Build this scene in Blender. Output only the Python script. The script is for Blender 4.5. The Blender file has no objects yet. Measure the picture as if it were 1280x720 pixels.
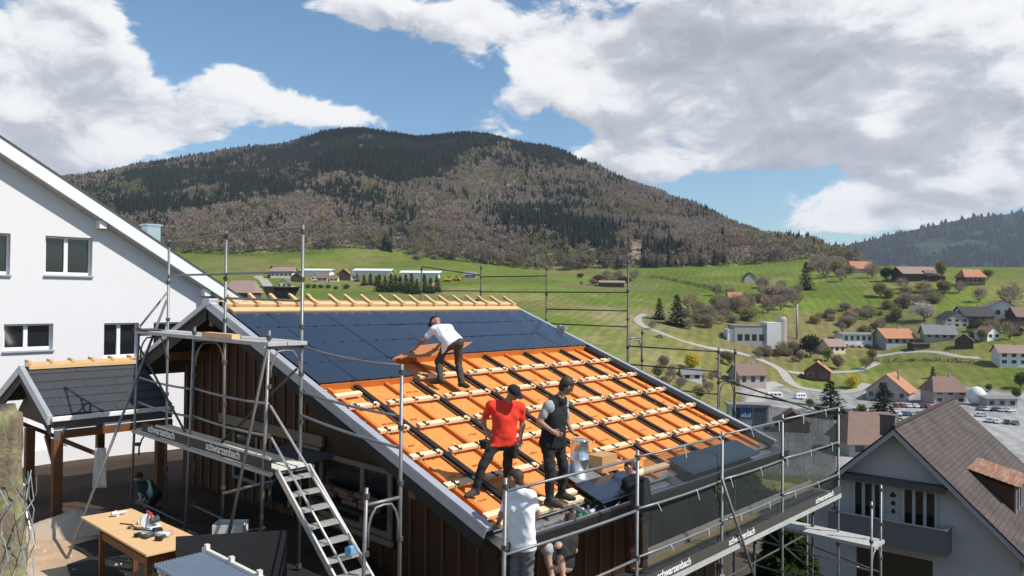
import bpy, bmesh, math, random
import numpy as np
from mathutils import Vector, Matrix

S = bpy.context.scene
COL = S.collection
rnd = random.Random(7)
RAD = math.radians

# ------------------------------------------------------------------ camera, sky, sun, exposure
FOC, PITCH, ROLL, YAW, SLOPE = 961.3, 0.011627, -0.009382, 0.751115, 0.346145
D0 = np.array([-0.30268, 10.35, 0.0])                 # near eave corner of the roof, seen from the camera
UX = np.array([math.sin(YAW), math.cos(YAW), 0.0]); VX = np.array([-UX[1], UX[0], 0.0])
CAM = Vector((-float(D0 @ UX), -float(D0 @ VX), 0.0))  # site frame: x along the ridge, y across it, z up
cp, sp, cr, sr = math.cos(PITCH), math.sin(PITCH), math.cos(ROLL), math.sin(ROLL)
RC = np.array([[1, 0, 0], [0, cp, -sp], [0, sp, cp]]) @ np.array([[cr, 0, sr], [0, 1, 0], [-sr, 0, cr]])
TOS = np.array([UX, VX, [0, 0, 1.0]])
RS = TOS @ RC                                          # camera axes in the site frame
FWD = np.array([math.cos(YAW), math.sin(YAW)]); RGT = np.array([math.sin(YAW), -math.cos(YAW)])

cd = bpy.data.cameras.new('camera'); cam = bpy.data.objects.new('camera', cd); COL.objects.link(cam)
cd.sensor_width = 36.0; cd.lens = 36.0 * FOC / 1280.0; cd.clip_start = 0.1; cd.clip_end = 30000
right, fw, up = RS[:, 0], RS[:, 1], RS[:, 2]
cam.matrix_world = Matrix(((right[0], up[0], -fw[0], CAM.x), (right[1], up[1], -fw[1], CAM.y), (right[2], up[2], -fw[2], CAM.z), (0, 0, 0, 1)))
S.camera = cam
S.view_settings.view_transform = 'Standard'; S.view_settings.look = 'None'
S.view_settings.exposure = 0.12; S.view_settings.gamma = 1.0

def ray(px, py):
    return RS @ np.array([(px - 640.0) / FOC, 1.0, -(py - 360.0) / FOC])

SUN_AZ, SUN_EL = RAD(-67), RAD(48)                     # azimuth from +x towards +y
sdir = Vector((math.cos(SUN_AZ) * math.cos(SUN_EL), math.sin(SUN_AZ) * math.cos(SUN_EL), math.sin(SUN_EL)))
sl = bpy.data.lights.new('sun', 'SUN'); sl.energy = 5.0; sl.angle = RAD(0.53); sl.color = (1.0, 0.955, 0.89)
so = bpy.data.objects.new('sun', sl); COL.objects.link(so); so.rotation_euler = (-sdir).to_track_quat('-Z', 'Y').to_euler()

W = bpy.data.worlds.new('World'); S.world = W; W.use_nodes = True
def build_sky():
    nt = W.node_tree; N = nt.nodes; L = nt.links; N.clear()
    def nd(t, **k):
        n = N.new(t)
        for a, b in k.items(): setattr(n, a, b)
        return n
    def math_(op, a, b=None, c=None, clamp=False):
        n = nd('ShaderNodeMath', operation=op, use_clamp=clamp)
        for i, v in enumerate((a, b, c)):
            if v is None: continue
            if isinstance(v, (int, float)): n.inputs[i].default_value = v
            else: L.new(v, n.inputs[i])
        return n.outputs[0]
    sky = nd('ShaderNodeTexSky', sky_type='NISHITA', sun_disc=False)
    sky.sun_elevation = SUN_EL; sky.sun_rotation = math.pi / 2 - SUN_AZ
    sky.altitude = 700; sky.air_density = 1.15; sky.dust_density = 0.6; sky.ozone_density = 1.6
    tc = nd('ShaderNodeTexCoord'); sep = nd('ShaderNodeSeparateXYZ'); L.new(tc.outputs['Generated'], sep.inputs[0])
    x, y, z = sep.outputs
    fx = math_('ADD', math_('MULTIPLY', x, float(FWD[0])), math_('MULTIPLY', y, float(FWD[1])))
    rx = math_('ADD', math_('MULTIPLY', x, float(RGT[0])), math_('MULTIPLY', y, float(RGT[1])))
    az = math_('ARCTAN2', rx, fx); el = math_('ARCSINE', z)
    # cloud field: a node group so that it can be sampled twice (once towards the sun)
    g = bpy.data.node_groups.new('cloud_field', 'ShaderNodeTree')
    g.interface.new_socket('P', in_out='INPUT', socket_type='NodeSocketVector')
    g.interface.new_socket('F', in_out='OUTPUT', socket_type='NodeSocketFloat')
    gi = g.nodes.new('NodeGroupInput'); go = g.nodes.new('NodeGroupOutput')
    def gm(op, a, b=None):
        n = g.nodes.new('ShaderNodeMath'); n.operation = op
        for i, v in enumerate((a, b)):
            if v is None: continue
            if isinstance(v, (int, float)): n.inputs[i].default_value = v
            else: g.links.new(v, n.inputs[i])
        return n.outputs[0]
    def gv(op, a, b):
        n = g.nodes.new('ShaderNodeVectorMath'); n.operation = op
        g.links.new(a, n.inputs[0])
        if isinstance(b, tuple): n.inputs[1].default_value = b
        else: g.links.new(b, n.inputs[1])
        return n.outputs
    P = gi.outputs[0]
    # (centre x, y and radii as angles read off at 961 px per unit, amplitude)
    blobs = [(30,45,120,80,.85),(110,45,60,55,.75),(50,150,90,55,.75),(175,128,75,34,.7),(120,190,70,32,.65),(20,220,60,60,.7),
             (292,95,40,32,.75),(325,132,66,28,.75),(400,138,50,20,.65),(450,150,45,14,.45),(262,165,36,24,.25),
             (430,8,60,20,.55),(520,18,80,28,.7),(600,45,60,36,.65),(680,85,60,30,.75),(755,110,60,36,.75),(800,45,120,60,.8),(960,60,150,80,.85),
             (890,150,130,44,.75),(1100,60,150,100,.8),(1230,110,100,110,.85),(1060,165,140,34,.7),(1190,225,110,50,.75),(755,198,70,30,.6),(830,215,60,18,.3),
             (636,152,46,28,.55),(1050,246,70,17,.75),(1060,282,100,20,.75),(930,195,60,20,.6),
             (480,85,95,36,-.5),(330,40,80,40,-.5),(920,236,55,18,-.45),(690,165,45,16,-.35),(545,115,50,30,-.2),(225,35,34,50,-.35),(960,262,40,12,-.3)]
    tot = None
    for bx, by, ra, rb, amp in blobs:
        d = RS @ np.array([(bx - 640) / FOC, 1, -(by - 360) / FOC]); d = d / np.linalg.norm(d)
        a0 = math.atan2(d[:2] @ RGT, d[:2] @ FWD); e0 = math.asin(d[2])
        k = math.cos(math.atan((bx - 640) / FOC)) ** 2
        sub = gv('SUBTRACT', P, (a0, e0, 0))[0]
        mul = gv('MULTIPLY', sub, (FOC / (ra * k), FOC / (rb * math.sqrt(k)), 0))[0]
        dt = gv('DOT_PRODUCT', mul, mul)['Value']
        ex = gm('MULTIPLY', gm('POWER', 2.7183, gm('MULTIPLY', dt, -0.8)), amp)
        tot = ex if tot is None else gm('ADD', tot, ex)
    tot = gm('MULTIPLY', gm('MINIMUM', tot, 1.0), .88)
    # overcast-ish patches outside the part of the sky the photograph shows
    mp = gv('MULTIPLY', P, (1.0, 1.75, 1.0))[0]
    n0 = g.nodes.new('ShaderNodeTexNoise'); n0.inputs['Scale'].default_value = 2.2; n0.inputs['Detail'].default_value = 3; g.links.new(mp, n0.inputs['Vector'])
    n1 = g.nodes.new('ShaderNodeTexNoise'); n1.inputs['Scale'].default_value = 10.5; n1.inputs['Detail'].default_value = 13; n1.inputs['Roughness'].default_value = .60
    n1.inputs['Distortion'].default_value = .35
    g.links.new(mp, n1.inputs['Vector'])
    sx = g.nodes.new('ShaderNodeSeparateXYZ'); g.links.new(P, sx.inputs[0])
    aa = gm('ABSOLUTE', sx.outputs[0])
    out = gm('MAXIMUM', gm('MULTIPLY', gm('SUBTRACT', aa, 0.62), 4.0), gm('MULTIPLY', gm('SUBTRACT', sx.outputs[1], 0.36), 5.0))
    out = gm('MINIMUM', gm('MAXIMUM', out, 0.0), 1.0)
    far = gm('MULTIPLY', out, gm('ADD', gm('MULTIPLY', n0.outputs['Fac'], 2.6), -1.15))
    tot = gm('ADD', tot, far)
    F = gm('ADD', tot, gm('MULTIPLY', gm('SUBTRACT', n1.outputs['Fac'], 0.5), 1.9))
    g.links.new(F, go.inputs[0])
    cmb = nd('ShaderNodeCombineXYZ'); L.new(az, cmb.inputs[0]); L.new(el, cmb.inputs[1])
    g1 = nd('ShaderNodeGroup'); g1.node_tree = g; L.new(cmb.outputs[0], g1.inputs[0])
    off = nd('ShaderNodeVectorMath', operation='ADD'); L.new(cmb.outputs[0], off.inputs[0]); off.inputs[1].default_value = (0.006, 0.016, 0)
    g2 = nd('ShaderNodeGroup'); g2.node_tree = g; L.new(off.outputs[0], g2.inputs[0])
    dens = nd('ShaderNodeMapRange', interpolation_type='SMOOTHSTEP'); L.new(g1.outputs[0], dens.inputs[0])
    dens.inputs[1].default_value = 0.34; dens.inputs[2].default_value = 0.58
    # lit where the field falls off towards the sun, grey in the thick of it and at the bases
    df = math_('SUBTRACT', g1.outputs[0], g2.outputs[0])
    mp2 = nd('ShaderNodeVectorMath', operation='MULTIPLY'); L.new(cmb.outputs[0], mp2.inputs[0]); mp2.inputs[1].default_value = (1, 2.2, 1)
    n2 = nd('ShaderNodeTexNoise'); n2.inputs['Scale'].default_value = 6; n2.inputs['Detail'].default_value = 5; n2.inputs['Roughness'].default_value = .45; L.new(mp2.outputs[0], n2.inputs['Vector'])
    thick = nd('ShaderNodeMapRange'); L.new(g1.outputs[0], thick.inputs[0])
    thick.inputs[1].default_value = .45; thick.inputs[2].default_value = 1.15; thick.inputs[3].default_value = .16; thick.inputs[4].default_value = -.10
    tone = None      # which clouds stand in the light and which show their grey undersides
    for bx, by, ra, rb, amp in ((860,55,130,50,-.42),(960,95,90,40,-.18),(1210,165,80,50,-.30),(980,185,110,30,-.22),(1120,200,110,24,-.12),(760,150,70,30,-.12),(640,25,50,20,-.15),(690,82,50,26,.42),(745,112,46,26,.34),(610,40,44,24,.2),
            (1098,160,24,18,.4),(1050,243,60,14,.42),(1225,205,30,24,.4),(1060,285,90,12,.25),(1110,60,90,50,.12),(50,35,80,40,.14),(22,128,34,18,.45),(150,180,50,22,.35),(170,40,30,30,.2),(120,112,60,22,-.2),(50,185,50,26,-.28),(110,75,50,18,-.12),(295,92,34,26,.3),(320,135,60,22,.18),(405,138,44,16,.22),(200,140,40,18,-.08)):
        d = RS @ np.array([(bx - 640) / FOC, 1, -(by - 360) / FOC]); d = d / np.linalg.norm(d); a0 = math.atan2(d[:2] @ RGT, d[:2] @ FWD); e0 = math.asin(d[2]); k = math.cos(math.atan((bx - 640) / FOC)) ** 2
        dx = math_('MULTIPLY', math_('SUBTRACT', az, a0), FOC / (ra * k)); dy = math_('MULTIPLY', math_('SUBTRACT', el, e0), FOC / (rb * math.sqrt(k)))
        q = math_('MULTIPLY', math_('POWER', 2.7183, math_('MULTIPLY', math_('ADD', math_('MULTIPLY', dx, dx), math_('MULTIPLY', dy, dy)), -.8)), amp * (1.5 if amp > 0 else 1.05))
        tone = q if tone is None else math_('ADD', tone, q)
    lit = math_('ADD', math_('ADD', math_('ADD', .55, math_('MULTIPLY', df, .95)), math_('MULTIPLY', math_('SUBTRACT', n2.outputs['Fac'], .5), 1.25)), math_('ADD', thick.outputs[0], tone), clamp=True)
    cr_ = nd('ShaderNodeValToRGB'); e = cr_.color_ramp.elements
    e[0].position = 0.05; e[0].color = (.40, .435, .50, 1); e[1].position = .97; e[1].color = (.96, .96, .96, 1)
    m = e.new(.42); m.color = (.55, .58, .64, 1); m = e.new(.72); m.color = (.86, .87, .90, 1)
    L.new(lit, cr_.inputs[0])
    tn = nd('ShaderNodeVectorMath', operation='MULTIPLY'); L.new(sky.outputs[0], tn.inputs[0]); tn.inputs[1].default_value = (.80, 1.0, 1.10)
    b1 = nd('ShaderNodeBackground'); b1.inputs[1].default_value = 0.112; L.new(tn.outputs[0], b1.inputs[0])
    b2 = nd('ShaderNodeBackground'); b2.inputs[1].default_value = 0.95; L.new(cr_.outputs[0], b2.inputs[0])
    mx = nd('ShaderNodeMixShader'); L.new(dens.outputs[0], mx.inputs[0]); L.new(b1.outputs[0], mx.inputs[1]); L.new(b2.outputs[0], mx.inputs[2])
    o = nd('ShaderNodeOutputWorld'); L.new(mx.outputs[0], o.inputs[0])
build_sky()

# ------------------------------------------------------------------ helpers
def tag(o, label=None, cat=None, group=None, kind=None):
    if label: o['label'] = label
    if cat: o['category'] = cat
    if group: o['group'] = group
    if kind: o['kind'] = kind
    return o
def root(name, label, cat, loc=(0, 0, 0), group=None, rz=0.0):
    o = bpy.data.objects.new(name, None); COL.objects.link(o); o.location = loc; o.rotation_euler = (0, 0, rz); o.empty_display_size = .3
    return tag(o, label, cat, group)
def wloc(o):
    v = Vector((0, 0, 0))
    while o is not None:
        v += o.location; o = o.parent
    return v
class MB:
    """collects faces; build() links them as one mesh object"""
    def __init__(s): s.v = []; s.f = []; s.mi = []; s.m = 0
    def face(s, *idx): s.f.append(idx); s.mi.append(s.m)
    def pts(s, ps):
        b = len(s.v); s.v.extend([tuple(p) for p in ps]); return b
    def quad(s, a, b, c, d):
        i = s.pts((a, b, c, d)); s.face(i, i + 1, i + 2, i + 3); return s
    def poly(s, ps):
        i = s.pts(ps); s.face(*range(i, i + len(ps))); return s
    def hexa(s, p):      # 8 corners: bottom ring then top ring
        i = s.pts(p)
        for q in ((3, 2, 1, 0), (4, 5, 6, 7), (0, 1, 5, 4), (1, 2, 6, 5), (2, 3, 7, 6), (3, 0, 4, 7)): s.face(*[i + k for k in q])
        return s
    def box(s, x0, x1, y0, y1, z0, z1):
        return s.hexa(((x0, y0, z0), (x1, y0, z0), (x1, y1, z0), (x0, y1, z0), (x0, y0, z1), (x1, y0, z1), (x1, y1, z1), (x0, y1, z1)))
    def beam(s, p, q, w, h, upv=(0, 0, 1), off=0.0):   # w across, h along upv
        p, q = Vector(p), Vector(q); d = (q - p).normalized(); u = Vector(upv); sd = d.cross(u)
        if sd.length < 1e-5: sd = d.cross(Vector((1, 0, 0)))
        sd.normalize(); u = sd.cross(d).normalized()
        a, b = sd * w / 2, u * h / 2; p = p + u * off; q = q + u * off
        return s.hexa((p - a - b, p + a - b, q + a - b, q - a - b, p - a + b, p + a + b, q + a + b, q - a + b))
    def tube(s, pts, r, n=8, cap=True):
        pts = [Vector(p) for p in pts]; rs = r if isinstance(r, (list, tuple)) else [r] * len(pts); rings = []
        ref = None
        for i, p in enumerate(pts):
            d = (pts[min(i + 1, len(pts) - 1)] - pts[max(i - 1, 0)]).normalized()
            if ref is None:
                ref = d.cross(Vector((0, 0, 1)))
                if ref.length < 1e-4: ref = Vector((1, 0, 0))
            a = (ref - d * ref.dot(d)).normalized(); b = d.cross(a); ref = a
            rings.append(s.pts([p + (a * math.cos(t) + b * math.sin(t)) * rs[i] for t in [2 * math.pi * k / n for k in range(n)]]))
        for i in range(len(rings) - 1):
            for k in range(n):
                s.face(rings[i] + k, rings[i] + (k + 1) % n, rings[i + 1] + (k + 1) % n, rings[i + 1] + k)
        if cap: s.face(*[rings[0] + k for k in reversed(range(n))]); s.face(*[rings[-1] + k for k in range(n)])
        return s
    def prism(s, ps, vec):
        v = Vector(vec); n = len(ps); i = s.pts(ps); j = s.pts([Vector(p) + v for p in ps])
        s.face(*[i + k for k in reversed(range(n))]); s.face(*[j + k for k in range(n)])
        for k in range(n): s.face(i + k, i + (k + 1) % n, j + (k + 1) % n, j + k)
        return s
    def lathe(s, prof, c=(0, 0, 0), n=16, cap=True):
        rings = [s.pts([(c[0] + r * math.cos(2 * math.pi * k / n), c[1] + r * math.sin(2 * math.pi * k / n), c[2] + z) for k in range(n)]) for r, z in prof]
        for i in range(len(rings) - 1):
            for k in range(n): s.face(rings[i] + k, rings[i] + (k + 1) % n, rings[i + 1] + (k + 1) % n, rings[i + 1] + k)
        if cap: s.face(*[rings[0] + k for k in reversed(range(n))]); s.face(*[rings[-1] + k for k in range(n)])
        return s
    def build(s, name, mat, parent=None, smooth=False, bevel=0.0, fix=True):
        me = bpy.data.meshes.new(name)
        o3 = wloc(parent) if parent is not None else Vector((0, 0, 0))
        me.from_pydata([(v[0] - o3.x, v[1] - o3.y, v[2] - o3.z) for v in s.v], [], s.f)
        for m in (mat if isinstance(mat, (list, tuple)) else [mat]): me.materials.append(m)
        if any(s.mi): me.polygons.foreach_set('material_index', s.mi)
        if fix:
            bm = bmesh.new(); bm.from_mesh(me); bmesh.ops.recalc_face_normals(bm, faces=bm.faces); bm.to_mesh(me); bm.free()
        if smooth: me.polygons.foreach_set('use_smooth', [True] * len(me.polygons))
        me.update()
        o = bpy.data.objects.new(name, me); COL.objects.link(o)
        if parent is not None: o.parent = parent
        if bevel:
            b = o.modifiers.new('bevel', 'BEVEL'); b.width = bevel; b.segments = 2; b.limit_method = 'ANGLE'
        return o
def copy_tree(o, parent=None):
    c = o.copy(); COL.objects.link(c); c.parent = parent
    for ch in list(o.children): copy_tree(ch, c)
    return c

MATS = {}
def mat(name, col, rough=.75, metal=0.0, var=.18, scale=4.0, bump=0.0, bscale=None, spec=.4, attr=None, stretch=None, coat=0.0, col2=None, detail=6):
    """procedural material: base colour broken up by fractal noise, optional bump and a second stain colour"""
    if name in MATS: return MATS[name]
    m = bpy.data.materials.new(name); m.use_nodes = True; nt = m.node_tree; N, L = nt.nodes, nt.links
    b = N['Principled BSDF']; b.inputs['Roughness'].default_value = rough; b.inputs['Metallic'].default_value = metal
    b.inputs['Specular IOR Level'].default_value = spec; b.inputs['Coat Weight'].default_value = coat
    tc = N.new('ShaderNodeTexCoord'); src = tc.outputs['Object']
    if stretch:
        mp = N.new('ShaderNodeMapping'); mp.inputs['Scale'].default_value = stretch; L.new(src, mp.inputs[0]); src = mp.outputs[0]
    n = N.new('ShaderNodeTexNoise'); n.inputs['Scale'].default_value = scale; n.inputs['Detail'].default_value = detail; n.inputs['Roughness'].default_value = .62; L.new(src, n.inputs['Vector'])
    if attr:
        a = N.new('ShaderNodeVertexColor'); a.layer_name = attr; base = a.outputs[0]
    else:
        r = N.new('ShaderNodeRGB'); r.outputs[0].default_value = (*col, 1); base = r.outputs[0]
    if col2:
        mp = N.new('ShaderNodeMapRange'); mp.inputs[1].default_value = .45; mp.inputs[2].default_value = .68; L.new(n.outputs['Fac'], mp.inputs[0])
        mx = N.new('ShaderNodeMix'); mx.data_type = 'RGBA'; L.new(mp.outputs[0], mx.inputs[0]); L.new(base, mx.inputs[6]); mx.inputs[7].default_value = (*col2, 1); base = mx.outputs[2]
    mr = N.new('ShaderNodeMapRange'); mr.inputs[1].default_value = .25; mr.inputs[2].default_value = .75; mr.inputs[3].default_value = 1 - var; mr.inputs[4].default_value = 1 + var
    n3 = N.new('ShaderNodeTexNoise'); n3.inputs['Scale'].default_value = scale * 5.3; n3.inputs['Detail'].default_value = 4; L.new(src, n3.inputs['Vector'])
    av = N.new('ShaderNodeMath'); av.operation = 'MULTIPLY_ADD'; av.inputs[1].default_value = .5
    hf = N.new('ShaderNodeMath'); hf.operation = 'MULTIPLY'; hf.inputs[1].default_value = .5; L.new(n3.outputs['Fac'], hf.inputs[0])
    L.new(n.outputs['Fac'], av.inputs[0]); L.new(hf.outputs[0], av.inputs[2]); L.new(av.outputs[0], mr.inputs[0])
    vm = N.new('ShaderNodeVectorMath'); vm.operation = 'SCALE'; L.new(base, vm.inputs[0]); L.new(mr.outputs[0], vm.inputs['Scale'])
    L.new(vm.outputs[0], b.inputs['Base Color'])
    rr = N.new('ShaderNodeMapRange'); rr.inputs[3].default_value = max(0.02, rough - .08); rr.inputs[4].default_value = min(1, rough + .1); L.new(n.outputs['Fac'], rr.inputs[0]); L.new(rr.outputs[0], b.inputs['Roughness'])
    if bump:
        bn = N.new('ShaderNodeTexNoise'); bn.inputs['Scale'].default_value = bscale or scale * 6; bn.inputs['Detail'].default_value = 5; L.new(src, bn.inputs['Vector'])
        bp = N.new('ShaderNodeBump'); bp.inputs['Strength'].default_value = bump; bp.inputs['Distance'].default_value = .02; L.new(bn.outputs['Fac'], bp.inputs['Height']); L.new(bp.outputs[0], b.inputs['Normal'])
    MATS[name] = m
    return m

# numpy value noise
def _hash(ix, iy, seed):
    h = (ix.astype(np.int64) * 374761393 + iy.astype(np.int64) * 668265263 + seed * 974711) & 0x7fffffff
    h = ((h ^ (h >> 13)) * 1274126177) & 0x7fffffff
    return ((h ^ (h >> 16)) & 0xffff) / 65535.0
def vnoise(x, y, seed=0):
    ix, iy = np.floor(x), np.floor(y); fx, fy = x - ix, y - iy; fx = fx * fx * (3 - 2 * fx); fy = fy * fy * (3 - 2 * fy)
    a, b, c, d = _hash(ix, iy, seed), _hash(ix + 1, iy, seed), _hash(ix, iy + 1, seed), _hash(ix + 1, iy + 1, seed)
    return (a * (1 - fx) + b * fx) * (1 - fy) + (c * (1 - fx) + d * fx) * fy
def fbm(x, y, octs=4, seed=0):
    s, a, t = 0, 1.0, 0
    for o in range(octs):
        s = s + a * vnoise(x * 2 ** o, y * 2 ** o, seed + o * 17); t += a; a *= .5
    return s / t - .5
def sstep(a, b, x):
    t = np.clip((x - a) / (b - a), 0, 1); return t * t * (3 - 2 * t)

# ------------------------------------------------------------------ terrain
def hz(px):            # photograph row of the true horizon under column px
    return 371.2 + 0.0094 * (px - 640)
def zat(px, py, d): return (hz(px) - py) / FOC * d
TD = np.array([1, 4, 8, 12, 16, 20, 26, 34, 45, 60, 80, 130, 200, 260, 330, 400, 470, 560, 650, 750, 850.])
TC = np.array([-700, 0, 250, 430, 560, 700, 830, 920, 1010, 1100, 1200, 1290, 2100.])
TZ = np.array([
 [-4.3,-4.3,-4.25,-4.3,-4.5,-4.8,-5,-5.2,-5.5,-6,-7,-8,-8,-7,-5,-2,2,7,16,28,45],
 [-4.3,-4.3,-4.25,-4.3,-4.5,-4.8,-5,-5.2,-5.5,-6,-7,-8,-8,-7,-5,-2,2,7,16,28,45],
 [-4.3,-4.3,-4.25,-4.25,-4.4,-4.6,-5,-5.2,-5.5,-6,-7,-8,-8,-7,-5,-2,1.5,6,15,27,45],
 [-4.3,-4.3,-4.3,-4.3,-4.4,-4.7,-5,-5.6,-6.5,-8,-10,-12,-12,-11,-9,-5.5,-1.5,3,14,29,50],
 [-4.6,-4.7,-5,-5.2,-5.4,-5.8,-6.5,-7.5,-8.5,-10.5,-13,-17,-17,-15,-11,-7,-2,4.5,15,27,42],
 [-5,-6.4,-7,-7.2,-7.4,-7.8,-8.5,-9.5,-11,-14,-18,-25,-26,-24,-20,-14,-6.5,3,11,19,30],
 [-6,-7.2,-7.8,-8.0,-8.3,-8.8,-9.5,-10.7,-13,-17,-22,-31,-36,-36,-28,-18,-9.5,0,9,21,34],
 [-6,-7.4,-8,-8.4,-8.8,-9.4,-10.3,-12,-14.5,-19,-25,-36,-42,-42,-39,-26,-12,2,14,25,36],
 [-6,-7.4,-8,-8.6,-9.2,-10,-11.2,-13,-16,-21,-28,-39,-42,-42,-42,-33,-16,5,20,32,44],
 [-6,-7.4,-8.2,-9,-9.8,-10.8,-12.2,-14.5,-17,-22,-30,-41,-42.5,-42.5,-42,-34,-16,7,22,32,38],
 [-6,-7.4,-8.2,-9,-9.8,-10.8,-12.5,-15,-17.5,-23,-31,-42,-43,-43,-40,-24,-8,12,26,33,36],
 [-6,-7.4,-8.2,-9,-9.8,-10.8,-12.5,-15,-17.5,-23,-31,-42,-43,-43,-38,-20,-5,14,26,33,36],
 [-6,-7.4,-8.2,-9,-9.8,-10.8,-12.5,-15,-17.5,-23,-31,-42,-43,-43,-38,-20,-5,14,26,33,36]])
CRP = np.array([-700, -100, 100, 180, 240, 300, 360, 400, 455, 500, 520, 570, 610, 650, 700, 750, 800, 850, 900, 950, 1000, 1040, 1080, 1120, 1300, 2100.])
CRY = np.array([300, 245, 224, 204, 193, 184, 177, 166, 156, 166, 170, 162, 165, 179, 192, 211, 234, 250, 268, 290, 310, 326, 333, 334, 332, 332.])
CRD = np.array([1700, 1700, 1700, 1750, 1800, 1850, 1900, 1950, 2000, 1950, 1950, 1950, 1900, 1800, 1700, 1600, 1500, 1400, 1300, 1200, 1080, 980, 920, 900, 900, 900.])
RR = np.concatenate([[1.0, 2.0, 3.0], 4.0 * 1.0165 ** np.arange(0, 460)])
RR = RR[RR < 6000]
AZ = np.concatenate([np.linspace(-math.pi, -0.80, 90, endpoint=False), np.linspace(-.80, .80, 470, endpoint=False), np.linspace(.80, math.pi, 91)])
def table_height(phi, r):
    px = 640 + FOC * np.tan(np.clip(phi, -.95, .95)); d = r * np.maximum(np.cos(phi), .58)
    ci = np.clip(np.searchsorted(TC, px) - 1, 0, len(TC) - 2); ct = np.clip((px - TC[ci]) / (TC[ci + 1] - TC[ci]), 0, 1)
    ld = np.log(np.clip(d, 1, 850)); LT = np.log(TD)
    di = np.clip(np.searchsorted(LT, ld) - 1, 0, len(TD) - 2); dt = (np.exp(ld) - TD[di]) / (TD[di + 1] - TD[di])
    z = (TZ[ci, di] * (1 - dt) + TZ[ci, di + 1] * dt) * (1 - ct) + (TZ[ci + 1, di] * (1 - dt) + TZ[ci + 1, di + 1] * dt) * ct
    yC = np.interp(px, CRP, CRY) + 7; dC = np.interp(px, CRP, CRD); zC = (hz(px) - yC) / FOC * dC
    t = (d - 850) / (dC - 850); tt = np.clip(t, 0, 1)
    g = tt ** .92
    zm = z + (zC - z) * g
    zm = np.where(t > 1, zC - (d - dC) * .22, zm); zm = np.maximum(zm, -10)
    return np.where(d > 850, zm, z), px, d, t
PH, RG_ = np.meshgrid(AZ, RR, indexing='ij')
GZ, GPX, GD, GT = table_height(PH, RG_)
back = sstep(1.75, 2.9, np.abs(PH)); GZ = GZ * (1 - back) + (-5.5 - RG_ * .0) * back
for _ in range(3):     # soften the creases of the table
    g = GZ.copy(); g[1:-1] = (GZ[:-2] + 2 * GZ[1:-1] + GZ[2:]) / 4; GZ = g
    g = GZ.copy(); g[:, 1:-1] = (GZ[:, :-2] + 2 * GZ[:, 1:-1] + GZ[:, 2:]) / 4; GZ = g
GX = CAM.x + RG_ * (np.cos(PH) * FWD[0] + np.sin(PH) * RGT[0]); GY = CAM.y + RG_ * (np.cos(PH) * FWD[1] + np.sin(PH) * RGT[1])
mt = np.clip(GT, 0, 1)
GZ = GZ + fbm(GX / 260, GY / 260, 5, 3) * 95 * np.where(GT > 0, np.sqrt(np.clip(mt * (1 - mt) * 4, 0, 1)), 0)
GZ = GZ + fbm(GX / 70, GY / 70, 4, 9) * 5 * sstep(60, 400, RG_) + fbm(GX / 2.2, GY / 2.2, 4, 21) * .16 * (1 - sstep(20, 80, RG_))
def H(x, y):
    """ground height at a point of the site frame"""
    dx, dy = np.asarray(x, float) - CAM.x, np.asarray(y, float) - CAM.y
    d = dx * FWD[0] + dy * FWD[1]; s = dx * RGT[0] + dy * RGT[1]; r = np.hypot(d, s); p = np.arctan2(s, d)
    i = np.clip(np.searchsorted(AZ, p) - 1, 0, len(AZ) - 2); j = np.clip(np.searchsorted(RR, r) - 1, 0, len(RR) - 2)
    a = np.clip((p - AZ[i]) / (AZ[i + 1] - AZ[i]), 0, 1); b = np.clip((r - RR[j]) / (RR[j + 1] - RR[j]), 0, 1)
    return (GZ[i, j] * (1 - b) + GZ[i, j + 1] * b) * (1 - a) + (GZ[i + 1, j] * (1 - b) + GZ[i + 1, j + 1] * b) * a
def ground_at(px, py, d0=60, d1=1200):
    """where the line of sight through a photograph pixel first meets the ground"""
    r = ray(px, py); n = np.hypot(r[0], r[1]); t = np.exp(np.linspace(math.log(d0), math.log(d1), 1500)) / n
    x, y, z = CAM.x + r[0] * t, CAM.y + r[1] * t, r[2] * t
    hit = np.nonzero(z <= H(x, y))[0]
    k = hit[0] if len(hit) else len(t) - 1
    return float(x[k]), float(y[k]), float(H(x[k], y[k])), float(t[k])   # t = depth along the view
def at_depth(px, py, d):
    r = ray(px, py); return CAM.x + r[0] * d, CAM.y + r[1] * d, r[2] * d

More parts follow.
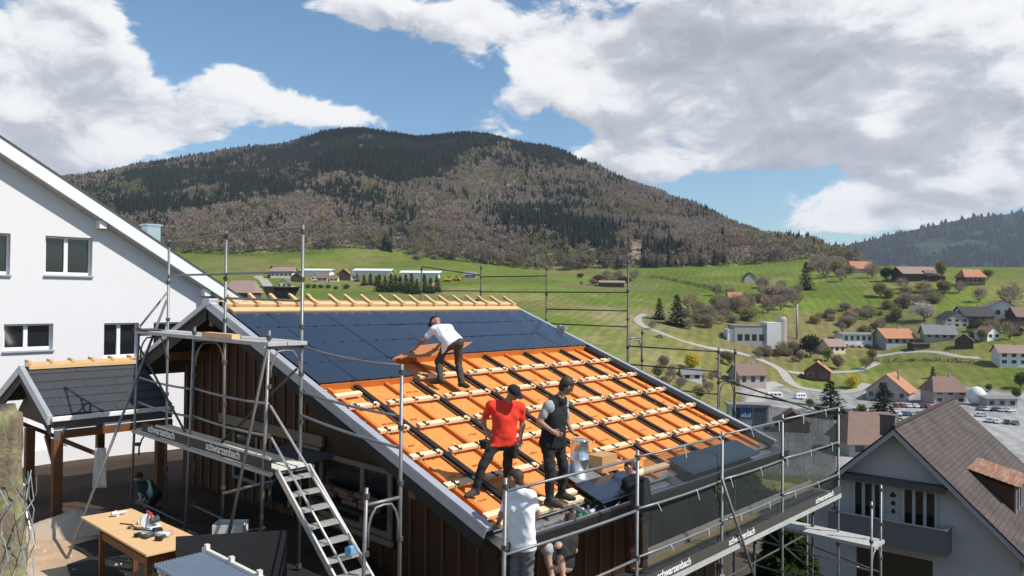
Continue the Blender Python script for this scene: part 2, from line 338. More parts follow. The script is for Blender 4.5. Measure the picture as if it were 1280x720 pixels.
def ground_colour():
    n1, n2, n3 = fbm(GX / 90, GY / 90, 4, 31), fbm(GX / 18, GY / 18, 4, 37), fbm(GX / 300, GY / 300, 3, 41)
    grass = np.array([.118, .160, .018]); olive = np.array([.180, .174, .048]); dry = np.array([.25, .21, .10]); leaf = np.array([.20, .15, .11])
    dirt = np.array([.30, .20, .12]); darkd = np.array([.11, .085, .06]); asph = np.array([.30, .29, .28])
    k = sstep(-.10, .22, n1 + .6 * n2); c = grass * (1 - k[..., None]) + olive * k[..., None]
    k = sstep(.17, .30, n2 + .4 * n1) * sstep(680, 700, GPX) * (1 - sstep(960, 1000, GPX)) * sstep(200, 300, GD) * .7; c = c * (1 - k[..., None]) + dry * k[..., None]
    pc_ = vnoise(np.floor(GX / 64 + .4 * np.floor(GY / 47)), np.floor(GY / 47), 55); c = c * (1 + (pc_[..., None] - .5) * .34 * sstep(250, 300, RG_)[..., None])
    # brown unmown slopes of the eastern hillside
    def blob(px, d, rx, rd, amt, colr, sh=1.0):
        nonlocal c
        q = np.exp(-(((GPX - px) / rx) ** 2 + ((GD - d) / rd) ** 2)); k = (sstep(.25, .6, q + .5 * n2) * amt)[..., None]; c = c * (1 - k) + np.array(colr) * k
    blob(1035, 455, 90, 45, .8, (.19, .155, .06)); blob(960, 420, 60, 40, .6, (.16, .12, .07)); blob(1130, 470, 60, 40, .5, (.15, .13, .05))
    blob(880, 300, 70, 40, .6, (.17, .14, .06)); blob(770, 360, 60, 60, .35, (.22, .2, .08)); blob(760, 640, 70, 45, .6, (.17, .13, .07))
    k = (sstep(840, 870, GD) * (GPX < 1075) * (GPX > -600))[..., None]; c = c * (1 - k) + (leaf * (1 + 1.2 * n2[..., None])) * k
    qd, qp = GD + 60 * n2, GPX + 60 * n1 + 40 * n2; k = (sstep(180, 190, qd) * (1 - sstep(338, 346, qd)) * sstep(930, 940, qp) * (GZ < -38) * sstep(-.32, -.22, n2 + n1 * .3))[..., None]; c = c * (1 - k) + asph * (1 + .5 * n2[..., None]) * k
    fb = fbm(GX / 1.3, GY / 1.3, 5, 5); shade_soil = np.array([.055, .038, .026])
    k = (1 - sstep(24, 40, RG_))[..., None]; c = c * (1 - k) + (shade_soil * (1 + 1.3 * fb[..., None])) * k  # dark soil colour that also paints in the yard's shade; sunlit front stays tan
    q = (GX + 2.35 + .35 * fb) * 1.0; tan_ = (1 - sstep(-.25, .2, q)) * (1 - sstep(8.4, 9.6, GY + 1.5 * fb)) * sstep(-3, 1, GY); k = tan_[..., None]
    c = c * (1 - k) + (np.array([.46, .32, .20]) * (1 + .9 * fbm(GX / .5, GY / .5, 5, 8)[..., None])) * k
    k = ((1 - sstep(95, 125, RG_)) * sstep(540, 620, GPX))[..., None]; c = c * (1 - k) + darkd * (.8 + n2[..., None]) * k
    return np.clip(c, .01, .9)
def mow_lines(m):
    # faint mowing swaths and tussocks in the pasture
    N, L = m.node_tree.nodes, m.node_tree.links; b = N['Principled BSDF']; src = b.inputs['Base Color'].links[0].from_socket
    tc = N.new('ShaderNodeTexCoord'); w = N.new('ShaderNodeTexWave'); w.inputs['Scale'].default_value = .055; w.inputs['Distortion'].default_value = 9; w.inputs['Detail'].default_value = 3; w.inputs['Detail Scale'].default_value = .25
    mp = N.new('ShaderNodeMapping'); mp.inputs['Rotation'].default_value = (0, 0, 1.1); L.new(tc.outputs['Object'], mp.inputs[0]); L.new(mp.outputs[0], w.inputs['Vector'])
    n = N.new('ShaderNodeTexNoise'); n.inputs['Scale'].default_value = .16; n.inputs['Detail'].default_value = 9; n.inputs['Roughness'].default_value = .7; L.new(tc.outputs['Object'], n.inputs['Vector'])
    a = N.new('ShaderNodeMapRange'); a.inputs[3].default_value = .90; a.inputs[4].default_value = 1.09; L.new(w.outputs['Fac'], a.inputs[0])
    c = N.new('ShaderNodeMapRange'); c.inputs[1].default_value = .3; c.inputs[2].default_value = .7; c.inputs[3].default_value = .72; c.inputs[4].default_value = 1.25; L.new(n.outputs['Fac'], c.inputs[0])
    k = N.new('ShaderNodeMath'); k.operation = 'MULTIPLY'; L.new(a.outputs[0], k.inputs[0]); L.new(c.outputs[0], k.inputs[1])
    v = N.new('ShaderNodeVectorMath'); v.operation = 'SCALE'; L.new(src, v.inputs[0]); L.new(k.outputs[0], v.inputs['Scale']); L.new(v.outputs[0], b.inputs['Base Color'])
def leafy_light(m, f=.45):
    # thin leaves and twigs let part of the light through
    if 'leaf' in m: return m
    m['leaf'] = 1; N, L = m.node_tree.nodes, m.node_tree.links; b = N['Principled BSDF']; src = b.inputs['Base Color'].links[0].from_socket
    t = N.new('ShaderNodeBsdfTranslucent'); L.new(src, t.inputs[0]); x = N.new('ShaderNodeMixShader'); x.inputs[0].default_value = f; L.new(b.outputs[0], x.inputs[1]); L.new(t.outputs[0], x.inputs[2])
    o = [n for n in N if n.type == 'OUTPUT_MATERIAL'][0]; L.new(x.outputs[0], o.inputs['Surface']); return m
def build_ground():
    nA, nR = GX.shape
    V = np.stack([GX, GY, GZ], -1).reshape(-1, 3)
    i, j = np.meshgrid(np.arange(nA - 1), np.arange(nR - 1), indexing='ij'); a = (i * nR + j).ravel()
    F = np.stack([a, a + nR, a + nR + 1, a + 1], -1)
    me = bpy.data.meshes.new('ground'); me.vertices.add(len(V)); me.vertices.foreach_set('co', V.ravel())
    me.loops.add(F.size); me.loops.foreach_set('vertex_index', F.ravel()); me.polygons.add(len(F)); me.polygons.foreach_set('loop_start', np.arange(len(F)) * 4)
    me.polygons.foreach_set('use_smooth', np.ones(len(F), bool)); me.update(calc_edges=True)
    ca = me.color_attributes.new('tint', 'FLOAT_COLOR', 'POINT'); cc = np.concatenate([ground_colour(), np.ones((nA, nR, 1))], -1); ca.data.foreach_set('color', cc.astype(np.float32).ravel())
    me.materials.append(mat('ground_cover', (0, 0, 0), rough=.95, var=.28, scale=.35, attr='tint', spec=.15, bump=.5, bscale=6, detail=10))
    mow_lines(me.materials[0])
    me.validate(); o = bpy.data.objects.new('terrain', me); COL.objects.link(o); tag(o, kind='structure')
build_ground()

# far ridge closing the valley
def build_far_ridge():
    pxs = np.linspace(980, 1750, 150); top = np.interp(pxs, [980, 1040, 1060, 1100, 1150, 1200, 1280, 1400, 1750], [322, 312, 306, 297, 285, 275, 264, 255, 250])
    top = top + 3 * fbm(pxs / 25, pxs * 0, 4, 77)
    rows = np.linspace(0, 1, 40); V = []
    for p, ty in zip(pxs, top):
        zc = zat(p, ty, 3900)
        for t in rows:
            d = 2600 + 1300 * t; z = -60 + (zc + 60) * t ** 1.05
            x = CAM.x + FWD[0] * d + RGT[0] * (p - 640) / FOC * d; y = CAM.y + FWD[1] * d + RGT[1] * (p - 640) / FOC * d
            V.append((x, y, z + float(fbm(np.array(x / 320), np.array(y / 320), 4, 5)) * 150 * math.sin(math.pi * t)))
        V.append((x + FWD[0] * 900, y + FWD[1] * 900, -100))
    n = len(rows) + 1; F = [(i * n + j, (i + 1) * n + j, (i + 1) * n + j + 1, i * n + j + 1) for i in range(len(pxs) - 1) for j in range(n - 1)]
    me = bpy.data.meshes.new('hills'); me.from_pydata(V, [], F); me.polygons.foreach_set('use_smooth', [True] * len(F))
    me.materials.append(mat('far_woods', (.018, .030, .026), rough=1, var=.35, scale=.006, spec=.0, col2=(.045, .075, .035), bump=1, bscale=.05))
    o = bpy.data.objects.new('hills', me); COL.objects.link(o); tag(o, kind='structure')
    return V
FARV = build_far_ridge()
# ------------------------------------------------------------------ the wood on the mountain (one mass nobody could count)
def conifer_proto(rg, tiers=4, n=6):
    V, F = [], []; h = 1.0
    for k in range(tiers):
        z0 = .06 + .80 * k / tiers; z1 = min(1.0, z0 + .46 * (1 - .35 * k / tiers)); r = .19 * (1 - k / (tiers + .3)) ** .9 + .015
        b = len(V); a0 = rg.uniform(0, 6.28)
        for i in range(n):
            a = a0 + 6.283 * i / n; rr = r * rg.uniform(.65, 1.2); V.append((rr * math.cos(a), rr * math.sin(a), z0 + rg.uniform(-.045, .03)))
        V.append((rg.uniform(-.015, .015), rg.uniform(-.015, .015), z1))
        for i in range(n): F.append((b + i, b + (i + 1) % n, b + n))
    return np.array(V), np.array(F), np.zeros(len(V))
def broad_proto(rg, n=56):
    V, F, T = [], [], []
    b = 0
    for k in range(3):   # pale trunk and forks
        a = rg.uniform(0, 6.28); e = (.14 * math.cos(a), .14 * math.sin(a), rg.uniform(.55, .85)); w = .012
        V += [(-w, 0, 0), (w, 0, 0), e]; F.append((b, b + 1, b + 2)); T += [1, 1, 1]; b += 3
    for k in range(n):
        while True:
            p = np.array([rg.uniform(-1, 1), rg.uniform(-1, 1), rg.uniform(-1, 1)])
            if .25 < p @ p < 1: break
        c = p * np.array([.27, .27, .36]) + np.array([0, 0, .62])
        out = p / np.linalg.norm(p); sd = np.cross(out, [rg.uniform(-1, 1) for _ in range(3)]); sd /= np.linalg.norm(sd) + 1e-6
        s = rg.uniform(.035, .085)
        V += [tuple(c - out * s - sd * s * .7), tuple(c - out * s + sd * s * .7), tuple(c + (out + np.array([0, 0, .5])) * s * 1.2)]
        F.append((b, b + 1, b + 2)); T += [0, 0, 0]; b += 3
    return np.array(V), np.array(F), np.array(T)
def stamp(name, items, mt):
    """items: (proto, x, y, z, height, spread, colour) stamped into one mesh"""
    Vs, Fs, Cs, b = [], [], [], 0
    for (pv, pf, pt), x, y, z, h, w, col in items:
        a = rnd.uniform(0, 6.283); c, s = math.cos(a), math.sin(a)
        v = np.empty_like(pv); v[:, 0] = (pv[:, 0] * c - pv[:, 1] * s) * h * w + x; v[:, 1] = (pv[:, 0] * s + pv[:, 1] * c) * h * w + y; v[:, 2] = pv[:, 2] * h + z
        cc = np.ones((len(pv), 4)); cc[:, :3] = col; cc[pt > 0, :3] = (.36, .32, .28)
        Vs.append(v); Fs.append(pf + b); Cs.append(cc); b += len(pv)
    V = np.concatenate(Vs); F = np.concatenate(Fs); C = np.concatenate(Cs)
    me = bpy.data.meshes.new(name); me.vertices.add(len(V)); me.vertices.foreach_set('co', V.astype(np.float32).ravel()); me.loops.add(F.size); me.loops.foreach_set('vertex_index', F.astype(np.int32).ravel())
    me.polygons.add(len(F)); me.polygons.foreach_set('loop_start', np.arange(len(F), dtype=np.int32) * 3); me.update(calc_edges=True)
    ca = me.color_attributes.new('tint', 'FLOAT_COLOR', 'POINT'); ca.data.foreach_set('color', C.astype(np.float32).ravel()); me.materials.append(mt)
    o = bpy.data.objects.new(name, me); COL.objects.link(o); return o
M_TREE = mat('foliage_tinted', (0, 0, 0), rough=.9, var=.12, scale=.3, attr='tint', spec=.1); leafy_light(M_TREE, .5)
rg = random.Random(11)
CON = [conifer_proto(rg) for _ in range(14)]; BRD = [broad_proto(rg) for _ in range(16)]
def build_wood():
    nr = np.random.default_rng(5); items = []
    N = 62000
    ph = nr.uniform(-.66, .50, N); r = np.sqrt(nr.uniform(800 ** 2, 2080 ** 2, N))
    x = CAM.x + r * (np.cos(ph) * FWD[0] + np.sin(ph) * RGT[0]); y = CAM.y + r * (np.cos(ph) * FWD[1] + np.sin(ph) * RGT[1])
    px = 640 + FOC * np.tan(ph); d = r * np.cos(ph); dC = np.interp(px, CRP, CRD)
    z = H(x, y); py = hz(px) - z / d * FOC
    edge = 838 + 45 * fbm(x / 120, y / 120, 4, 61)
    keep = (d > edge) & (d < dC + 70) & (px < 1078)
    # the little clearing with the track on the east flank
    keep &= ~((np.abs(px - (795 + (py - 320) * .12)) < 7 + 4 * fbm(x / 30, y / 30, 3, 4)) & (py > 300))
    # conifer likelihood: (px, py, rx, ry, amount)
    cb = [(455, 175, 110, 30, 1.3), (560, 180, 95, 24, 1.3), (440, 215, 100, 30, 1.0), (520, 210, 40, 22, .9), (330, 225, 120, 30, .45), (160, 235, 100, 30, .6), (230, 250, 90, 28, .5),
          (660, 195, 60, 20, .8), (700, 205, 40, 18, .6), (675, 262, 52, 26, 1.1), (735, 303, 42, 28, 1.0), (640, 290, 30, 16, .4), (500, 285, 34, 16, .5), (440, 268, 34, 12, .6), (850, 248, 40, 10, .5), (920, 272, 60, 9, .4), (1000, 300, 40, 10, .4),
          (300, 275, 120, 20, .35), (820, 318, 30, 16, .6), (560, 245, 20, 14, .3), (770, 225, 20, 14, .4), (480, 320, 20, 14, .5), (900, 310, 18, 14, .2)]
    pc = np.full(N, .05)
    for bx, by, rx, ry, am in cb: pc = pc + am * np.exp(-(((px - bx) / rx) ** 2 + ((py - by) / ry) ** 2))
    cl = fbm(x / 75, y / 75, 4, 91); pc = pc * (1 + 2.4 * cl) + cl * .42
    isC = (pc + nr.uniform(-.40, .40, N)) > .54
    reg = fbm(x / 160, y / 160, 4, 23)
    olive = fbm(x / 110, y / 110, 3, 17)
    keep &= isC | (nr.uniform(0, 1, N) < .9)
    for k in np.nonzero(keep)[0]:
        if isC[k]:
            h = nr.uniform(13, 23) ; c = np.array([.020, .031, .021]) * nr.uniform(.65, 1.4); c[0] *= nr.uniform(.85, 1.3)
            items.append((CON[nr.integers(14)], x[k], y[k], z[k] - 1, h, nr.uniform(.85, 1.25), c))
        else:
            q = nr.uniform(0, 1)
            c = np.array([.32, .245, .19]) * nr.uniform(.92, 1.08) * (1 + .9 * reg[k])
            if q < .25: c = np.array([.29, .245, .21]) * nr.uniform(.9, 1.1) * (1 + .9 * reg[k])
            if olive[k] + nr.uniform(-.2, .2) > .16: c = np.array([.23, .225, .10]) * nr.uniform(.7, 1.2)
            if q > .985: c = np.array([.33, .30, .27])
            items.append((BRD[nr.integers(16)], x[k], y[k], z[k] - .8, nr.uniform(12, 18), nr.uniform(1.0, 1.35), c))
    o = stamp('forest', items, M_TREE); tag(o, kind='stuff'); print('forest trees', len(items))
    # woods and pastures of the far ridge
    fv = np.array(FARV).reshape(-1, 41, 3)[:, :40]; it = []
    for _ in range(6500):
        i, j = nr.integers(0, fv.shape[0] - 1), nr.integers(0, 39); a, b = nr.uniform(0, 1, 2)
        p = (fv[i, j] * (1 - a) + fv[i + 1, j] * a) * (1 - b) + (fv[i, j + 1] * (1 - a) + fv[i + 1, j + 1] * a) * b
        if fbm(np.array(p[0] / 330), np.array(p[1] / 330), 3, 8) > .10 and j < 33: continue
        it.append((CON[nr.integers(14)], p[0], p[1], p[2] - 2, nr.uniform(18, 30), nr.uniform(1.5, 2.2), np.array([.012, .024, .022]) * nr.uniform(.7, 1.3)))  # conifer colour darkened to paint in the cloud shadow on this ridge
    o = stamp('far_forest', it, M_TREE); tag(o, kind='stuff')
build_wood()

# unseen cumulus added towards the sun, to throw the cloud shadow on the mountain top
def build_cloud():
    tx, ty, tz = at_depth(520, 192, 1880); hgt = 1250; t = hgt / sdir.z; c = Vector((tx, ty, tz)) + sdir * t; r = random.Random(21); b = bmesh.new()
    for k in range(46):
        a = r.uniform(0, 6.283); q = math.sqrt(r.random()); e1, e2 = 330 * q * math.cos(a), 150 * q * math.sin(a)
        p = c + Vector((RGT[0], RGT[1], 0)) * e1 + Vector((FWD[0], FWD[1], 0)) * e2 + Vector((0, 0, r.uniform(-15, 60) * (1.2 - q))); R_ = r.uniform(50, 110) * (1.15 - .5 * q)
        bmesh.ops.create_icosphere(b, subdivisions=2, radius=R_, matrix=Matrix.Translation(p) @ Matrix.Diagonal((1, 1, .55, 1)))
    for v in b.verts:
        v.co += Vector((float(fbm(np.array(v.co.x / 60), np.array(v.co.y / 60), 3, 1)), float(fbm(np.array(v.co.y / 60), np.array(v.co.z / 60), 3, 2)), float(fbm(np.array(v.co.z / 60), np.array(v.co.x / 60), 3, 3)))) * 50
    me = bpy.data.meshes.new('cloud'); b.to_mesh(me); b.free(); me.materials.append(mat('cloud_white', (.85, .86, .88), rough=1, var=.03, scale=.01, spec=0)); me.polygons.foreach_set('use_smooth', [True] * len(me.polygons))
    o = bpy.data.objects.new('cloud', me); COL.objects.link(o); tag(o, kind='stuff')
build_cloud()

# thin spring haze: even air from the valley floor to above the mountain
def build_haze():
    V_ = []
    zb, zt = -118.0, 640.0
    for z in (zb, zt):
        for f, r in ((-700, -2600), (-700, 2600), (5600, 4600), (5600, -3600)): V_.append((CAM.x + FWD[0] * f + RGT[0] * r, CAM.y + FWD[1] * f + RGT[1] * r, z))
    me = bpy.data.meshes.new('haze'); me.from_pydata(V_, [], [(3, 2, 1, 0), (4, 5, 6, 7), (0, 1, 5, 4), (1, 2, 6, 5), (2, 3, 7, 6), (3, 0, 4, 7)])
    m = bpy.data.materials.new('haze_air'); m.use_nodes = True; N = m.node_tree.nodes; N.clear(); v = N.new('ShaderNodeVolumePrincipled'); v.inputs['Color'].default_value = (.78, .86, 1, 1); v.inputs['Density'].default_value = HAZE; v.inputs['Anisotropy'].default_value = .1
    o = N.new('ShaderNodeOutputMaterial'); m.node_tree.links.new(v.outputs[0], o.inputs['Volume']); me.materials.append(m)
    ob = bpy.data.objects.new('haze', me); COL.objects.link(ob); tag(ob, kind='stuff')
HAZE = 0.000065
build_haze()
# ------------------------------------------------------------------ materials of the site
M_ORANGE = mat('orange_membrane', (.74, .275, .070), rough=.6, var=.14, scale=2.2, spec=.2, bump=.25, bscale=9, col2=(.64, .225, .055))
M_ORANGE2 = mat('orange_batten_tape', (.52, .165, .035), rough=.6, var=.18, scale=5, spec=.3)
M_BATTEN = mat('spruce_batten', (.80, .58, .36), rough=.75, var=.16, scale=3.5, stretch=(1, 6, 6), bump=.2)
M_PINE = mat('planed_pine', (.66, .44, .22), rough=.7, var=.14, scale=3, stretch=(1, 6, 6), bump=.15)
M_RUBBER = mat('black_profile', (.018, .016, .015), rough=.45, var=.3, scale=5)
M_RUBBROWN = mat('brown_profile_side', (.10, .052, .028), rough=.6, var=.3, scale=4)
M_HOOK = mat('black_steel', (.02, .02, .02), rough=.4, metal=.5)
M_TRIM = mat('light_sheet_metal', (.46, .47, .50), rough=.42, metal=.35, var=.12, scale=2.5)
M_ZINC = mat('galvanised_zinc', (.60, .62, .63), rough=.33, metal=.85, var=.18, scale=6)
M_FASCIA = mat('black_stained_board', (.022, .020, .020), rough=.7, var=.3, scale=3, stretch=(1, 5, 5))
M_SOFFIT = mat('dark_soffit', (.032, .024, .018), rough=.8, var=.3, scale=3, stretch=(1, 6, 6))
M_CLAD = mat('brown_timber_wall', (.062, .027, .010), rough=.7, var=.32, scale=1.6, stretch=(5, 5, .6), bump=.25)
M_BEAM = mat('brown_timber_beam', (.15, .058, .018), rough=.65, var=.25, scale=2, stretch=(4, 4, .7))
M_FRAME = mat('beige_window_frame', (.22, .17, .12), rough=.6, var=.15, scale=3)
M_SLATE = mat('slate_panel', (.050, .052, .056), rough=.55, var=.22, scale=3.2, bump=.15)
def glass_mat(name, col, rough=.06, var=.1):
    return mat(name, col, rough=rough, var=var, scale=1.2, spec=.8, detail=2)
M_GLASS = glass_mat('dark_window_glass', (.012, .014, .016))
M_LOGS = mat('pinkish_cut_wood', (.22, .12, .085), rough=.9, var=.3)
def solar_mat():
    m = mat('solar_glass', (.020, .026, .040), rough=.17, var=.14, scale=1.1, spec=.75, coat=.4, detail=2)
    b = m.node_tree.nodes['Principled BSDF']; b.inputs['Coat Roughness'].default_value = .12
    return m
M_SOLAR = solar_mat()

ZE, TS, CS, SN = -3.07, math.tan(SLOPE), math.cos(SLOPE), math.sin(SLOPE)
def rp(a, b, h=0.0):
    """point on the roof: a along the ridge, b up the slope from the eave, h off the surface"""
    return Vector((a, b * CS - h * SN, ZE + b * SN + h * CS))
def rbox(mb, a0, a1, b0, b1, h0, h1):
    return mb.hexa([rp(a0, b0, h0), rp(a1, b0, h0), rp(a1, b1, h0), rp(a0, b1, h0), rp(a0, b0, h1), rp(a1, b0, h1), rp(a1, b1, h1), rp(a0, b1, h1)])
YR = 8.1; ZR = ZE + YR * TS; YL = 12.1; ZL = ZR - (YL - YR) * .40; LX = 8.85

# ------------------------------------------------------------------ the house under construction
house = root('timber_house', 'brown timber house with half of its solar roof laid over orange underlay', 'house', (4.4, 5.0, -4.4))
b = MB()
def gable(x, t=.16):
    zb = -8.5
    b.prism([(x, .9, zb), (x, 11.3, zb), (x, 11.3, ZL + .8 * .4 - .26), (x, YR, ZR - .34), (x, .9, ZE + .9 * TS - .34)], (t, 0, 0))
gable(.9); gable(7.8)
b.box(1.062, 7.798, .9, 1.06, -8.5, ZE + .9 * TS - .36); b.box(1.062, 7.798, 11.14, 11.3, -8.5, ZL + .05)
wall = b.build('wall', M_CLAD, house)
bt = MB()
for k in range(26):                                    # cover strips of the board cladding
    y = 1.05 + k * .40
    top = (ZE + y * TS if y < YR else ZR - (y - YR) * .40) - .37
    if 2.85 < y < 5.5: top = -4.32
    bt.box(.868, .898, y, y + .045, -8, top)
for k in range(16):
    x = 1.2 + k * .42; bt.box(x, x + .045, .868, .898, -8, ZE + .9 * TS - .40)
bt.build('cover_strips', M_BEAM, wall)
# roof body: right slope, left slope
r = MB()
rbox(r, .0, LX, 0.0, YR / CS, -.30, -.135)
lf = Vector((0, -(.40), 1)).normalized()
r.prism([(0, YR + .02, ZR - .015), (0, YL, ZL), (0, YL, ZL - .24), (0, YR + .02, ZR - .30)], (LX, 0, 0))
roof = r.build('roof', M_SOFFIT, house)
f = MB()
rbox(f, -.032, -.002, -.02, YR / CS, -.36, -.055); f.build('fascia', M_FASCIA, roof); f = MB(); rbox(f, LX + .002, LX + .03, -.02, YR / CS, -.36, -.055); f.build('fascia', M_FASCIA, roof); f = MB()
f.prism([(-.032, YR + .03, ZR - .01), (-.032, YL, ZL), (-.032, YL, ZL - .33), (-.032, YR + .03, ZR - .36)], (.03, 0, 0))
f.build('fascia', M_FASCIA, roof)
for a0, a1 in ((-.075, .06), (LX - .06, LX + .06)):
    t = MB(); rbox(t, a0, a1, -.06, YR / CS + .01, -.05, .022); rbox(t, a0, a0 + .02, -.06, YR / CS + .01, -.15, -.052)
    t.build('verge_trim', M_TRIM, roof, bevel=.006)
t = MB(); t.prism([(-.09, YR - .02, ZR + .035), (-.09, YL + .04, ZL + .03), (-.09, YL + .04, ZL - .07), (-.09, YR - .02, ZR - .09)], (.14, 0, 0)); t.build('verge_trim', M_TRIM, roof, bevel=.006)
t = MB(); t.box(-.10, .12, YR - .13, YR + .17, ZR - .10, ZR + .055); t.build('ridge_cap', M_TRIM, roof, bevel=.01)
# rafters under the gable overhang
for yy in (1.6, 3.8, 6.0, YR, 10.2):
    zz = (ZE + yy * TS if yy <= YR else ZR - (yy - YR) * .40) - .42
    m = MB(); m.box(.02, .9, yy - .08, yy + .08, zz - .10, zz + .10); m.build('purlin', M_BEAM, roof)
def build_membrane():
    # wrinkled orange foil laid over the boards, lapped every 1.4 m
    V_, F = [], []; na, nb = 230, 190
    for i in range(na + 1):
        for j in range(nb + 1):
            a = .06 + (LX - .12) * i / na; b_ = .02 + 7.98 * j / nb
            V_.append((a, b_))
    A_ = np.array(V_); w = fbm(A_[:, 0] * 1.7, A_[:, 1] * 1.2, 5, 71) * .016 + np.abs(fbm(A_[:, 0] * 3.1 + A_[:, 1] * 1.3, A_[:, 1] * .6, 3, 5)) * .014 + ((A_[:, 1] % 1.38) < .06) * .004
    V_ = [rp(a, b_, -.130 + max(.0, min(h + .006, .024))) for (a, b_), h in zip(A_, w)]
    F = [(i * (nb + 1) + j, (i + 1) * (nb + 1) + j, (i + 1) * (nb + 1) + j + 1, i * (nb + 1) + j + 1) for i in range(na) for j in range(nb)]
    m = MB(); m.v, m.f, m.mi = [tuple(v) for v in V_], F, [0] * len(F); o = m.build('roof_membrane', M_ORANGE, roof, smooth=True, fix=False)
    # brown printed marks of the foil maker, too small to be read
    k = MB(); r = random.Random(8)
    for c in range(13):
        for d in range(5):
            a0 = .5 + c * .66 + r.uniform(-.05, .05); b0 = .5 + d * .86 + r.uniform(-.15, .15)
            for q in range(r.randint(3, 6)): rbox(k, a0 + q * .045, a0 + q * .045 + .030, b0, b0 + r.uniform(.025, .05), -.1062, -.1058)
    tag(k.build('printed_marks', mat('brown_print', (.36, .13, .035), rough=.7), o), kind='stuff')
    return o
# orange underlay, black gutters between the modules
mem = build_membrane()
CH = [.87 + 1.36 * k for k in range(6)]
for c in CH:
    m = MB(); rbox(m, c - .045, c + .045, -.10, 8.0, -.123, -.052); g = m.build('roof_channel', M_RUBBER, roof)
    m = MB(); rbox(m, c + .047, c + .105, -.02, 8.0, -.123, -.085); rbox(m, c - .098, c - .047, -.02, 8.0, -.123, -.095)
    m.build('channel_flange', M_RUBBROWN, g)
m = MB(); rbox(m, LX - .24, LX - .062, -.05, 8.0, -.123, -.03); m.build('edge_profile', M_RUBBER, roof)
m = MB(); rbox(m, .062, .10, -.05, 8.0, -.123, -.02); m.build('edge_profile', M_RUBBER, roof)
mids = [.30] + [c + .68 for c in CH[:-1]] + [CH[-1] + .60]
for c in mids:
    m = MB(); rbox(m, c - .035, c + .035, .0, 8.0, -.123, -.062); m.build('counter_batten', M_ORANGE2, roof)
m = MB()
for k in range(18):
    if k % 3: rbox(m, .135, .195, .25 + k * .24, .45 + k * .24, -.123, -.075)
m.build('packing_blocks', M_ORANGE, roof)
ROWB = [.22, 1.06, 1.92, 2.78, 3.65, 4.51, 5.37, 6.24, 7.10, 7.92]
COLA = [.10] + [c for c in CH] + [LX - .20]
def batten(a0, a1, b0, hooks=True, tilt=0.0):
    m = MB(); p = [rp(a0, b0 - .056 - tilt, -.061), rp(a1, b0 - .056, -.061), rp(a1, b0 + .056, -.061), rp(a0, b0 + .056 - tilt, -.061),
                   rp(a0, b0 - .056 - tilt, -.008), rp(a1, b0 - .056, -.004), rp(a1, b0 + .056, -.008), rp(a0, b0 + .056 - tilt, -.008)]
    m.hexa(p); o = m.build('batten', M_BATTEN, roof, bevel=.004)
    if hooks:
        for fr in ((.12, .5, .88) if a1 - a0 > .8 else (.25, .8)):
            a = a0 + (a1 - a0) * fr; h = MB()
            rbox(h, a - .012, a + .012, b0 - .10, b0 + .05, -.006, .006); rbox(h, a - .034, a + .034, b0 + .012, b0 + .026, -.006, .008)
            rbox(h, a - .012, a + .012, b0 - .10, b0 - .088, .006, .04)
            h.build('module_hook', M_HOOK, o)
for k in range(len(COLA) - 1):
    a0, a1 = COLA[k] + (.06 if k == 0 else .11), COLA[k + 1] - (.085 if k < len(COLA) - 2 else -.02)
    for i in range(6):
        if i == 5 and k < 2: continue
        if i == 0 and k in (2, 4, 5, 6): continue
        batten(a0 + rnd.uniform(-.015, .02), a1 + rnd.uniform(-.02, .02), ROWB[i], hooks=(i > 0))
batten(.17, .72, 4.10, hooks=False, tilt=.03)
batten(1.05, 1.5, .02, hooks=False); batten(1.62, 2.1, .03, hooks=False); batten(.2, .75, .0, hooks=False); batten(2.36, 3.4, .62, hooks=False)
m = MB(); rbox(m, .12, 2.18, 4.46, 4.50, -.12, .0); rbox(m, 2.30, LX - .2, 5.32, 5.36, -.12, .0); m.build('edge_strip', M_ORANGE2, roof)
# solar modules already hooked in
def module(a0, a1, b0, b1):
    m = MB(); t1, t2, t3 = [rnd.uniform(-.004, .004) for _ in range(3)]; q_ = ((a0 + .008, b0 - .02, t1), (a1 - .008, b0 - .02, t2), (a1 - .008, b1 + .012, t3), (a0 + .008, b1 + .012, t1 + t3 - t2)); m.hexa([rp(a, b_, .008 + h) for a, b_, h in q_] + [rp(a, b_, .024 + h) for a, b_, h in q_])
    o = m.build('solar_module', M_SOLAR, roof); o['label'] = 'dark glass solar module'; return o
for k in range(len(COLA) - 1):
    for i in range(4, 9):
        if i == 4: continue
        if i == 5 and k >= 2: continue
        module(COLA[k], COLA[k + 1] + (.0 if k < 6 else .13), ROWB[i], ROWB[i + 1])
for k in (2, 4, 5): module(COLA[k], COLA[k + 1], -.26, .30)
seam = MB()
for i in range(5, 9):
    k0 = 0 if i > 5 else 0; a1 = LX - .08 if i > 5 else 2.2
    rbox(seam, .1, a1, ROWB[i] - .030, ROWB[i] - .018, .0, .026)
    for k in range(int((a1 - .2) / .45)):
        a = .3 + k * .45 + rnd.uniform(-.1, .1); rbox(seam, a - .03, a + .03, ROWB[i] - .045, ROWB[i] - .012, .022, .032)
tag(seam.build('seam_hooks', M_HOOK, roof), kind='stuff')
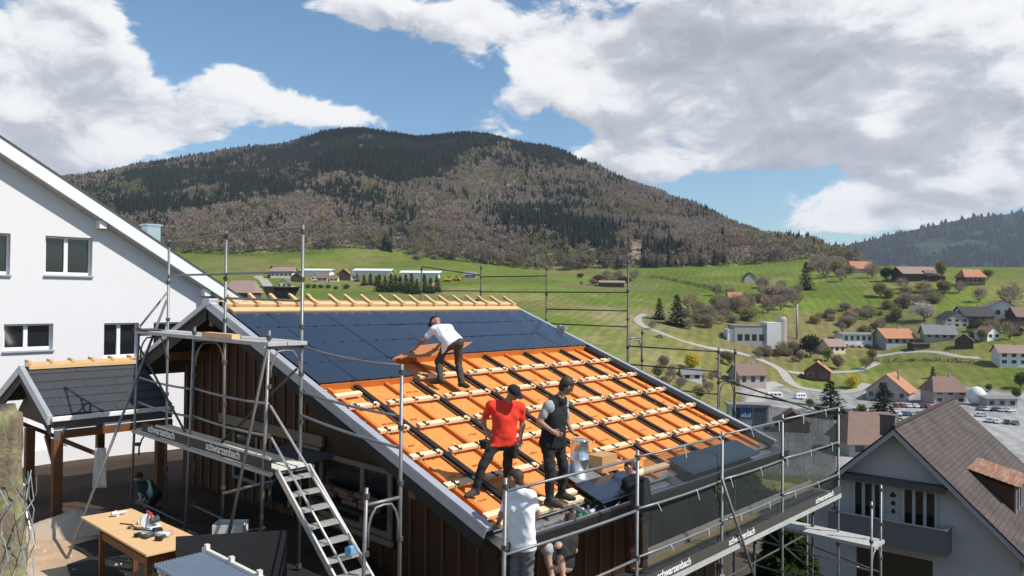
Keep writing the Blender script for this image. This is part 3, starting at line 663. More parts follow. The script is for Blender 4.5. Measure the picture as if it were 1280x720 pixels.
# ridge timbers
m = MB(); rbox(m, .16, LX - .04, 7.93, 8.13, -.02, .055); m.build('ridge_beam', M_PINE, roof, bevel=.006)
m = MB(); rbox(m, .10, LX - .02, 8.16, 8.30, -.02, .115); m.build('ridge_beam', M_PINE, roof, bevel=.006)
m = MB(); m.box(.10, LX - .04, YR + .05, YR + .22, ZR - .12, ZR + .02); m.build('ridge_beam', M_PINE, roof, bevel=.006)
for k in range(18):
    a = .30 + k * .49 + rnd.uniform(-.04, .04)
    m = MB(); m.beam(rp(a, 8.12, .13), rp(a + rnd.uniform(-.02, .02), 8.56, .145 + rnd.uniform(0, .02)), .08, .07, (0, 0, 1)); m.beam(rp(a - .01, 8.42, .175), rp(a - .01, 8.58, .185), .07, .045); m.build('ridge_rafter', M_PINE, roof, bevel=.005)
# eave: box gutter of sheet metal, eave boards
g = MB()
rbox(g, .05, LX, -.34, .0, -.20, -.185); rbox(g, .05, LX, -.36, -.34, -.20, -.04); rbox(g, .05, LX, -.02, .14, -.122, -.10)
for k in range(7): a = .5 + k * 1.36; rbox(g, a, a + .02, -.34, .0, -.184, -.05)
g.build('gutter', M_ZINC, roof)
g = MB(); rbox(g, -.02, LX, -.40, -.365, -.30, -.06); g.build('eave_board', M_FASCIA, roof)
# gable openings
GX0 = .862
w = MB(); w.box(.84, .897, 3.12, 5.22, -4.10, -2.98)
win = w.build('window', M_GLASS, house)
fr = MB()
for y in (3.08, 3.86, 5.16): fr.box(.80, .838, y, y + .11, -4.12, -2.95)
fr.box(.80, .838, 3.192, 3.858, -4.12, -4.02); fr.box(.80, .838, 3.972, 5.158, -4.12, -4.02); fr.box(.80, .838, 3.192, 3.858, -3.04, -2.95); fr.box(.80, .838, 3.972, 5.158, -3.04, -2.95)
fr.box(.74, .798, 3.0, 5.4, -4.22, -4.125)
fr.build('frame', M_FRAME, win)
l = MB(); l.box(.80, .866, 5.18, 9.3, -2.86, -2.66); l.box(.76, .798, 5.2, 6.0, -2.93, -2.87); l.build('lintel', M_FRAME, house)
c = MB(); c.hexa([(.15, 4.8, -3.08), (.86, 4.8, -2.98), (.86, 6.4, -2.98), (.15, 6.4, -3.08), (.15, 4.8, -3.05), (.86, 4.8, -2.94), (.86, 6.4, -2.94), (.15, 6.4, -3.05)]); c.build('canopy', mat('grey_canopy', (.10, .10, .11), rough=.7), house)
for y in (5.30, 7.2): m = MB(); m.box(.74, .86, y, y + .16, -4.25, -2.96); m.build('post', M_BEAM, house)
w = MB(); w.box(.85, .897, 5.62, 7.1, -4.2, -3.0); dr = w.build('door', M_GLASS, house)
m = MB()
for y in (5.55, 6.3, 7.05): m.box(.82, .848, y, y + .09, -4.2, -2.98)
m.build('frame', M_FRAME, dr)
w = MB(); w.box(.85, .897, 7.7, 8.6, -3.95, -3.05); ww = w.build('window', M_GLASS, house)
m = MB(); m.box(.82, .848, 7.62, 7.70, -4.0, -3.0); m.box(.82, .848, 8.6, 8.68, -4.0, -3.0); m.box(.82, .848, 7.702, 8.598, -4.0, -3.93); m.build('frame', M_FRAME, ww)
# firewood stacked behind the glass shows pink: logs on a shelf in front of the pane
lg = root('firewood_stack', 'stack of pinkish split billets lying under the dark eave by the tall window', 'firewood', (.62, 4.5, -3.9))
rr_ = random.Random(3)
for k in range(9):
    y = 3.3 + (k % 3) * .62 + rr_.uniform(-.08, .08); z = -3.66 + (k // 3) * .085; L_ = rr_.uniform(.42, .58)
    m = MB(); m.beam((.66 + rr_.uniform(-.05, .05), y, z), (.68, y + L_, z + rr_.uniform(-.01, .02)), rr_.uniform(.10, .16), .075); m.build('log', M_LOGS, lg, bevel=.012)
m = MB(); m.box(.5, .8, 3.2, 5.1, -3.76, -3.71); m.build('shelf', M_SOFFIT, lg)
# ------------------------------------------------------------------ white house behind
M_WHITE = mat('white_render', (.70, .68, .68), rough=.9, var=.025, scale=.7, bump=.12, bscale=60)
M_WHITEP = mat('white_paint', (.76, .76, .76), rough=.5, var=.03)
M_GREYU = mat('grey_soffit', (.46, .45, .43), rough=.7, var=.05)
M_TILE = mat('grey_roof_tile', (.10, .095, .09), rough=.8, var=.25, scale=6)
M_CHROME = mat('stainless_flue', (.70, .71, .72), rough=.25, metal=.9, var=.1)
wh = root('white_house', 'large white rendered house with a steep verge, seen behind the timber house', 'house', (0, 18, -5))
YW = 17.0
def vz(x): return 3.66 - (x + 1.67) * .615           # underside of the verge on the wall plane
ops = [(-2.6, -1.385, .48, 1.60), (-.54, .68, .50, 1.60), (-1.51, -.31, -1.60, -.87), (1.03, 2.02, -1.93, -.89), (2.46, 3.5, -1.93, -.89), (-.9, .1, -4.4, -2.6)]
xs = sorted(set([-11.0, 4.23] + [v for o in ops for v in o[:2]]))
b = MB()
for x0, x1 in zip(xs[:-1], xs[1:]):
    z = -6.5; seg = sorted([o for o in ops if o[0] <= x0 + 1e-6 and o[1] >= x1 - 1e-6], key=lambda o: o[2])
    for o in seg:
        b.quad((x0, YW, z), (x1, YW, z), (x1, YW, o[2]), (x0, YW, o[2])); z = o[3]
    b.quad((x0, YW, z), (x1, YW, z), (x1, YW, vz(x1) + .02), (x0, YW, vz(x0) + .02))
for x0, x1, z0, z1 in ops:
    d = YW + .20
    b.quad((x0, YW, z0), (x0, d, z0), (x0, d, z1), (x0, YW, z1)); b.quad((x1, YW, z0), (x1, d, z0), (x1, d, z1), (x1, YW, z1))
    b.quad((x0, YW, z1), (x1, YW, z1), (x1, d, z1), (x0, d, z1)); b.quad((x0, YW, z0), (x1, YW, z0), (x1, d, z0), (x0, d, z0))
b.quad((4.23, YW, -6.5), (4.23, YW + 11, -6.5), (4.23, YW + 11, vz(4.23)), (4.23, YW, vz(4.23)))
b.quad((-11, YW, -6.5), (-11, YW + 11, -6.5), (-11, YW + 11, vz(-11)), (-11, YW, vz(-11)))
b.build('wall', M_WHITE, wh)
def white_window(x0, x1, z0, z1, mull=.46):
    g = MB(); g.box(x0, x1, YW + .202, YW + .215, z0, z1); w = g.build('window', M_GLASS, wh)
    f = MB(); y0, y1 = YW + .15, YW + .198; t = .055
    f.box(x0 + .004, x0 + t, y0, y1, z0 + .004, z1 - .004); f.box(x1 - t, x1 - .004, y0, y1, z0 + .004, z1 - .004)
    f.box(x0 + t, x1 - t, y0, y1, z0 + .004, z0 + t + .03); f.box(x0 + t, x1 - t, y0, y1, z1 - t, z1 - .004)
    m = x0 + (x1 - x0) * mull; f.box(m - .05, m + .05, y0 - .01, y1, z0 + t + .03, z1 - t)
    f.build('frame', M_WHITEP, w)
    s = MB(); s.box(x0 - .03, x1 + .03, YW - .07, YW + .14, z0 - .05, z0 - .004); s.build('sill', M_TRIM, w)
for o in ops[:5]: white_window(*o)
g = MB(); g.box(ops[5][0], ops[5][1], YW + .17, YW + .2, ops[5][2], ops[5][3]); g.build('door', M_WHITEP, wh)
rf = MB()
A = [(x, 16.58, vz(x) + dz) for x, dz in ((-11, .0), (5.3, .0), (5.3, .42), (-11, .42))]
rf.prism([(-11, 16.64, vz(-11) + .02), (5.45, 16.64, vz(5.45) + .02), (5.45, 16.64, vz(5.45) + .40), (-11, 16.64, vz(-11) + .40)], (-3.9, 11.4, 0))
ro = rf.build('roof', M_GREYU, wh)
t = MB(); t.prism([(-11, 16.58, vz(-11) - .0), (5.5, 16.58, vz(5.5) - .0), (5.5, 16.58, vz(5.5) + .40), (-11, 16.58, vz(-11) + .40)], (0, .055, 0)); t.build('verge_board', M_WHITEP, ro)
t = MB(); t.prism([(-11, 16.55, vz(-11) + .405), (5.5, 16.55, vz(5.5) + .405), (5.5, 16.55, vz(5.5) + .45), (-11, 16.55, vz(-11) + .45)], (-3.9, 11.4, 0)); t.build('roof_tiles', M_TILE, ro)
for x, z in ((.86, 2.16), (4.02, .28)):
    m = MB(); m.box(x - .10, x + .10, 16.68, 16.998, vz(x) - .22, vz(x) + .015); m.build('purlin_end', M_WHITEP, ro)
m = MB(); m.box(2.35, 2.75, 17.3, 17.75, vz(2.6) + .2, 2.12); m.box(2.30, 2.80, 17.25, 17.8, 2.12, 2.17); m.build('roof_vent', M_CHROME, ro)

# ------------------------------------------------------------------ porch / shed in front of it
an = root('wooden_shed', 'small open shed with a slate roof on brown posts beside the timber house', 'shed', (-1.3, 11.2, -4.5))
AR, AZR, AE, AZE, AB, AZB = 11.62, -1.58, 9.69, -2.44, 13.5, -2.43
A0, A1 = -2.5, -.06
def sp_(y): return AZR - (AR - y) * (AZR - AZE) / (AR - AE) if y <= AR else AZR - (y - AR) * (AZR - AZB) / (AB - AR)
r = MB(); r.prism([(A0 + .05, AE, AZE - .10), (A0 + .05, AR, AZR - .10), (A0 + .05, AB, AZB - .10), (A0 + .05, AB, AZB - .02), (A0 + .05, AR, AZR - .02), (A0 + .05, AE, AZE - .02)], (A1 - A0 - .05, 0, 0))
ar = r.build('roof', M_SOFFIT, an)
n = 6
for k in range(n):                                     # six courses of slates, two-wide lap joints
    y0 = AE + (AR - .06 - AE) * k / n; y1 = AE + (AR - .06 - AE) * (k + 1) / n + .03; x = A0 + .07 - (.3 if k % 2 else 0)
    m = MB()
    while x < A1:
        xa, xb = max(x, A0 + .06), min(x + .62, A1); x += .62
        if xb - xa < .05: continue
        m.hexa([(xa + .003, y0, sp_(y0) + .012), (xb - .003, y0, sp_(y0) + .012), (xb - .003, y1, sp_(y1) - .006), (xa + .003, y1, sp_(y1) - .006),
                (xa + .003, y0, sp_(y0) + .024), (xb - .003, y0, sp_(y0) + .024), (xb - .003, y1, sp_(y1) + .004), (xa + .003, y1, sp_(y1) + .004)])
    m.build('slate_course', M_SLATE, ar)
for ya, yb in ((AE, AR), (AR, AB)):
    t = MB(); t.prism([(A0 - .02, ya - .03, sp_(ya) - .16), (A0 - .02, yb, sp_(yb) - .16), (A0 - .02, yb, sp_(yb) + .03), (A0 - .02, ya - .03, sp_(ya) + .03)], (.09, 0, 0)); t.build('verge_trim', M_TRIM, ar, bevel=.006)
    t = MB(); t.prism([(A0 + .02, ya, sp_(ya) - .36), (A0 + .02, yb, sp_(yb) - .36), (A0 + .02, yb, sp_(yb) - .165), (A0 + .02, ya, sp_(ya) - .165)], (.04, 0, 0)); t.build('fascia', M_FASCIA, ar)
t = MB(); t.box(A0 + .05, A1, AE - .10, AE - .005, AZE - .10, AZE - .01); t.build('gutter', mat('white_metal_gutter', (.80, .80, .80), rough=.4, metal=.1, var=.06), ar, bevel=.01)
for z0 in (-.28, -.46):
    t = MB(); t.box(A0 + .12, A1, AE + .02, AE + .05, AZE + z0, AZE + z0 + .16); t.build('fascia_board', mat('weathered_board', (.10, .10, .10), rough=.8, var=.25, scale=3, stretch=(1, 5, 5)), ar)
m = MB(); m.box(A0 + .1, A1 - .15, AR - .10, AR + .02, AZR + .0, AZR + .075); m.build('ridge_beam', M_PINE, ar)
m = MB(); m.box(A0 + .12, A1 - .1, AR - .24, AR - .12, AZR - .06, AZR + .02); m.build('ridge_beam', M_PINE, ar)
for k in range(6):
    x = A0 + .16 + k * .42; m = MB(); m.beam((x, AR - .12, AZR + .085), (x, AR + .16, AZR + .10), .06, .06); m.build('ridge_rafter', M_PINE, ar)
m = MB(); m.prism([(A0 + .30, AE + .5, AZE - .35), (A0 + .30, AR, AZR - .2), (A0 + .30, AB - .5, AZB - .35)], (.04, 0, 0)); m.build('gable_panel', M_CLAD, an)
m = MB(); m.beam((A0 + .25, AE + .06, -2.83), (A1, AE + .06, -2.83), .14, .14); m.build('beam', M_BEAM, an); m = MB(); m.beam((A0 + .25, AB - .15, -2.83), (A1, AB - .15, -2.83), .14, .14); m.build('beam', M_BEAM, an)
for x, y in ((-2.31, 9.75), (-2.31, 11.55), (-2.31, 13.3), (-.3, 9.75), (-.3, 13.3)):
    m = MB(); m.box(x - .085, x + .085, y - .085, y + .085, float(H(x, y)) - .1, -2.90); m.build('post', M_BEAM, an, bevel=.006)
for (p, q) in (((-2.2, 9.75, -2.95), (-1.5, 9.78, -3.35)), ((-2.31, 10.4, -2.92), (-2.31, 9.85, -3.45)), ((-2.2, 13.25, -2.95), (-1.2, 13.25, -3.5))):
    m = MB(); m.beam(p, q, .09, .09); m.build('brace', M_BEAM, an)

# ------------------------------------------------------------------ scaffolding
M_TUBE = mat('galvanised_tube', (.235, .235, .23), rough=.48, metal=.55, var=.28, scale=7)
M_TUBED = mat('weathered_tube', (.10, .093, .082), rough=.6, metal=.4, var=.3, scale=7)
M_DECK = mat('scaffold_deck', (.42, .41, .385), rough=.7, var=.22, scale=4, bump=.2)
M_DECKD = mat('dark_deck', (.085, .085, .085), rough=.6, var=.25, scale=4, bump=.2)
M_TOE = mat('dark_toe_board', (.06, .057, .05), rough=.7, var=.25, scale=4)
M_PLANK = mat('pale_plank', (.62, .58, .50), rough=.8, var=.2, scale=4)
M_LETTER = mat('white_lettering', (.78, .78, .76), rough=.6, var=.1)
def lettering(word, p, xdir, size, parent, name='lettering'):
    """flat bold lettering standing upright at p, running along xdir"""
    cu = bpy.data.curves.new('lettering', 'FONT'); cu.body = word; cu.size = size; cu.extrude = .002; cu.offset = size * .018; cu.space_character = .97
    tmp = bpy.data.objects.new('tmp', cu); COL.objects.link(tmp)
    me = bpy.data.meshes.new_from_object(tmp.evaluated_get(bpy.context.evaluated_depsgraph_get())); bpy.data.objects.remove(tmp); bpy.data.curves.remove(cu)
    X = Vector(xdir).normalized(); Z = Vector((0, 0, 1)); Y = Z.cross(X); o3 = wloc(parent)
    me.transform(Matrix(((X.x, Z.x, -Y.x, p[0] - o3.x), (X.y, Z.y, -Y.y, p[1] - o3.y), (X.z, Z.z, -Y.z, p[2] - o3.z), (0, 0, 0, 1))))
    me.materials.clear(); me.materials.append(M_LETTER)
    o = bpy.data.objects.new(name, me); COL.objects.link(o); o.parent = parent; return o
def standard(par, x, y, z0, z1, m=None, dx=0, dy=0):
    t = MB(); t.tube([(x + dx * (z0 - z1), y + dy * (z0 - z1), z0), (x, y, z1)], .0255, 8); o = t.build('standard', m or M_TUBE, par, smooth=True)
    z = z1 - .10
    while z > max(z0, -7):
        c = MB(); c.tube([(x, y, z - .03), (x, y, z + .03)], .043, 8); c.build('coupler', M_TUBED, o); z -= .74
    return o
def rail(par, p, q, sag=0.0, m=None, r=.0205, name='guard_rail'):
    p, q = Vector(p), Vector(q); pts = [p + (q - p) * t - Vector((0, 0, sag * 4 * t * (1 - t))) for t in (0, .25, .5, .75, 1)] if sag else [p, q]
    t = MB(); t.tube(pts, r, 7); return t.build(name, m or M_TUBE, par, smooth=True)
def arch(par, p, q, z, drop=.45, m=None):
    """transom with the curved stiffener below it"""
    p, q = Vector(p), Vector(q); t = MB(); t.tube([(p.x, p.y, z), (q.x, q.y, z)], .0235, 7)
    o = t.build('frame_transom', m or M_TUBE, par, smooth=True); a = MB(); d = q - p
    prof = [(.06, -drop), (.06, -.30), (.14, -.16), (.27, -.06), (.5, -.045), (.73, -.06), (.86, -.16), (.94, -.30), (.94, -drop)]
    a.tube([(p.x + d.x * t_, p.y + d.y * t_, z + dz) for t_, dz in prof], .0165, 7); a.build('arch_brace', m or M_TUBE, o, smooth=True); return o
gs = root('gable_scaffold', 'grey tube scaffold with two decks and a stair before the dark gable', 'scaffold', (-1.1, 4.5, -4.2))
AI, AO = -.85, -1.40
ybay = [8.13, 5.75, 3.25, .79]
def gz(x, y): return float(H(x, y)) - .02
for y, z in zip(ybay, (1.07, 1.12, 1.09, -.91)): standard(gs, AI, y, gz(AI, y), z)
for y, z in zip(ybay, (-.59, -.56, -.54, -2.46)): standard(gs, AO, y, gz(AO, y), z, dx=.03)
zt = [1.03, 1.07, 1.05]
for k in range(2):
    ya, yb = ybay[k], ybay[k + 1]
    rail(gs, (AI, ya, zt[k]), (AI, yb, zt[k + 1])); rail(gs, (AI, ya, .365), (AI, yb, .36))
    rail(gs, (AO, ya, -1.62), (AO, yb, -1.64), .03); rail(gs, (AO, ya, -2.10), (AO, yb, -2.12), .03)
rail(gs, (AI, 5.75, -.07), (AI, 3.25, -.09))
rail(gs, (AI, 3.25, -.80), (AI, .79, -.93), .05); rail(gs, (AI, 3.25, -1.50), (AI, .79, -1.61), .03); rail(gs, (AI, 3.25, -1.86), (AI, .79, -2.03), .03)
rail(gs, (AO, 5.75, -3.62), (AO, 3.25, -3.66), m=M_TUBED); rail(gs, (AO, 8.13, -4.0), (AO, 5.75, -4.0), m=M_TUBED)
for y in ybay[:3]: arch(gs, (AO, y, 0), (AI, y, 0), -.80)
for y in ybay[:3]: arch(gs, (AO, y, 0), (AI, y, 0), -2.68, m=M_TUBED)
arch(gs, (AO, .79, 0), (AI, .79, 0), -2.68, drop=.55)
rail(gs, (AO - .02, 8.1, -1.0), (AO - .02, 5.8, -2.55), m=M_TUBED, name='brace'); rail(gs, (AI - .05, 3.3, -1.15), (AI - .05, 5.7, -2.6), m=M_TUBED, name='brace')
rail(gs, (AO, 3.3, -3.5), (AO, 5.7, -4.2), m=M_TUBED, name='brace'); rail(gs, (AO, 8.13, -.66), (AI, 8.13, .05), name='brace')
rail(gs, (-2.05, 3.45, gz(-2.05, 3.45)), (AO - .03, 3.22, -.72), m=M_TUBED, r=.024, name='brace')
rail(gs, (-1.92, 3.60, -2.95), (-1.34, 3.20, -2.78), name='brace', r=.024)
rail(gs, (-3.07, 6.62, gz(-3.07, 6.62)), (-.88, 8.12, -.12), r=.024, m=M_TUBE, name='brace')
for x0, x1 in ((AO - .06, AO + .26), (AO + .27, AI + .06)):
    d = MB(); d.box(x0, x1, 3.18, 8.22, -.775, -.715); d.build('deck', M_DECK, gs, bevel=.006)
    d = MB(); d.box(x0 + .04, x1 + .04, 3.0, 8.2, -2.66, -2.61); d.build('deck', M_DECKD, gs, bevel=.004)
d = MB(); d.box(AO - .07, AO + .3, 7.6, 8.3, -.70, -.685); d.build('deck_edge', M_TUBED, gs)
t = MB(); t.box(AO - .075, AO - .05, 3.05, 7.75, -2.60, -2.44); tb = t.build('toe_board', M_TOE, gs)
t = MB(); t.box(AO - .085, AO - .035, 3.05, 7.1, -2.438, -2.405); t.build('toe_board_edge', M_PLANK, tb)
t = MB(); t.box(AO - .09, AO - .03, 3.05, 8.2, -2.68, -2.625); t.build('deck_edge', M_DECK, gs)
for y in (7.45, 5.10): lettering('schwarzenbach', (AO - .078, y, -2.565), (0, -1, 0), .195, tb)
# stair of aluminium
st = root('stair_ladder', 'aluminium stair with handrails climbing to the lower scaffold deck', 'stair', (-1.15, 2.0, -4.2))
M_ALU = mat('aluminium', (.62, .60, .56), rough=.42, metal=.6, var=.2, scale=6)
ytop, ztop, ybot = 2.98, -2.60, .90; sl_ = 1.17 / 1.47; zb_ = ztop - (ytop - ybot) * sl_
for x in (AO + .0, AI - .02):
    m = MB(); m.beam((x, ytop, ztop), (x, ybot, zb_), .035, .10, (0, 0, 1)); m.build('stringer', M_ALU, st, bevel=.004)
for k in range(9):
    t_ = (k + .55) / 9; y = ytop + (ybot - ytop) * t_; z = ztop + (zb_ - ztop) * t_
    m = MB(); m.box(AO + .02, AI - .04, y - .09, y + .09, z - .02, z + .012); m.build('tread', M_ALU, st)
for p, q in (((AO, 3.19, -1.66), (AO, .85, -3.38)), ((AO, 3.15, -2.13), (AO, 1.2, -3.66))):
    m = MB(); m.tube([p, q], .018, 7); m.build('handrail', M_ALU, st, smooth=True)
m = MB(); m.box(AO, AI - .02, 2.97, 3.42, -2.60, -2.575); m.build('landing', M_PLANK, st)
tape = MB(); tape.box(AO + .22, AO + .40, 1.50, 1.58, -3.56, -3.44); tag(tape.build('box', mat('pale_blue_plastic', (.16, .36, .62), rough=.5), None, bevel=.02), 'small pale blue plastic box sitting on a tread of the aluminium stair', 'box')

es = root('eave_scaffold', 'long tube scaffold with lettered boards along the low eave', 'scaffold', (4.9, -.6, -8))
YO, YI = -.85, -.28
XB = [-.55, 2.30, 4.91, 7.36, 10.32]
for k, x in enumerate(XB): standard(es, x, YO, gz(x, YO), (-2.20, -2.26, -2.29, -2.26, -2.42)[k], dx=.012 if k == 0 else (-.01 if k > 2 else 0)); standard(es, x, YI, gz(x, YI), -4.36, M_TUBED)
for k in range(4):
    for z in (-2.36, -3.13, -3.85): rail(es, (XB[k], YO, z + .0), (XB[k + 1], YO, z - .02 + (-.04 if k == 3 else 0)), .02 if z < -3 else 0)
    rail(es, (XB[k], YO, -6.3), (XB[k + 1], YO, -6.3)); rail(es, (XB[k], YI, -5.3), (XB[k + 1], YI, -5.3), m=M_TUBED)
for x in XB: arch(es, (x, YO, 0), (x, YI, 0), -4.42, drop=.5, m=M_TUBED)
rail(es, (4.73, -.93, -3.05), (6.35, -.93, -5.6), r=.026, name='brace'); rail(es, (4.91, YO, -4.75), (6.6, YO, -6.3), name='brace'); rail(es, (4.91, YO, -4.75), (3.6, YO, -6.3), name='brace')
rail(es, (7.4, YI, -4.5), (10.3, YI, -6.2), m=M_TUBED, name='brace')
for y0, y1 in ((-.83, -.56), (-.55, -.25)):
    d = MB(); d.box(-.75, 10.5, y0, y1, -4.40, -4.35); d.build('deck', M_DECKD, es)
t = MB(); t.box(-.6, 10.4, -.885, -.86, -4.34, -4.18); tb = t.build('toe_board', M_TOE, es)
t = MB(); t.box(-.6, 10.4, -.895, -.85, -4.44, -4.352); t.build('deck_edge', M_DECK, es)
t = MB(); t.box(3.2, 10.2, -.30, -.26, -4.30, -4.12); t.build('inner_plank', M_PLANK, es)
for x in (2.80, 5.10, 8.95): lettering('schwarzenbach', (x, -.888, -4.305), (1, 0, 0), .17, tb)
# lower level past the far corner
lw = root('lower_scaffold', 'lower pale-decked scaffold bay behind the far end of the eave scaffold', 'scaffold', (10.4, -1, -8))
for x, y, z in ((9.75, -1.75, -4.25), (10.35, -1.75, -4.0), (11.2, .2, -4.3)): standard(lw, x, y, gz(x, y), z)
arch(lw, (9.75, -1.75, 0), (10.35, -1.75, 0), -5.28, .6)
for x0, x1 in ((9.80, 10.12), (10.13, 10.45)):
    d = MB(); d.box(x0, x1, -1.80, .45, -5.27, -5.20); d.build('deck', M_DECK, lw)
for z in (-5.7, -6.3, -7.0): rail(lw, (9.75, -1.75, z), (9.9, 1.2, z + .05)); rail(lw, (10.35, -1.75, z - .2), (11.2, .2, z - .2), m=M_TUBED)
d = MB(); d.box(8.2, 9.7, -1.9, -1.2, -6.65, -6.6); d.build('deck', M_PLANK, lw); d = MB(); d.box(6.8, 8.1, -1.7, -1.0, -6.95, -6.9); d.build('deck', M_DECK, lw)
# far gable
fs = root('far_scaffold', 'dark thin scaffold rails standing beyond the far verge against the meadow', 'scaffold', (9.8, 6, -8))
XF = 9.6; yf = [12.75, 9.88, 7.18, 4.35, 1.72]
for y, z in zip(yf, (1.0, 1.0, .92, 1.02, -1.18)): standard(fs, XF, y, gz(XF, y), z, M_TUBED)
for y, z in ((4.32, -.84), (1.62, -1.22)): standard(fs, 10.25, y, gz(10.25, y), z, M_TUBED)
for k, zz in enumerate(((.95, .18), (.62, .15), (.15, -.34, -.76, -1.75), (-1.27, -1.75, -2.3))):
    for z in zz: rail(fs, (XF, yf[k], z + (.05 if k == 0 and z > .5 else 0)), (XF, yf[k + 1], z - (.28 if k == 0 and z > .5 else 0)), m=M_TUBED, r=.019)
arch(fs, (XF, 4.35, 0), (10.25, 4.32, 0), -1.07, .6); arch(fs, (XF, 1.72, 0), (10.25, 1.62, 0), -2.0, .6, m=M_TUBED)
rail(fs, (XF, 1.72, -1.9), (XF, -.85, -2.5), m=M_TUBED); rail(fs, (10.32, -.85, -2.48), (10.25, 1.62, -2.3), m=M_TUBED)
d = MB(); d.box(9.62, 10.24, 1.6, 12.8, -3.2, -3.15); d.build('deck', M_DECKD, fs)
# debris netting
def net_mat():
    m = bpy.data.materials.new('safety_netting'); m.use_nodes = True; nt = m.node_tree; N, L = nt.nodes, nt.links; N.clear()
    tc = N.new('ShaderNodeTexCoord'); b = N.new('ShaderNodeTexBrick'); b.inputs['Scale'].default_value = 24; b.offset = .5
    b.inputs['Mortar Size'].default_value = .030; b.inputs['Brick Width'].default_value = .7; b.inputs['Row Height'].default_value = .5; b.inputs['Mortar Smooth'].default_value = .3
    mp = N.new('ShaderNodeMapping'); mp.inputs['Rotation'].default_value = (RAD(90), 0, 0); L.new(tc.outputs['Object'], mp.inputs[0]); L.new(mp.outputs[0], b.inputs['Vector'])
    n = N.new('ShaderNodeTexNoise'); n.inputs['Scale'].default_value = 1.1; n.inputs['Detail'].default_value = 3; L.new(tc.outputs['Object'], n.inputs['Vector'])
    d = N.new('ShaderNodeBsdfDiffuse'); d.inputs[0].default_value = (.046, .054, .053, 1); t = N.new('ShaderNodeBsdfTransparent'); mx = N.new('ShaderNodeMixShader')
    a = N.new('ShaderNodeMath'); a.operation = 'MULTIPLY_ADD'; a.inputs[1].default_value = .45; L.new(b.outputs['Fac'], a.inputs[0])
    a2 = N.new('ShaderNodeMath'); a2.operation = 'MULTIPLY_ADD'; a2.inputs[1].default_value = .18; a2.inputs[2].default_value = .38; L.new(n.outputs['Fac'], a2.inputs[0]); L.new(a2.outputs[0], a.inputs[2])
    L.new(a.outputs[0], mx.inputs[0]); L.new(t.outputs[0], mx.inputs[1]); L.new(d.outputs[0], mx.inputs[2])
    o = N.new('ShaderNodeOutputMaterial'); L.new(mx.outputs[0], o.inputs[0]); return m
M_NET = net_mat()
def net(p0, p1, z0, z1, name, label, depth=.05, nx=60, nz=18):
    p0, p1 = Vector(p0), Vector(p1); d = p1 - p0; nrm = Vector((-d.y, d.x, 0)).normalized(); V, F = [], []
    for i in range(nx + 1):
        for j in range(nz + 1):
            u, w = i / nx, j / nz; p = p0 + d * u; q = float(fbm(np.array(u * 9.0), np.array(w * 3.0), 2, 13)) * depth * 2 + math.sin(u * 40) * .012
            sag = .05 * (1 - abs(math.sin(u * d.length / 2.7 * math.pi))) * w
            V.append((p.x + nrm.x * q, p.y + nrm.y * q, z0 + (z1 - z0) * w - sag))
    F = [(i * (nz + 1) + j, (i + 1) * (nz + 1) + j, (i + 1) * (nz + 1) + j + 1, i * (nz + 1) + j + 1) for i in range(nx) for j in range(nz)]
    me = bpy.data.meshes.new(name); me.from_pydata(V, [], F); me.polygons.foreach_set('use_smooth', [True] * len(F)); me.materials.append(M_NET)
    o = bpy.data.objects.new(name, me); COL.objects.link(o); tag(o, label, 'netting'); return o
n1 = net((2.55, -.79, 0), (10.28, -.79, 0), -4.2, -2.40, 'safety_net', 'dark green debris net hung along the eave scaffold rails')
n2 = net((10.36, -.82, 0), (10.30, 1.6, 0), -4.3, -2.55, 'safety_net', 'darker short net closing the far end of the eave scaffold', nx=24)
# white ties along the rails
M_TIE = mat('white_cable_tie', (.72, .72, .70), rough=.5)
for k in range(20):
    x = 2.8 + k * .39; z = (-3.13, -3.85, -2.36)[k % 3]; m = MB(); m.tube([(x, YO - .03, z - .0), (x + .01, YO - .05, z - .03), (x + rnd.uniform(-.02, .09), YO - .06, z - rnd.uniform(.10, .2))], .007, 5); m.build('cable_tie', M_TIE, es)
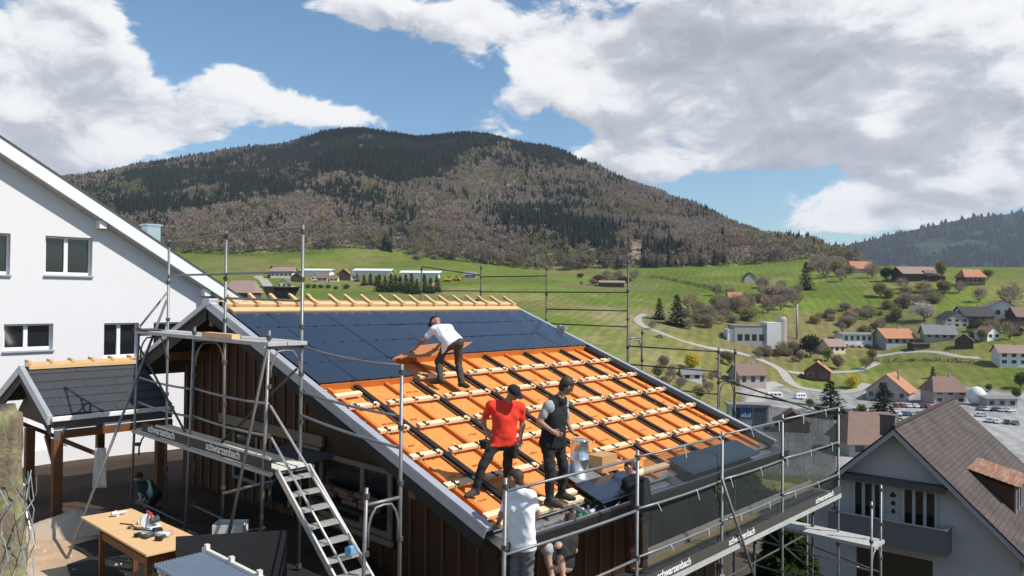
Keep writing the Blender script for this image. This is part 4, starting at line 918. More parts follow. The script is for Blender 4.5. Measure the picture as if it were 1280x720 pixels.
# ------------------------------------------------------------------ the grey house below on the right
M_GREYW = mat('grey_render', (.56, .54, .50), rough=.9, var=.07, scale=.8, bump=.1, bscale=40)
M_BROWNT = mat('brown_roof_tiles', (.150, .115, .100), rough=.8, var=.2, scale=1.3, col2=(.19, .155, .14))
def tile_mat(name, col, sx, sy):
    """plain tiles: rows and joints from a brick pattern, every tile a little different"""
    m = bpy.data.materials.new(name); m.use_nodes = True; nt = m.node_tree; N, L = nt.nodes, nt.links; b = N['Principled BSDF']; b.inputs['Roughness'].default_value = .8; b.inputs['Specular IOR Level'].default_value = .25
    uv = N.new('ShaderNodeUVMap'); br = N.new('ShaderNodeTexBrick'); br.inputs['Scale'].default_value = 1.0; br.inputs['Brick Width'].default_value = sx; br.inputs['Row Height'].default_value = sy
    br.inputs['Mortar Size'].default_value = .018; br.inputs['Color1'].default_value = (*[c * .9 for c in col], 1); br.inputs['Color2'].default_value = (*[min(1, c * 1.1) for c in col], 1); br.inputs['Mortar'].default_value = (*[c * .62 for c in col], 1)
    L.new(uv.outputs[0], br.inputs['Vector']); n = N.new('ShaderNodeTexNoise'); n.inputs['Scale'].default_value = .7; n.inputs['Detail'].default_value = 8; L.new(uv.outputs[0], n.inputs['Vector'])
    mr = N.new('ShaderNodeMapRange'); mr.inputs[1].default_value = .3; mr.inputs[2].default_value = .7; mr.inputs[3].default_value = .72; mr.inputs[4].default_value = 1.25; L.new(n.outputs['Fac'], mr.inputs[0])
    v = N.new('ShaderNodeVectorMath'); v.operation = 'SCALE'; L.new(br.outputs['Color'], v.inputs[0]); L.new(mr.outputs[0], v.inputs['Scale']); L.new(v.outputs[0], b.inputs['Base Color'])
    bp = N.new('ShaderNodeBump'); bp.inputs['Strength'].default_value = .6; bp.inputs['Distance'].default_value = .03; bp.invert = True; L.new(br.outputs['Fac'], bp.inputs['Height']); L.new(bp.outputs[0], b.inputs['Normal'])
    return m
M_RTILE = tile_mat('brown_clay_tiles', (.088, .069, .061), .24, .24)
def uv_plane(o, U0, V0):
    me = o.data; l = me.uv_layers.new(name='UVMap'); U0, V0 = Vector(U0), Vector(V0)
    for lp in me.loops:
        c = me.vertices[lp.vertex_index].co; l.data[lp.index].uv = (c.dot(U0), c.dot(V0))
AP = Vector((33.376, 4.88, -6.30))
gh = root('grey_house', 'grey rendered house with brown tiled roof, balcony and wooden dormer', 'house', (0, 0, 0))
HS = 5.02 / 5.33; EV = 6.2; LEN = 15.0
b = MB()
zz = lambda v: -abs(v) * HS
for u in (.8, LEN - .8):
    b.prism([(u, 5.2, -13), (u, -5.2, -13), (u, -5.2, zz(5.2) - .32), (u, 0, -.34), (u, 5.2, zz(5.2) - .32)], (.25, 0, 0))
b.box(1.051, LEN - .801, 4.95, 5.2, -13, zz(5.2) - .35); b.box(1.051, LEN - .801, -5.2, -4.95, -13, zz(5.2) - .35)
ghw = b.build('wall', M_GREYW, gh)
nr = math.hypot(1, HS)
grf = None
for sgn in (1, -1):
    r = MB(); r.hexa([(0.02, sgn * EV, zz(EV) - .22), (LEN, sgn * EV, zz(EV) - .22), (LEN, 0, -.22), (0.02, 0, -.22), (0.02, sgn * EV, zz(EV) - .02), (LEN, sgn * EV, zz(EV) - .02), (LEN, 0, -.02), (0.02, 0, -.02)])
    o = r.build('roof', M_SOFFIT, gh); grf = o
    t = MB(); t.quad((0, sgn * (EV + .1), zz(EV + .1) + .03), (LEN, sgn * (EV + .1), zz(EV + .1) + .03), (LEN, 0, .03), (0, 0, .03)); q = t.build('roof_tiles', M_RTILE, o); uv_plane(q, (1, 0, 0), (0, sgn / nr * -1, HS / nr))
    t = MB(); t.prism([(-.02, 0, .02), (-.02, sgn * (EV + .12), zz(EV + .12) + .02), (-.02, sgn * (EV + .12), zz(EV + .12) - .07), (-.02, 0, -.07)], (.06, 0, 0)); t.build('tile_edge', M_FASCIA, o)
    t = MB(); t.prism([(.0, 0, -.075), (.0, sgn * EV, zz(EV) - .075), (.0, sgn * EV, zz(EV) - .36), (.0, 0, -.36)], (.05, 0, 0)); t.build('verge_board', mat('pale_grey_board', (.40, .38, .36), rough=.7, var=.1), o)
m = MB(); m.tube([(-.05, 0, .06), (LEN, 0, .06)], .11, 8); m.build('ridge_tiles', M_RTILE, gh)
c = MB(); c.box(.5, 1.0, .05, .75, -.5, .50); c.box(.45, 1.05, .0, .8, .50, .56); c.build('chimney', mat('chimney_plaster', (.16, .13, .12), rough=.9, var=.25), grf)
# balcony
WX = .8
m = MB(); m.box(-.40, -.34, -2.40, 2.95, -5.75, -4.52); m.box(-.34, WX, -2.42, -2.36, -5.75, -4.52); m.box(-.34, WX, 2.92, 2.98, -5.75, -4.52); m.box(-.33, WX - .003, -2.35, 2.91, -5.72, -5.58)
bal = m.build('balcony', mat('grey_balcony_panel', (.16, .155, .15), rough=.75, var=.12), gh)
m = MB(); m.box(-.43, -.31, -2.44, 2.99, -4.515, -4.475); m.box(-.30, WX, -2.45, -2.33, -4.515, -4.475); m.build('rail_cap', M_GREYU, bal)
def french(v0, v1, n):
    g = MB(); g.box(WX - .03, WX - .004, v0, v1, -5.5, -3.08); w = g.build('window', M_GLASS, gh); f = MB()
    for k in range(n + 1):
        v = v0 + (v1 - v0) * k / n; f.box(WX - .10, WX - .034, v - .07, v + .07, -5.5, -3.0)
    f.box(WX - .09, WX - .036, v0, v1, -3.08, -2.98); f.build('frame', mat('pale_window_frame', (.50, .49, .46), rough=.6, var=.08), w)
french(.62, 2.05, 3); french(-1.76, -.28, 3)
m = MB(); m.box(.18, WX - .004, -2.25, 2.45, -2.80, -2.62); m.box(.14, .18, -2.28, 2.48, -2.92, -2.74); m.build('awning_box', mat('dark_awning', (.10, .09, .085), rough=.7, var=.2), gh)
for v, z, w in ((.17, -3.45, .22), (.15, -3.85, .16), (.15, -4.25, .15)):
    m = MB(); m.lathe([(w * .55, 0), (w * .7, .10), (w * .3, .16), (w * .1, .26)], (WX - .12, v, z - .1), 7); m.build('wall_ornament', M_FASCIA, gh)
m = MB(); m.box(WX - .03, WX - .004, -1.6, 1.9, -8.3, -6.4); m.build('window', glass_mat('olive_curtained_glass', (.035, .030, .016), rough=.3), gh)
# dormer on the right slope
M_RUST = mat('rusty_boards', (.24, .11, .06), rough=.8, var=.35, scale=1.2, stretch=(.7, 5, 1), col2=(.30, .20, .15))
u0, u1 = 4.4, 7.6
m = MB(); m.prism([(u0, -2.75, zz(2.75) + .05), (u0, -4.55, zz(4.55) - .05), (u0, -4.55, -3.05)], (u1 - u0, 0, 0)); dm = m.build('dormer', mat('dark_brown_boards', (.085, .042, .025), rough=.8, var=.3, scale=2, stretch=(3, 1, 1)), gh)
nb = 9
for k in range(nb):                                    # boards of the dormer roof
    va, vb = -2.5 - 2.3 * k / nb, -2.5 - 2.3 * (k + 1) / nb; za, zb2 = -2.33 - .62 * k / nb, -2.33 - .62 * (k + 1) / nb
    m = MB(); m.hexa([(u0 - .22, vb, zb2), (u1 + .2, vb, zb2), (u1 + .2, va + .02, za - .01), (u0 - .22, va + .02, za - .01), (u0 - .22, vb, zb2 + .05), (u1 + .2, vb, zb2 + .05), (u1 + .2, va + .02, za + .03), (u0 - .22, va + .02, za + .03)]); m.build('roof_board', M_RUST, dm)
m = MB(); m.box(u0 + .3, u1 - .3, -4.58, -4.555, -4.25, -3.25); w = m.build('window', M_GLASS, dm)
m = MB()
for u in (u0 + .08, u0 + 1.1, u0 + 2.1, u1 - .2): m.box(u, u + .12, -4.64, -4.585, -4.35, -3.12)
m.box(u0, u1, -4.66, -4.59, -4.45, -4.36); m.build('frame', mat('pale_window_frame', (.5, .49, .46)), w)
m = MB(); m.tube([(.3, -EV - .12, zz(EV) - .06), (LEN, -EV - .12, zz(EV) - .06)], .07, 8); m.build('gutter', mat('copper_gutter', (.45, .12, .06), rough=.5, var=.2), grf)
gh.location = AP; gh.rotation_euler = (0, 0, RAD(3.5))

# ------------------------------------------------------------------ the village
ROOFC = {'orange': (.42, .19, .10), 'brown': (.21, .135, .105), 'pink': (.30, .20, .17), 'dark': (.045, .042, .042), 'grey': (.20, .195, .19), 'white': (.72, .73, .74), 'red': (.30, .10, .06)}
WALLC = {'white': (.70, .69, .66), 'cream': (.66, .58, .40), 'wood': (.085, .048, .030), 'grey': (.36, .355, .345), 'pinkgrey': (.40, .34, .31), 'redwood': (.14, .055, .035)}
def rm(c): return mat('village_roof_' + c, ROOFC[c], rough=.85, var=.22, scale=.6)
def wm(c): return mat('village_wall_' + c, WALLC[c], rough=.9, var=.1, scale=.3)
FACE = math.atan2(RGT[1], RGT[0])                      # turn so that local +x runs to the right across the view
def village_house(label, px, py, wpx, hw=.5, hr=.35, gable=False, wall='white', roof='brown', depth=.8, turn=0, cols=4, rows=2, name='village_house', cat='house', hip=0.0, chim=True, d0=60, ov=.07):
    x, y, z, d = ground_at(px, py, d0); w = wpx * d / FOC; D = w * depth; h = w * hw; r = w * hr; o = w * ov
    t = root(name, label, cat)
    hx, hy_ = w / 2, D / 2; b = MB()
    if gable:
        for yy in (-hy_, hy_ - .3): b.prism([(-hx, yy, -2.5), (hx, yy, -2.5), (hx, yy, h), (0, yy, h + r), (-hx, yy, h)], (0, .3, 0))
        b.box(-hx, -hx + .3, -hy_ + .31, hy_ - .31, -2.5, h); b.box(hx - .3, hx, -hy_ + .31, hy_ - .31, -2.5, h)
    else:
        b.box(-hx, hx, -hy_, hy_, -2.5, h)
        if not hip:
            for xx in (-hx, hx - .3): b.prism([(xx, -hy_, h), (xx, hy_, h), (xx, 0, h + r)], (.3, 0, 0))
    b.build('wall', wm(wall), t)
    R = MB(); th = max(.2, w * .012)
    if gable:
        s = r / hx
        for sg in (-1, 1): R.hexa([(0, -hy_ - o, h + r), (sg * (hx + o), -hy_ - o, h - o * s), (sg * (hx + o), hy_ + o, h - o * s), (0, hy_ + o, h + r), (0, -hy_ - o, h + r + th), (sg * (hx + o), -hy_ - o, h - o * s + th), (sg * (hx + o), hy_ + o, h - o * s + th), (0, hy_ + o, h + r + th)])
    else:
        s = r / hy_; k = hip * hx
        for sg in (-1, 1): R.hexa([(-hx - o, sg * (hy_ + o), h - o * s), (hx + o, sg * (hy_ + o), h - o * s), (hx + o - k, 0, h + r), (-hx - o + k, 0, h + r), (-hx - o, sg * (hy_ + o), h - o * s + th), (hx + o, sg * (hy_ + o), h - o * s + th), (hx + o - k, 0, h + r + th), (-hx - o + k, 0, h + r + th)])
        if hip:
            for sg in (-1, 1): R.poly([(sg * (hx + o), -hy_ - o, h - o * s + th), (sg * (hx + o), hy_ + o, h - o * s + th), (sg * (hx + o - k), 0, h + r + th)])
    ro = R.build('roof', rm(roof), t)
    if chim:
        c = MB(); c.box(hx * .35, hx * .35 + w * .05, -w * .03, w * .03, h + r * .4, h + r + w * .09); c.build('chimney', wm('grey'), ro)
    if cols:
        G = M_GLASS
        for j in range(rows):
            for i in range(cols):
                wx = -hx + w * (i + .5) / cols; ww = w / cols * .24; hh = h / rows * .25; zc = h * (j + .55) / rows
                g = MB(); g.box(wx - ww, wx + ww, -hy_ - .09, -hy_ - .06, zc - hh, zc + hh); wo = g.build('window', G, t)
                if wpx > 22: g = MB(); e = w * .006; g.box(wx - ww - e, wx + ww + e, -hy_ - .055, -hy_ - .02, zc - hh - e, zc + hh + e); g.build('frame', wm('white' if wall != 'white' else 'grey'), wo)
    t.location = (x, y, z); t.rotation_euler = (0, 0, FACE + RAD(turn)); return t
V = village_house
V('brown hipped barn roof in the meadow behind the white verge', 304, 372, 36, .22, .36, wall='wood', roof='pink', hip=.35, cols=0, chim=False, name='barn', cat='barn')
V('cream village house with three rows of windows above the black tub', 357, 366, 18, .62, .30, wall='cream', roof='brown', cols=3, rows=3, gable=True)
V('long white house with a brownish upper storey below the green hill', 355, 347, 27, .30, .16, wall='white', roof='pink', cols=5, rows=1, chim=False)
V('low pale hall next to the long white house under the hill', 398, 344, 34, .16, .06, wall='white', roof='white', cols=0, chim=False, name='hall', cat='hall')
V('dark chalet with a bright orange gable top among village trees', 431, 350, 16, .42, .42, wall='wood', roof='orange', gable=True, cols=2, rows=1)
V('long white greenhouse roof behind the dark conifer row', 468, 344, 42, .12, .06, wall='white', roof='white', cols=0, chim=False, name='greenhouse', cat='greenhouse')
V('second white greenhouse ending near the yellow machines', 527, 347, 44, .12, .06, wall='white', roof='white', cols=0, chim=False, name='greenhouse', cat='greenhouse')
V('small grey cabin beside the yellow machines on the meadow', 588, 348, 15, .3, .25, wall='grey', roof='grey', cols=2, rows=1, chim=False, name='cabin', cat='cabin')
V('low dark shed among brown bushes on the upper meadow', 764, 358, 29, .16, .08, wall='wood', roof='pink', cols=0, chim=False, name='shed', cat='shed')
V('tiny dark hut alone on the slope below the forest', 936, 352, 14, .3, .5, wall='grey', roof='dark', gable=True, cols=0, chim=False, name='hut', cat='hut')
V('brown roofed house standing in front of the yellow willow', 934, 480, 36, .38, .30, wall='pinkgrey', roof='brown', cols=3, rows=1, turn=12)
V('small white house half hidden by bushes near the yellow willow', 863, 474, 24, .3, .25, wall='white', roof='grey', cols=2, rows=1)
V('orange roofed house by the road above the parked caravans', 1022, 474, 30, .36, .38, gable=True, wall='redwood', roof='orange', cols=2, rows=1, turn=-25)
V('house with an orange roof on top of the right hill', 1074, 341, 28, .2, .3, wall='pinkgrey', roof='orange', hip=.2, cols=3, rows=1, chim=False)
V('long brown barn on the hill crest with low eaves', 1142, 350, 40, .2, .2, wall='wood', roof='pink', cols=0, chim=False, name='barn', cat='barn')
V('shorter brown barn joined to the end of the hill barn', 1166, 350, 22, .25, .3, wall='wood', roof='brown', cols=0, chim=False, name='barn', cat='barn')
V('dark wooden chalet with an orange hipped roof on the hillside', 1213, 356, 25, .42, .34, wall='wood', roof='orange', hip=.3, cols=4, rows=2)
V('white house with a wide brown roof below the bare tree', 1249, 396, 40, .26, .26, wall='white', roof='brown', cols=4, rows=1, turn=-20, gable=True)
V('grey house with dark gable beside the black roofed house', 1190, 409, 28, .4, .3, wall='grey', roof='dark', gable=True, cols=3, rows=2)
V('house with a broad black roof on the right hillside', 1216, 402, 36, .22, .28, wall='wood', roof='dark', cols=3, rows=1)
V('brown roofed house at the edge of the hillside village', 1277, 405, 26, .4, .4, wall='wood', roof='brown', cols=2, rows=1)
V('house with an orange roof beside the long pale workshop', 1116, 431, 38, .26, .26, wall='grey', roof='orange', cols=4, rows=1, turn=8)
V('long pale workshop with cars parked in front', 1066, 428, 36, .28, .05, wall='white', roof='grey', cols=5, rows=1, chim=False, name='workshop', cat='workshop')
V('farmhouse with a large rusty brown roof beside the dark conifer', 1113, 498, 46, .26, .42, wall='pinkgrey', roof='orange', cols=4, rows=1, turn=-38, depth=.95, gable=True)
V('grey house with a brown hipped roof above the car park', 1179, 502, 40, .40, .38, wall='pinkgrey', roof='brown', hip=.45, cols=3, rows=2)
V('white house with pale roof on the green slope', 1262, 456, 32, .5, .26, wall='white', roof='pink', cols=3, rows=2, turn=-12)
V('flat grey garage row at the back of the car park', 1243, 508, 38, .3, .06, wall='grey', roof='grey', cols=3, rows=1, chim=False, name='garage', cat='garage')
V('house with a wide plain brown hipped roof next to the grey house chimney', 1086, 566, 74, .28, .40, wall='grey', roof='brown', hip=.45, cols=3, rows=1, chim=False, d0=45)
V('dark red hut with a brown roof behind the debris net', 990, 538, 40, .30, .34, wall='redwood', roof='brown', gable=True, cols=2, rows=1, turn=-18, chim=False, d0=80, name='hut', cat='hut')
V('grey roofed low house below the black roofed house on the slope', 1172, 424, 34, .22, .3, wall='pinkgrey', roof='grey', cols=4, rows=1, turn=-15)
V('small brown roofed house under the white house with the wide roof', 1234, 424, 22, .35, .35, wall='white', roof='brown', cols=2, rows=1, gable=True, turn=20)
V('dark garage with a flat roof beside the pale path', 1148, 436, 20, .3, .06, wall='wood', roof='dark', cols=0, chim=False, name='garage', cat='garage')
V('pale house with a pinkish roof behind the dark round tree by the factory', 1040, 440, 24, .35, .32, wall='cream', roof='pink', cols=3, rows=1, turn=15)
V('narrow dark house behind the single conifer on the green slope', 1205, 434, 20, .45, .4, wall='wood', roof='pink', cols=2, rows=2, gable=True, turn=-30)
V('white cottage with an orange roof at the corner of the sloping hedge', 918, 378, 16, .4, .38, wall='white', roof='orange', cols=2, rows=1)
# factory with silo and mast
x, y, z, d = ground_at(948, 434); k = d / FOC; fa = root('factory', 'white factory block with a round silo under the slope', 'factory')
m = MB(); m.box(-30 * k, 10 * k, 0, 30 * k, -3, 26 * k); m.build('wall', wm('grey'), fa); m = MB(); m.box(10.01 * k, 28 * k, -2 * k, 24 * k, -3, 31 * k); m.box(-38 * k, -30.01 * k, 2 * k, 20 * k, -3, 22 * k); m.build('tower_wall', wm('white'), fa)
m = MB(); m.lathe([(6 * k, 0), (6 * k, 35 * k), (4 * k, 38 * k)], (34 * k, 14 * k, 0), 14); m.build('silo', wm('pinkgrey'), fa)
for i in range(4): g = MB(); g.box((-26 + 9 * i) * k, (-20 + 9 * i) * k, -.06, -.02, 8 * k, 16 * k); g.build('window', M_GLASS, fa)
m = MB(); m.box(-31 * k, 10.5 * k, -.6 * k, 30.5 * k, 26 * k + .01, 27 * k); m.build('roof', rm('grey'), fa)
fa.location = (x, y, z); fa.rotation_euler = (0, 0, FACE)
x, y, z, d = ground_at(996, 424); k = d / FOC; m = MB(); m.tube([(x, y, z), (x, y, z + 44 * k)], [1.6 * k, 1.2 * k], 8); tag(m.build('factory_chimney', wm('grey'), smooth=True), 'slender pale chimney pipe rising beside the white factory', 'chimney')
# blue signed garage
x, y, z, d = ground_at(936, 533, 100); k = d / FOC; ga = root('blue_garage', 'flat roofed pale garage with a dark blue lettered shopfront', 'garage')
m = MB(); m.box(-24 * k, 24 * k, 0, 22 * k, -3, 25 * k); m.build('wall', mat('pale_blue_wall', (.34, .39, .44), rough=.7), ga)
m = MB(); m.box(-26 * k, 26 * k, -2 * k, 23 * k, 25 * k + .01, 27.5 * k); m.build('roof', rm('grey'), ga)
m = MB(); m.box(-20 * k, 4 * k, -.14, -.02, 10 * k, 23 * k); sg_ = m.build('sign', mat('blue_sign', (.02, .10, .34), rough=.4), ga)
m = MB(); m.box(-20 * k, -11 * k, -.18, -.145, 10 * k, 23 * k); m.build('dark_panel', mat('dark_sign_panel', (.015, .02, .035), rough=.4), ga)
m = MB(); m.box(6 * k, 21 * k, -.14, -.02, 2 * k, 23 * k); m.build('garage_door', mat('slate_grey_door', (.10, .12, .14), rough=.6), ga)
for i in range(6): m = MB(); m.box((-9.5 + i * 2.1) * k, (-8.2 + i * 2.1) * k, -.165, -.145, 11.5 * k, (14.5 + (i % 3)) * k); m.build('sign_mark', M_LETTER, ga)
ga.location = (x, y, z); ga.rotation_euler = (0, 0, FACE + RAD(-6))

# ------------------------------------------------------------------ roads
M_ROAD = mat('pale_road', (.36, .34, .30), rough=.95, var=.12, scale=.3)
def road(name, pix, w, dz=.14, d0=120):
    P = [Vector(ground_at(px, py, d0)[:3]) for px, py in pix]; pts = []
    for i in range(len(P) - 1):
        n = max(2, int((P[i + 1] - P[i]).length / 3))
        a, b, c, e = P[max(i - 1, 0)], P[i], P[i + 1], P[min(i + 2, len(P) - 1)]
        for t in [k / n for k in range(n)]:
            pts.append(.5 * (2 * b + (c - a) * t + (2 * a - 5 * b + 4 * c - e) * t * t + (3 * b - a - 3 * c + e) * t ** 3))
    pts.append(P[-1]); V_, F = [], []
    for i, p in enumerate(pts):
        d = pts[min(i + 1, len(pts) - 1)] - pts[max(i - 1, 0)]; n = Vector((-d.y, d.x, 0)).normalized()
        for s in (-.5, -.17, .17, .5): q = p + n * w * s; V_.append((q.x, q.y, float(H(q.x, q.y)) + dz))
    F = [(4 * i + j, 4 * i + 4 + j, 4 * i + 5 + j, 4 * i + 1 + j) for i in range(len(pts) - 1) for j in range(3)]
    me = bpy.data.meshes.new(name); me.from_pydata(V_, [], F); me.materials.append(M_ROAD); o = bpy.data.objects.new(name, me); COL.objects.link(o); tag(o, kind='structure')
road('road', [(806, 393), (797, 399), (803, 407), (825, 416), (855, 427), (890, 436), (925, 442), (948, 449)], 4.4)
road('road', [(948, 449), (975, 462), (988, 478), (1010, 487), (1060, 490), (1085, 480)], 5)
road('path', [(1090, 445), (1130, 441), (1165, 440), (1200, 446), (1225, 448)], 4)
road('path', [(322, 345), (335, 358), (346, 372), (353, 384)], 7)
road('path', [(940, 505), (952, 494), (958, 483), (975, 480)], 6)
road('path', [(985, 465), (1040, 466), (1075, 463), (1100, 452)], 4)

# ------------------------------------------------------------------ trees one can tell apart
def tree_proto(kind, seed):
    r = random.Random(seed); V_, F = [], []; T = MB()
    if kind == 'conifer':
        T.tube([(0, 0, -.02), (.004, .003, .5), (0, 0, .97)], [.022, .014, .002], 6)
        for k in range(1100):
            z = .07 + .91 * r.random() ** 1.25; R = .215 * (1 - z) ** .85 + .012; a = r.uniform(0, 6.283); q = R * (.35 + .75 * r.random()) * (1 + .25 * math.sin(3 * a + z * 25))
            c = Vector((q * math.cos(a), q * math.sin(a), z - .25 * q)); out = Vector((math.cos(a), math.sin(a), -.45)); sd = Vector((-math.sin(a), math.cos(a), r.uniform(-.3, .3))); s = r.uniform(.016, .038) * (1.25 - z * .5)
            b = len(V_); V_ += [c - sd * s, c + sd * s, c + out * s * 1.9 + Vector((0, 0, r.uniform(-.01, .02)))]; F.append((b, b + 1, b + 2))
    else:
        n, R, L = {'leafy': (1500, (.36, .36, .43), .026), 'bare': (900, (.42, .42, .46), .016), 'blossom': (1500, (.44, .42, .42), .020), 'bush': (1500, (.55, .55, .46), .030)}[kind]
        T.tube([(0, 0, -.03), (.01, 0, .12), (0, .01, .26)], [.022, .018, .014], 7)
        for k in range(9):
            a = k * 2.4 + r.uniform(-.4, .4); e = r.uniform(.35, .95); l = r.uniform(.22, .40); z0 = r.uniform(.10, .26)
            p1 = Vector((math.cos(a) * l * .5, math.sin(a) * l * .5, z0 + l * e * .55)); p2 = Vector((math.cos(a) * l * .8, math.sin(a) * l * .8, z0 + l * (e + .55) * .95)); T.tube([(0, 0, z0), p1, p2], [.014, .009, .003], 5, cap=False)
            if kind == 'bare':
                for j in range(7):
                    q = p1.lerp(p2, r.random()); v = Vector((r.uniform(-1, 1), r.uniform(-1, 1), r.uniform(.1, 1.2))).normalized() * r.uniform(.08, .2); T.tube([q, q + v], [.005, .0015], 4, cap=False)
        lobes = [(Vector((r.uniform(-.2, .2), r.uniform(-.2, .2), r.uniform(-.2, .22))), r.uniform(.35, .62)) for _ in range(9)]
        for k in range(n):
            c0, lr = lobes[k % 9]
            while True:
                p = Vector((r.uniform(-1, 1), r.uniform(-1, 1), r.uniform(-1, 1)))
                if .2 < p.length < 1: break
            c = Vector(((c0.x + p.x * lr) * R[0] * 1.3, (c0.y + p.y * lr) * R[1] * 1.3, (.54 if kind != 'bush' else .40) + (c0.z + p.z * lr) * R[2] * 1.25))
            if kind == 'bush': c.z = max(c.z, .02)
            a1 = Vector((r.uniform(-1, 1), r.uniform(-1, 1), r.uniform(-1, 1))).normalized(); a2 = a1.cross(Vector((r.uniform(-1, 1), r.uniform(-1, 1), r.uniform(-1, 1)))).normalized(); s = L * r.uniform(.6, 1.5)
            if kind == 'bare': a1 = (c - Vector((0, 0, .3))).normalized(); a2 = a1.cross(Vector((r.uniform(-1, 1), r.uniform(-1, 1), 0))).normalized() * .22; s *= 2.6
            b = len(V_); V_ += [c - a1 * s, c + a2 * s, c + a1 * s, c - a2 * s]; F.append((b, b + 1, b + 2, b + 3))
    return T, V_, F
TREES = {}
BARK = mat('grey_brown_bark', (.13, .105, .085), rough=.95, var=.3, scale=6, stretch=(3, 3, .6), bump=.3)
FOL = {'fir': (.034, .058, .016), 'dark': (.028, .046, .020), 'green': (.09, .14, .03), 'yellow': (.62, .50, .05), 'bare': (.31, .24, .185), 'olive': (.25, .235, .085), 'white': (.52, .47, .42), 'tan': (.40, .31, .18), 'bronze': (.15, .075, .04)}
def tree(label, px, py, hpx, kind='leafy', col='green', wide=1.0, group=None, name=None, d0=60, cat='tree', trunk=True):
    x, y, z, d = ground_at(px, py, d0); key = (kind, col, rnd.randrange(2)); nm = name or {'conifer': 'conifer_tree', 'bush': 'bush'}.get(kind, 'tree')
    if key not in TREES:
        T, V_, F = tree_proto(kind, hash(kind) % 50 + key[2] * 7 + 1 if False else len(TREES) + 3); t = root(nm, label, cat)
        if kind != 'bush': T.build('trunk', BARK, t, smooth=True)
        me = bpy.data.meshes.new('crown'); me.from_pydata(V_, [], F); me.materials.append(leafy_light(mat('foliage_' + col, FOL[col], rough=.9, var=.35, scale=9, spec=.1))); o = bpy.data.objects.new('crown', me); COL.objects.link(o); o.parent = t
        TREES[key] = t; t['used'] = 0
    t = TREES[key]
    if t['used']: t = copy_tree(t)
    else: t['used'] = 1
    t.name = nm; t['label'] = label; t['category'] = cat
    if 'group' in t: del t['group']
    if group: t['group'] = group
    h = hpx * d / FOC; t.location = (x, y, z - .02 * h); t.scale = (h * wide, h * wide, h); t.rotation_euler = (0, 0, rnd.uniform(0, 6.28)); return t
tree('tall dark conifer with a broad base standing on the bend of the road', 846, 407, 40, 'conifer', 'dark', 1.5)
tree('smaller dark conifer beside the tall one above the road', 824, 399, 27, 'conifer', 'dark', 1.4)
tree('slim dark conifer standing alone on the right hill slope', 1007, 362, 36, 'conifer', 'dark', 1.2)
tree('dense dark conifer rising between car park and farmhouse', 1104, 528, 52, 'conifer', 'dark', 1.7, d0=90)
tree('dark conifer by the end of the debris net', 1038, 522, 48, 'conifer', 'dark', 1.9, d0=90)
tree('short conifer on the green slope above the grey house', 1166, 473, 15, 'conifer', 'dark', 1.3)
tree('single conifer at the end of the village track', 339, 347, 15, 'conifer', 'dark', 1.4)
for i, px in enumerate((474, 481, 488, 494, 500, 507, 514, 521, 530, 538, 546)):
    tree('dark conifer in the tight row before the white greenhouses', px, 366 + rnd.uniform(-2, 2), rnd.uniform(20, 27), 'conifer', 'dark', 1.3, group='conifer row before the greenhouses')
for px, py, h in ((446, 352, 11), (455, 357, 14), (463, 356, 15), (470, 357, 13)):
    tree('small conifer between the orange topped chalet and the conifer row', px, py, h, 'conifer', 'dark', 1.5, group='small conifers by the chalet')
for px in (385, 393, 401, 410, 420, 433):
    tree('round green bush along the field edge before the pale hall', px, 361 + rnd.uniform(-1, 1), rnd.uniform(6, 9), 'bush', 'green', 1.2, group='bushes along the field edge', cat='bush')
tree('dark round bush right behind the pine ridge rafters', 600, 383, 15, 'bush', 'dark', 1.0, cat='bush')
tree('round dark green tree beside the orange roofed house by the road', 1013, 447, 32, 'leafy', 'dark', 1.3)
tree('bright yellow willow beside the road', 866, 464, 28, 'leafy', 'yellow', 1.35)
tree('yellow flowering bush by the farmhouse road', 1065, 486, 24, 'bush', 'yellow', .9, cat='bush')
tree('yellow flowering bush against the cream farmhouse wall', 1136, 491, 8, 'bush', 'yellow', 1.4, cat='bush')
tree('second yellowish tree behind the scaffold post', 912, 458, 22, 'leafy', 'olive', 1.1)
tree('large bare spreading tree at the edge of the hillside', 1262, 384, 36, 'bare', 'bare', 1.25)
tree('white blossoming tree in the middle of the right slope', 1155, 402, 30, 'blossom', 'white', 1.5)
tree('white blossoming tree on the crest near the far ridge', 1247, 333, 13, 'blossom', 'white', 1.7)
tree('small pale blossoming tree on the crest', 1218, 333, 9, 'blossom', 'white', 1.6)
tree('dark round tree beside the long hill barn', 1108, 352, 22, 'leafy', 'dark', 1.3)
tree('tall narrow poplar between barn and chalet on the hill', 1176, 352, 32, 'leafy', 'olive', .7)
for px, py, h, w in ((872, 396, 24, 1.2), (888, 402, 26, 1.2), (903, 398, 30, 1.1), (920, 388, 24, 1.2), (862, 412, 18, 1.2), (935, 384, 22, 1.3), (815, 412, 14, 1.2), (960, 392, 26, 1.3), (976, 388, 24, 1.2), (895, 370, 18, 1.3), (912, 372, 16, 1.3)):
    tree('bare brown tree on the slope around the factory', px, py, h, 'bare', 'bare', w, group='bare trees around the factory')
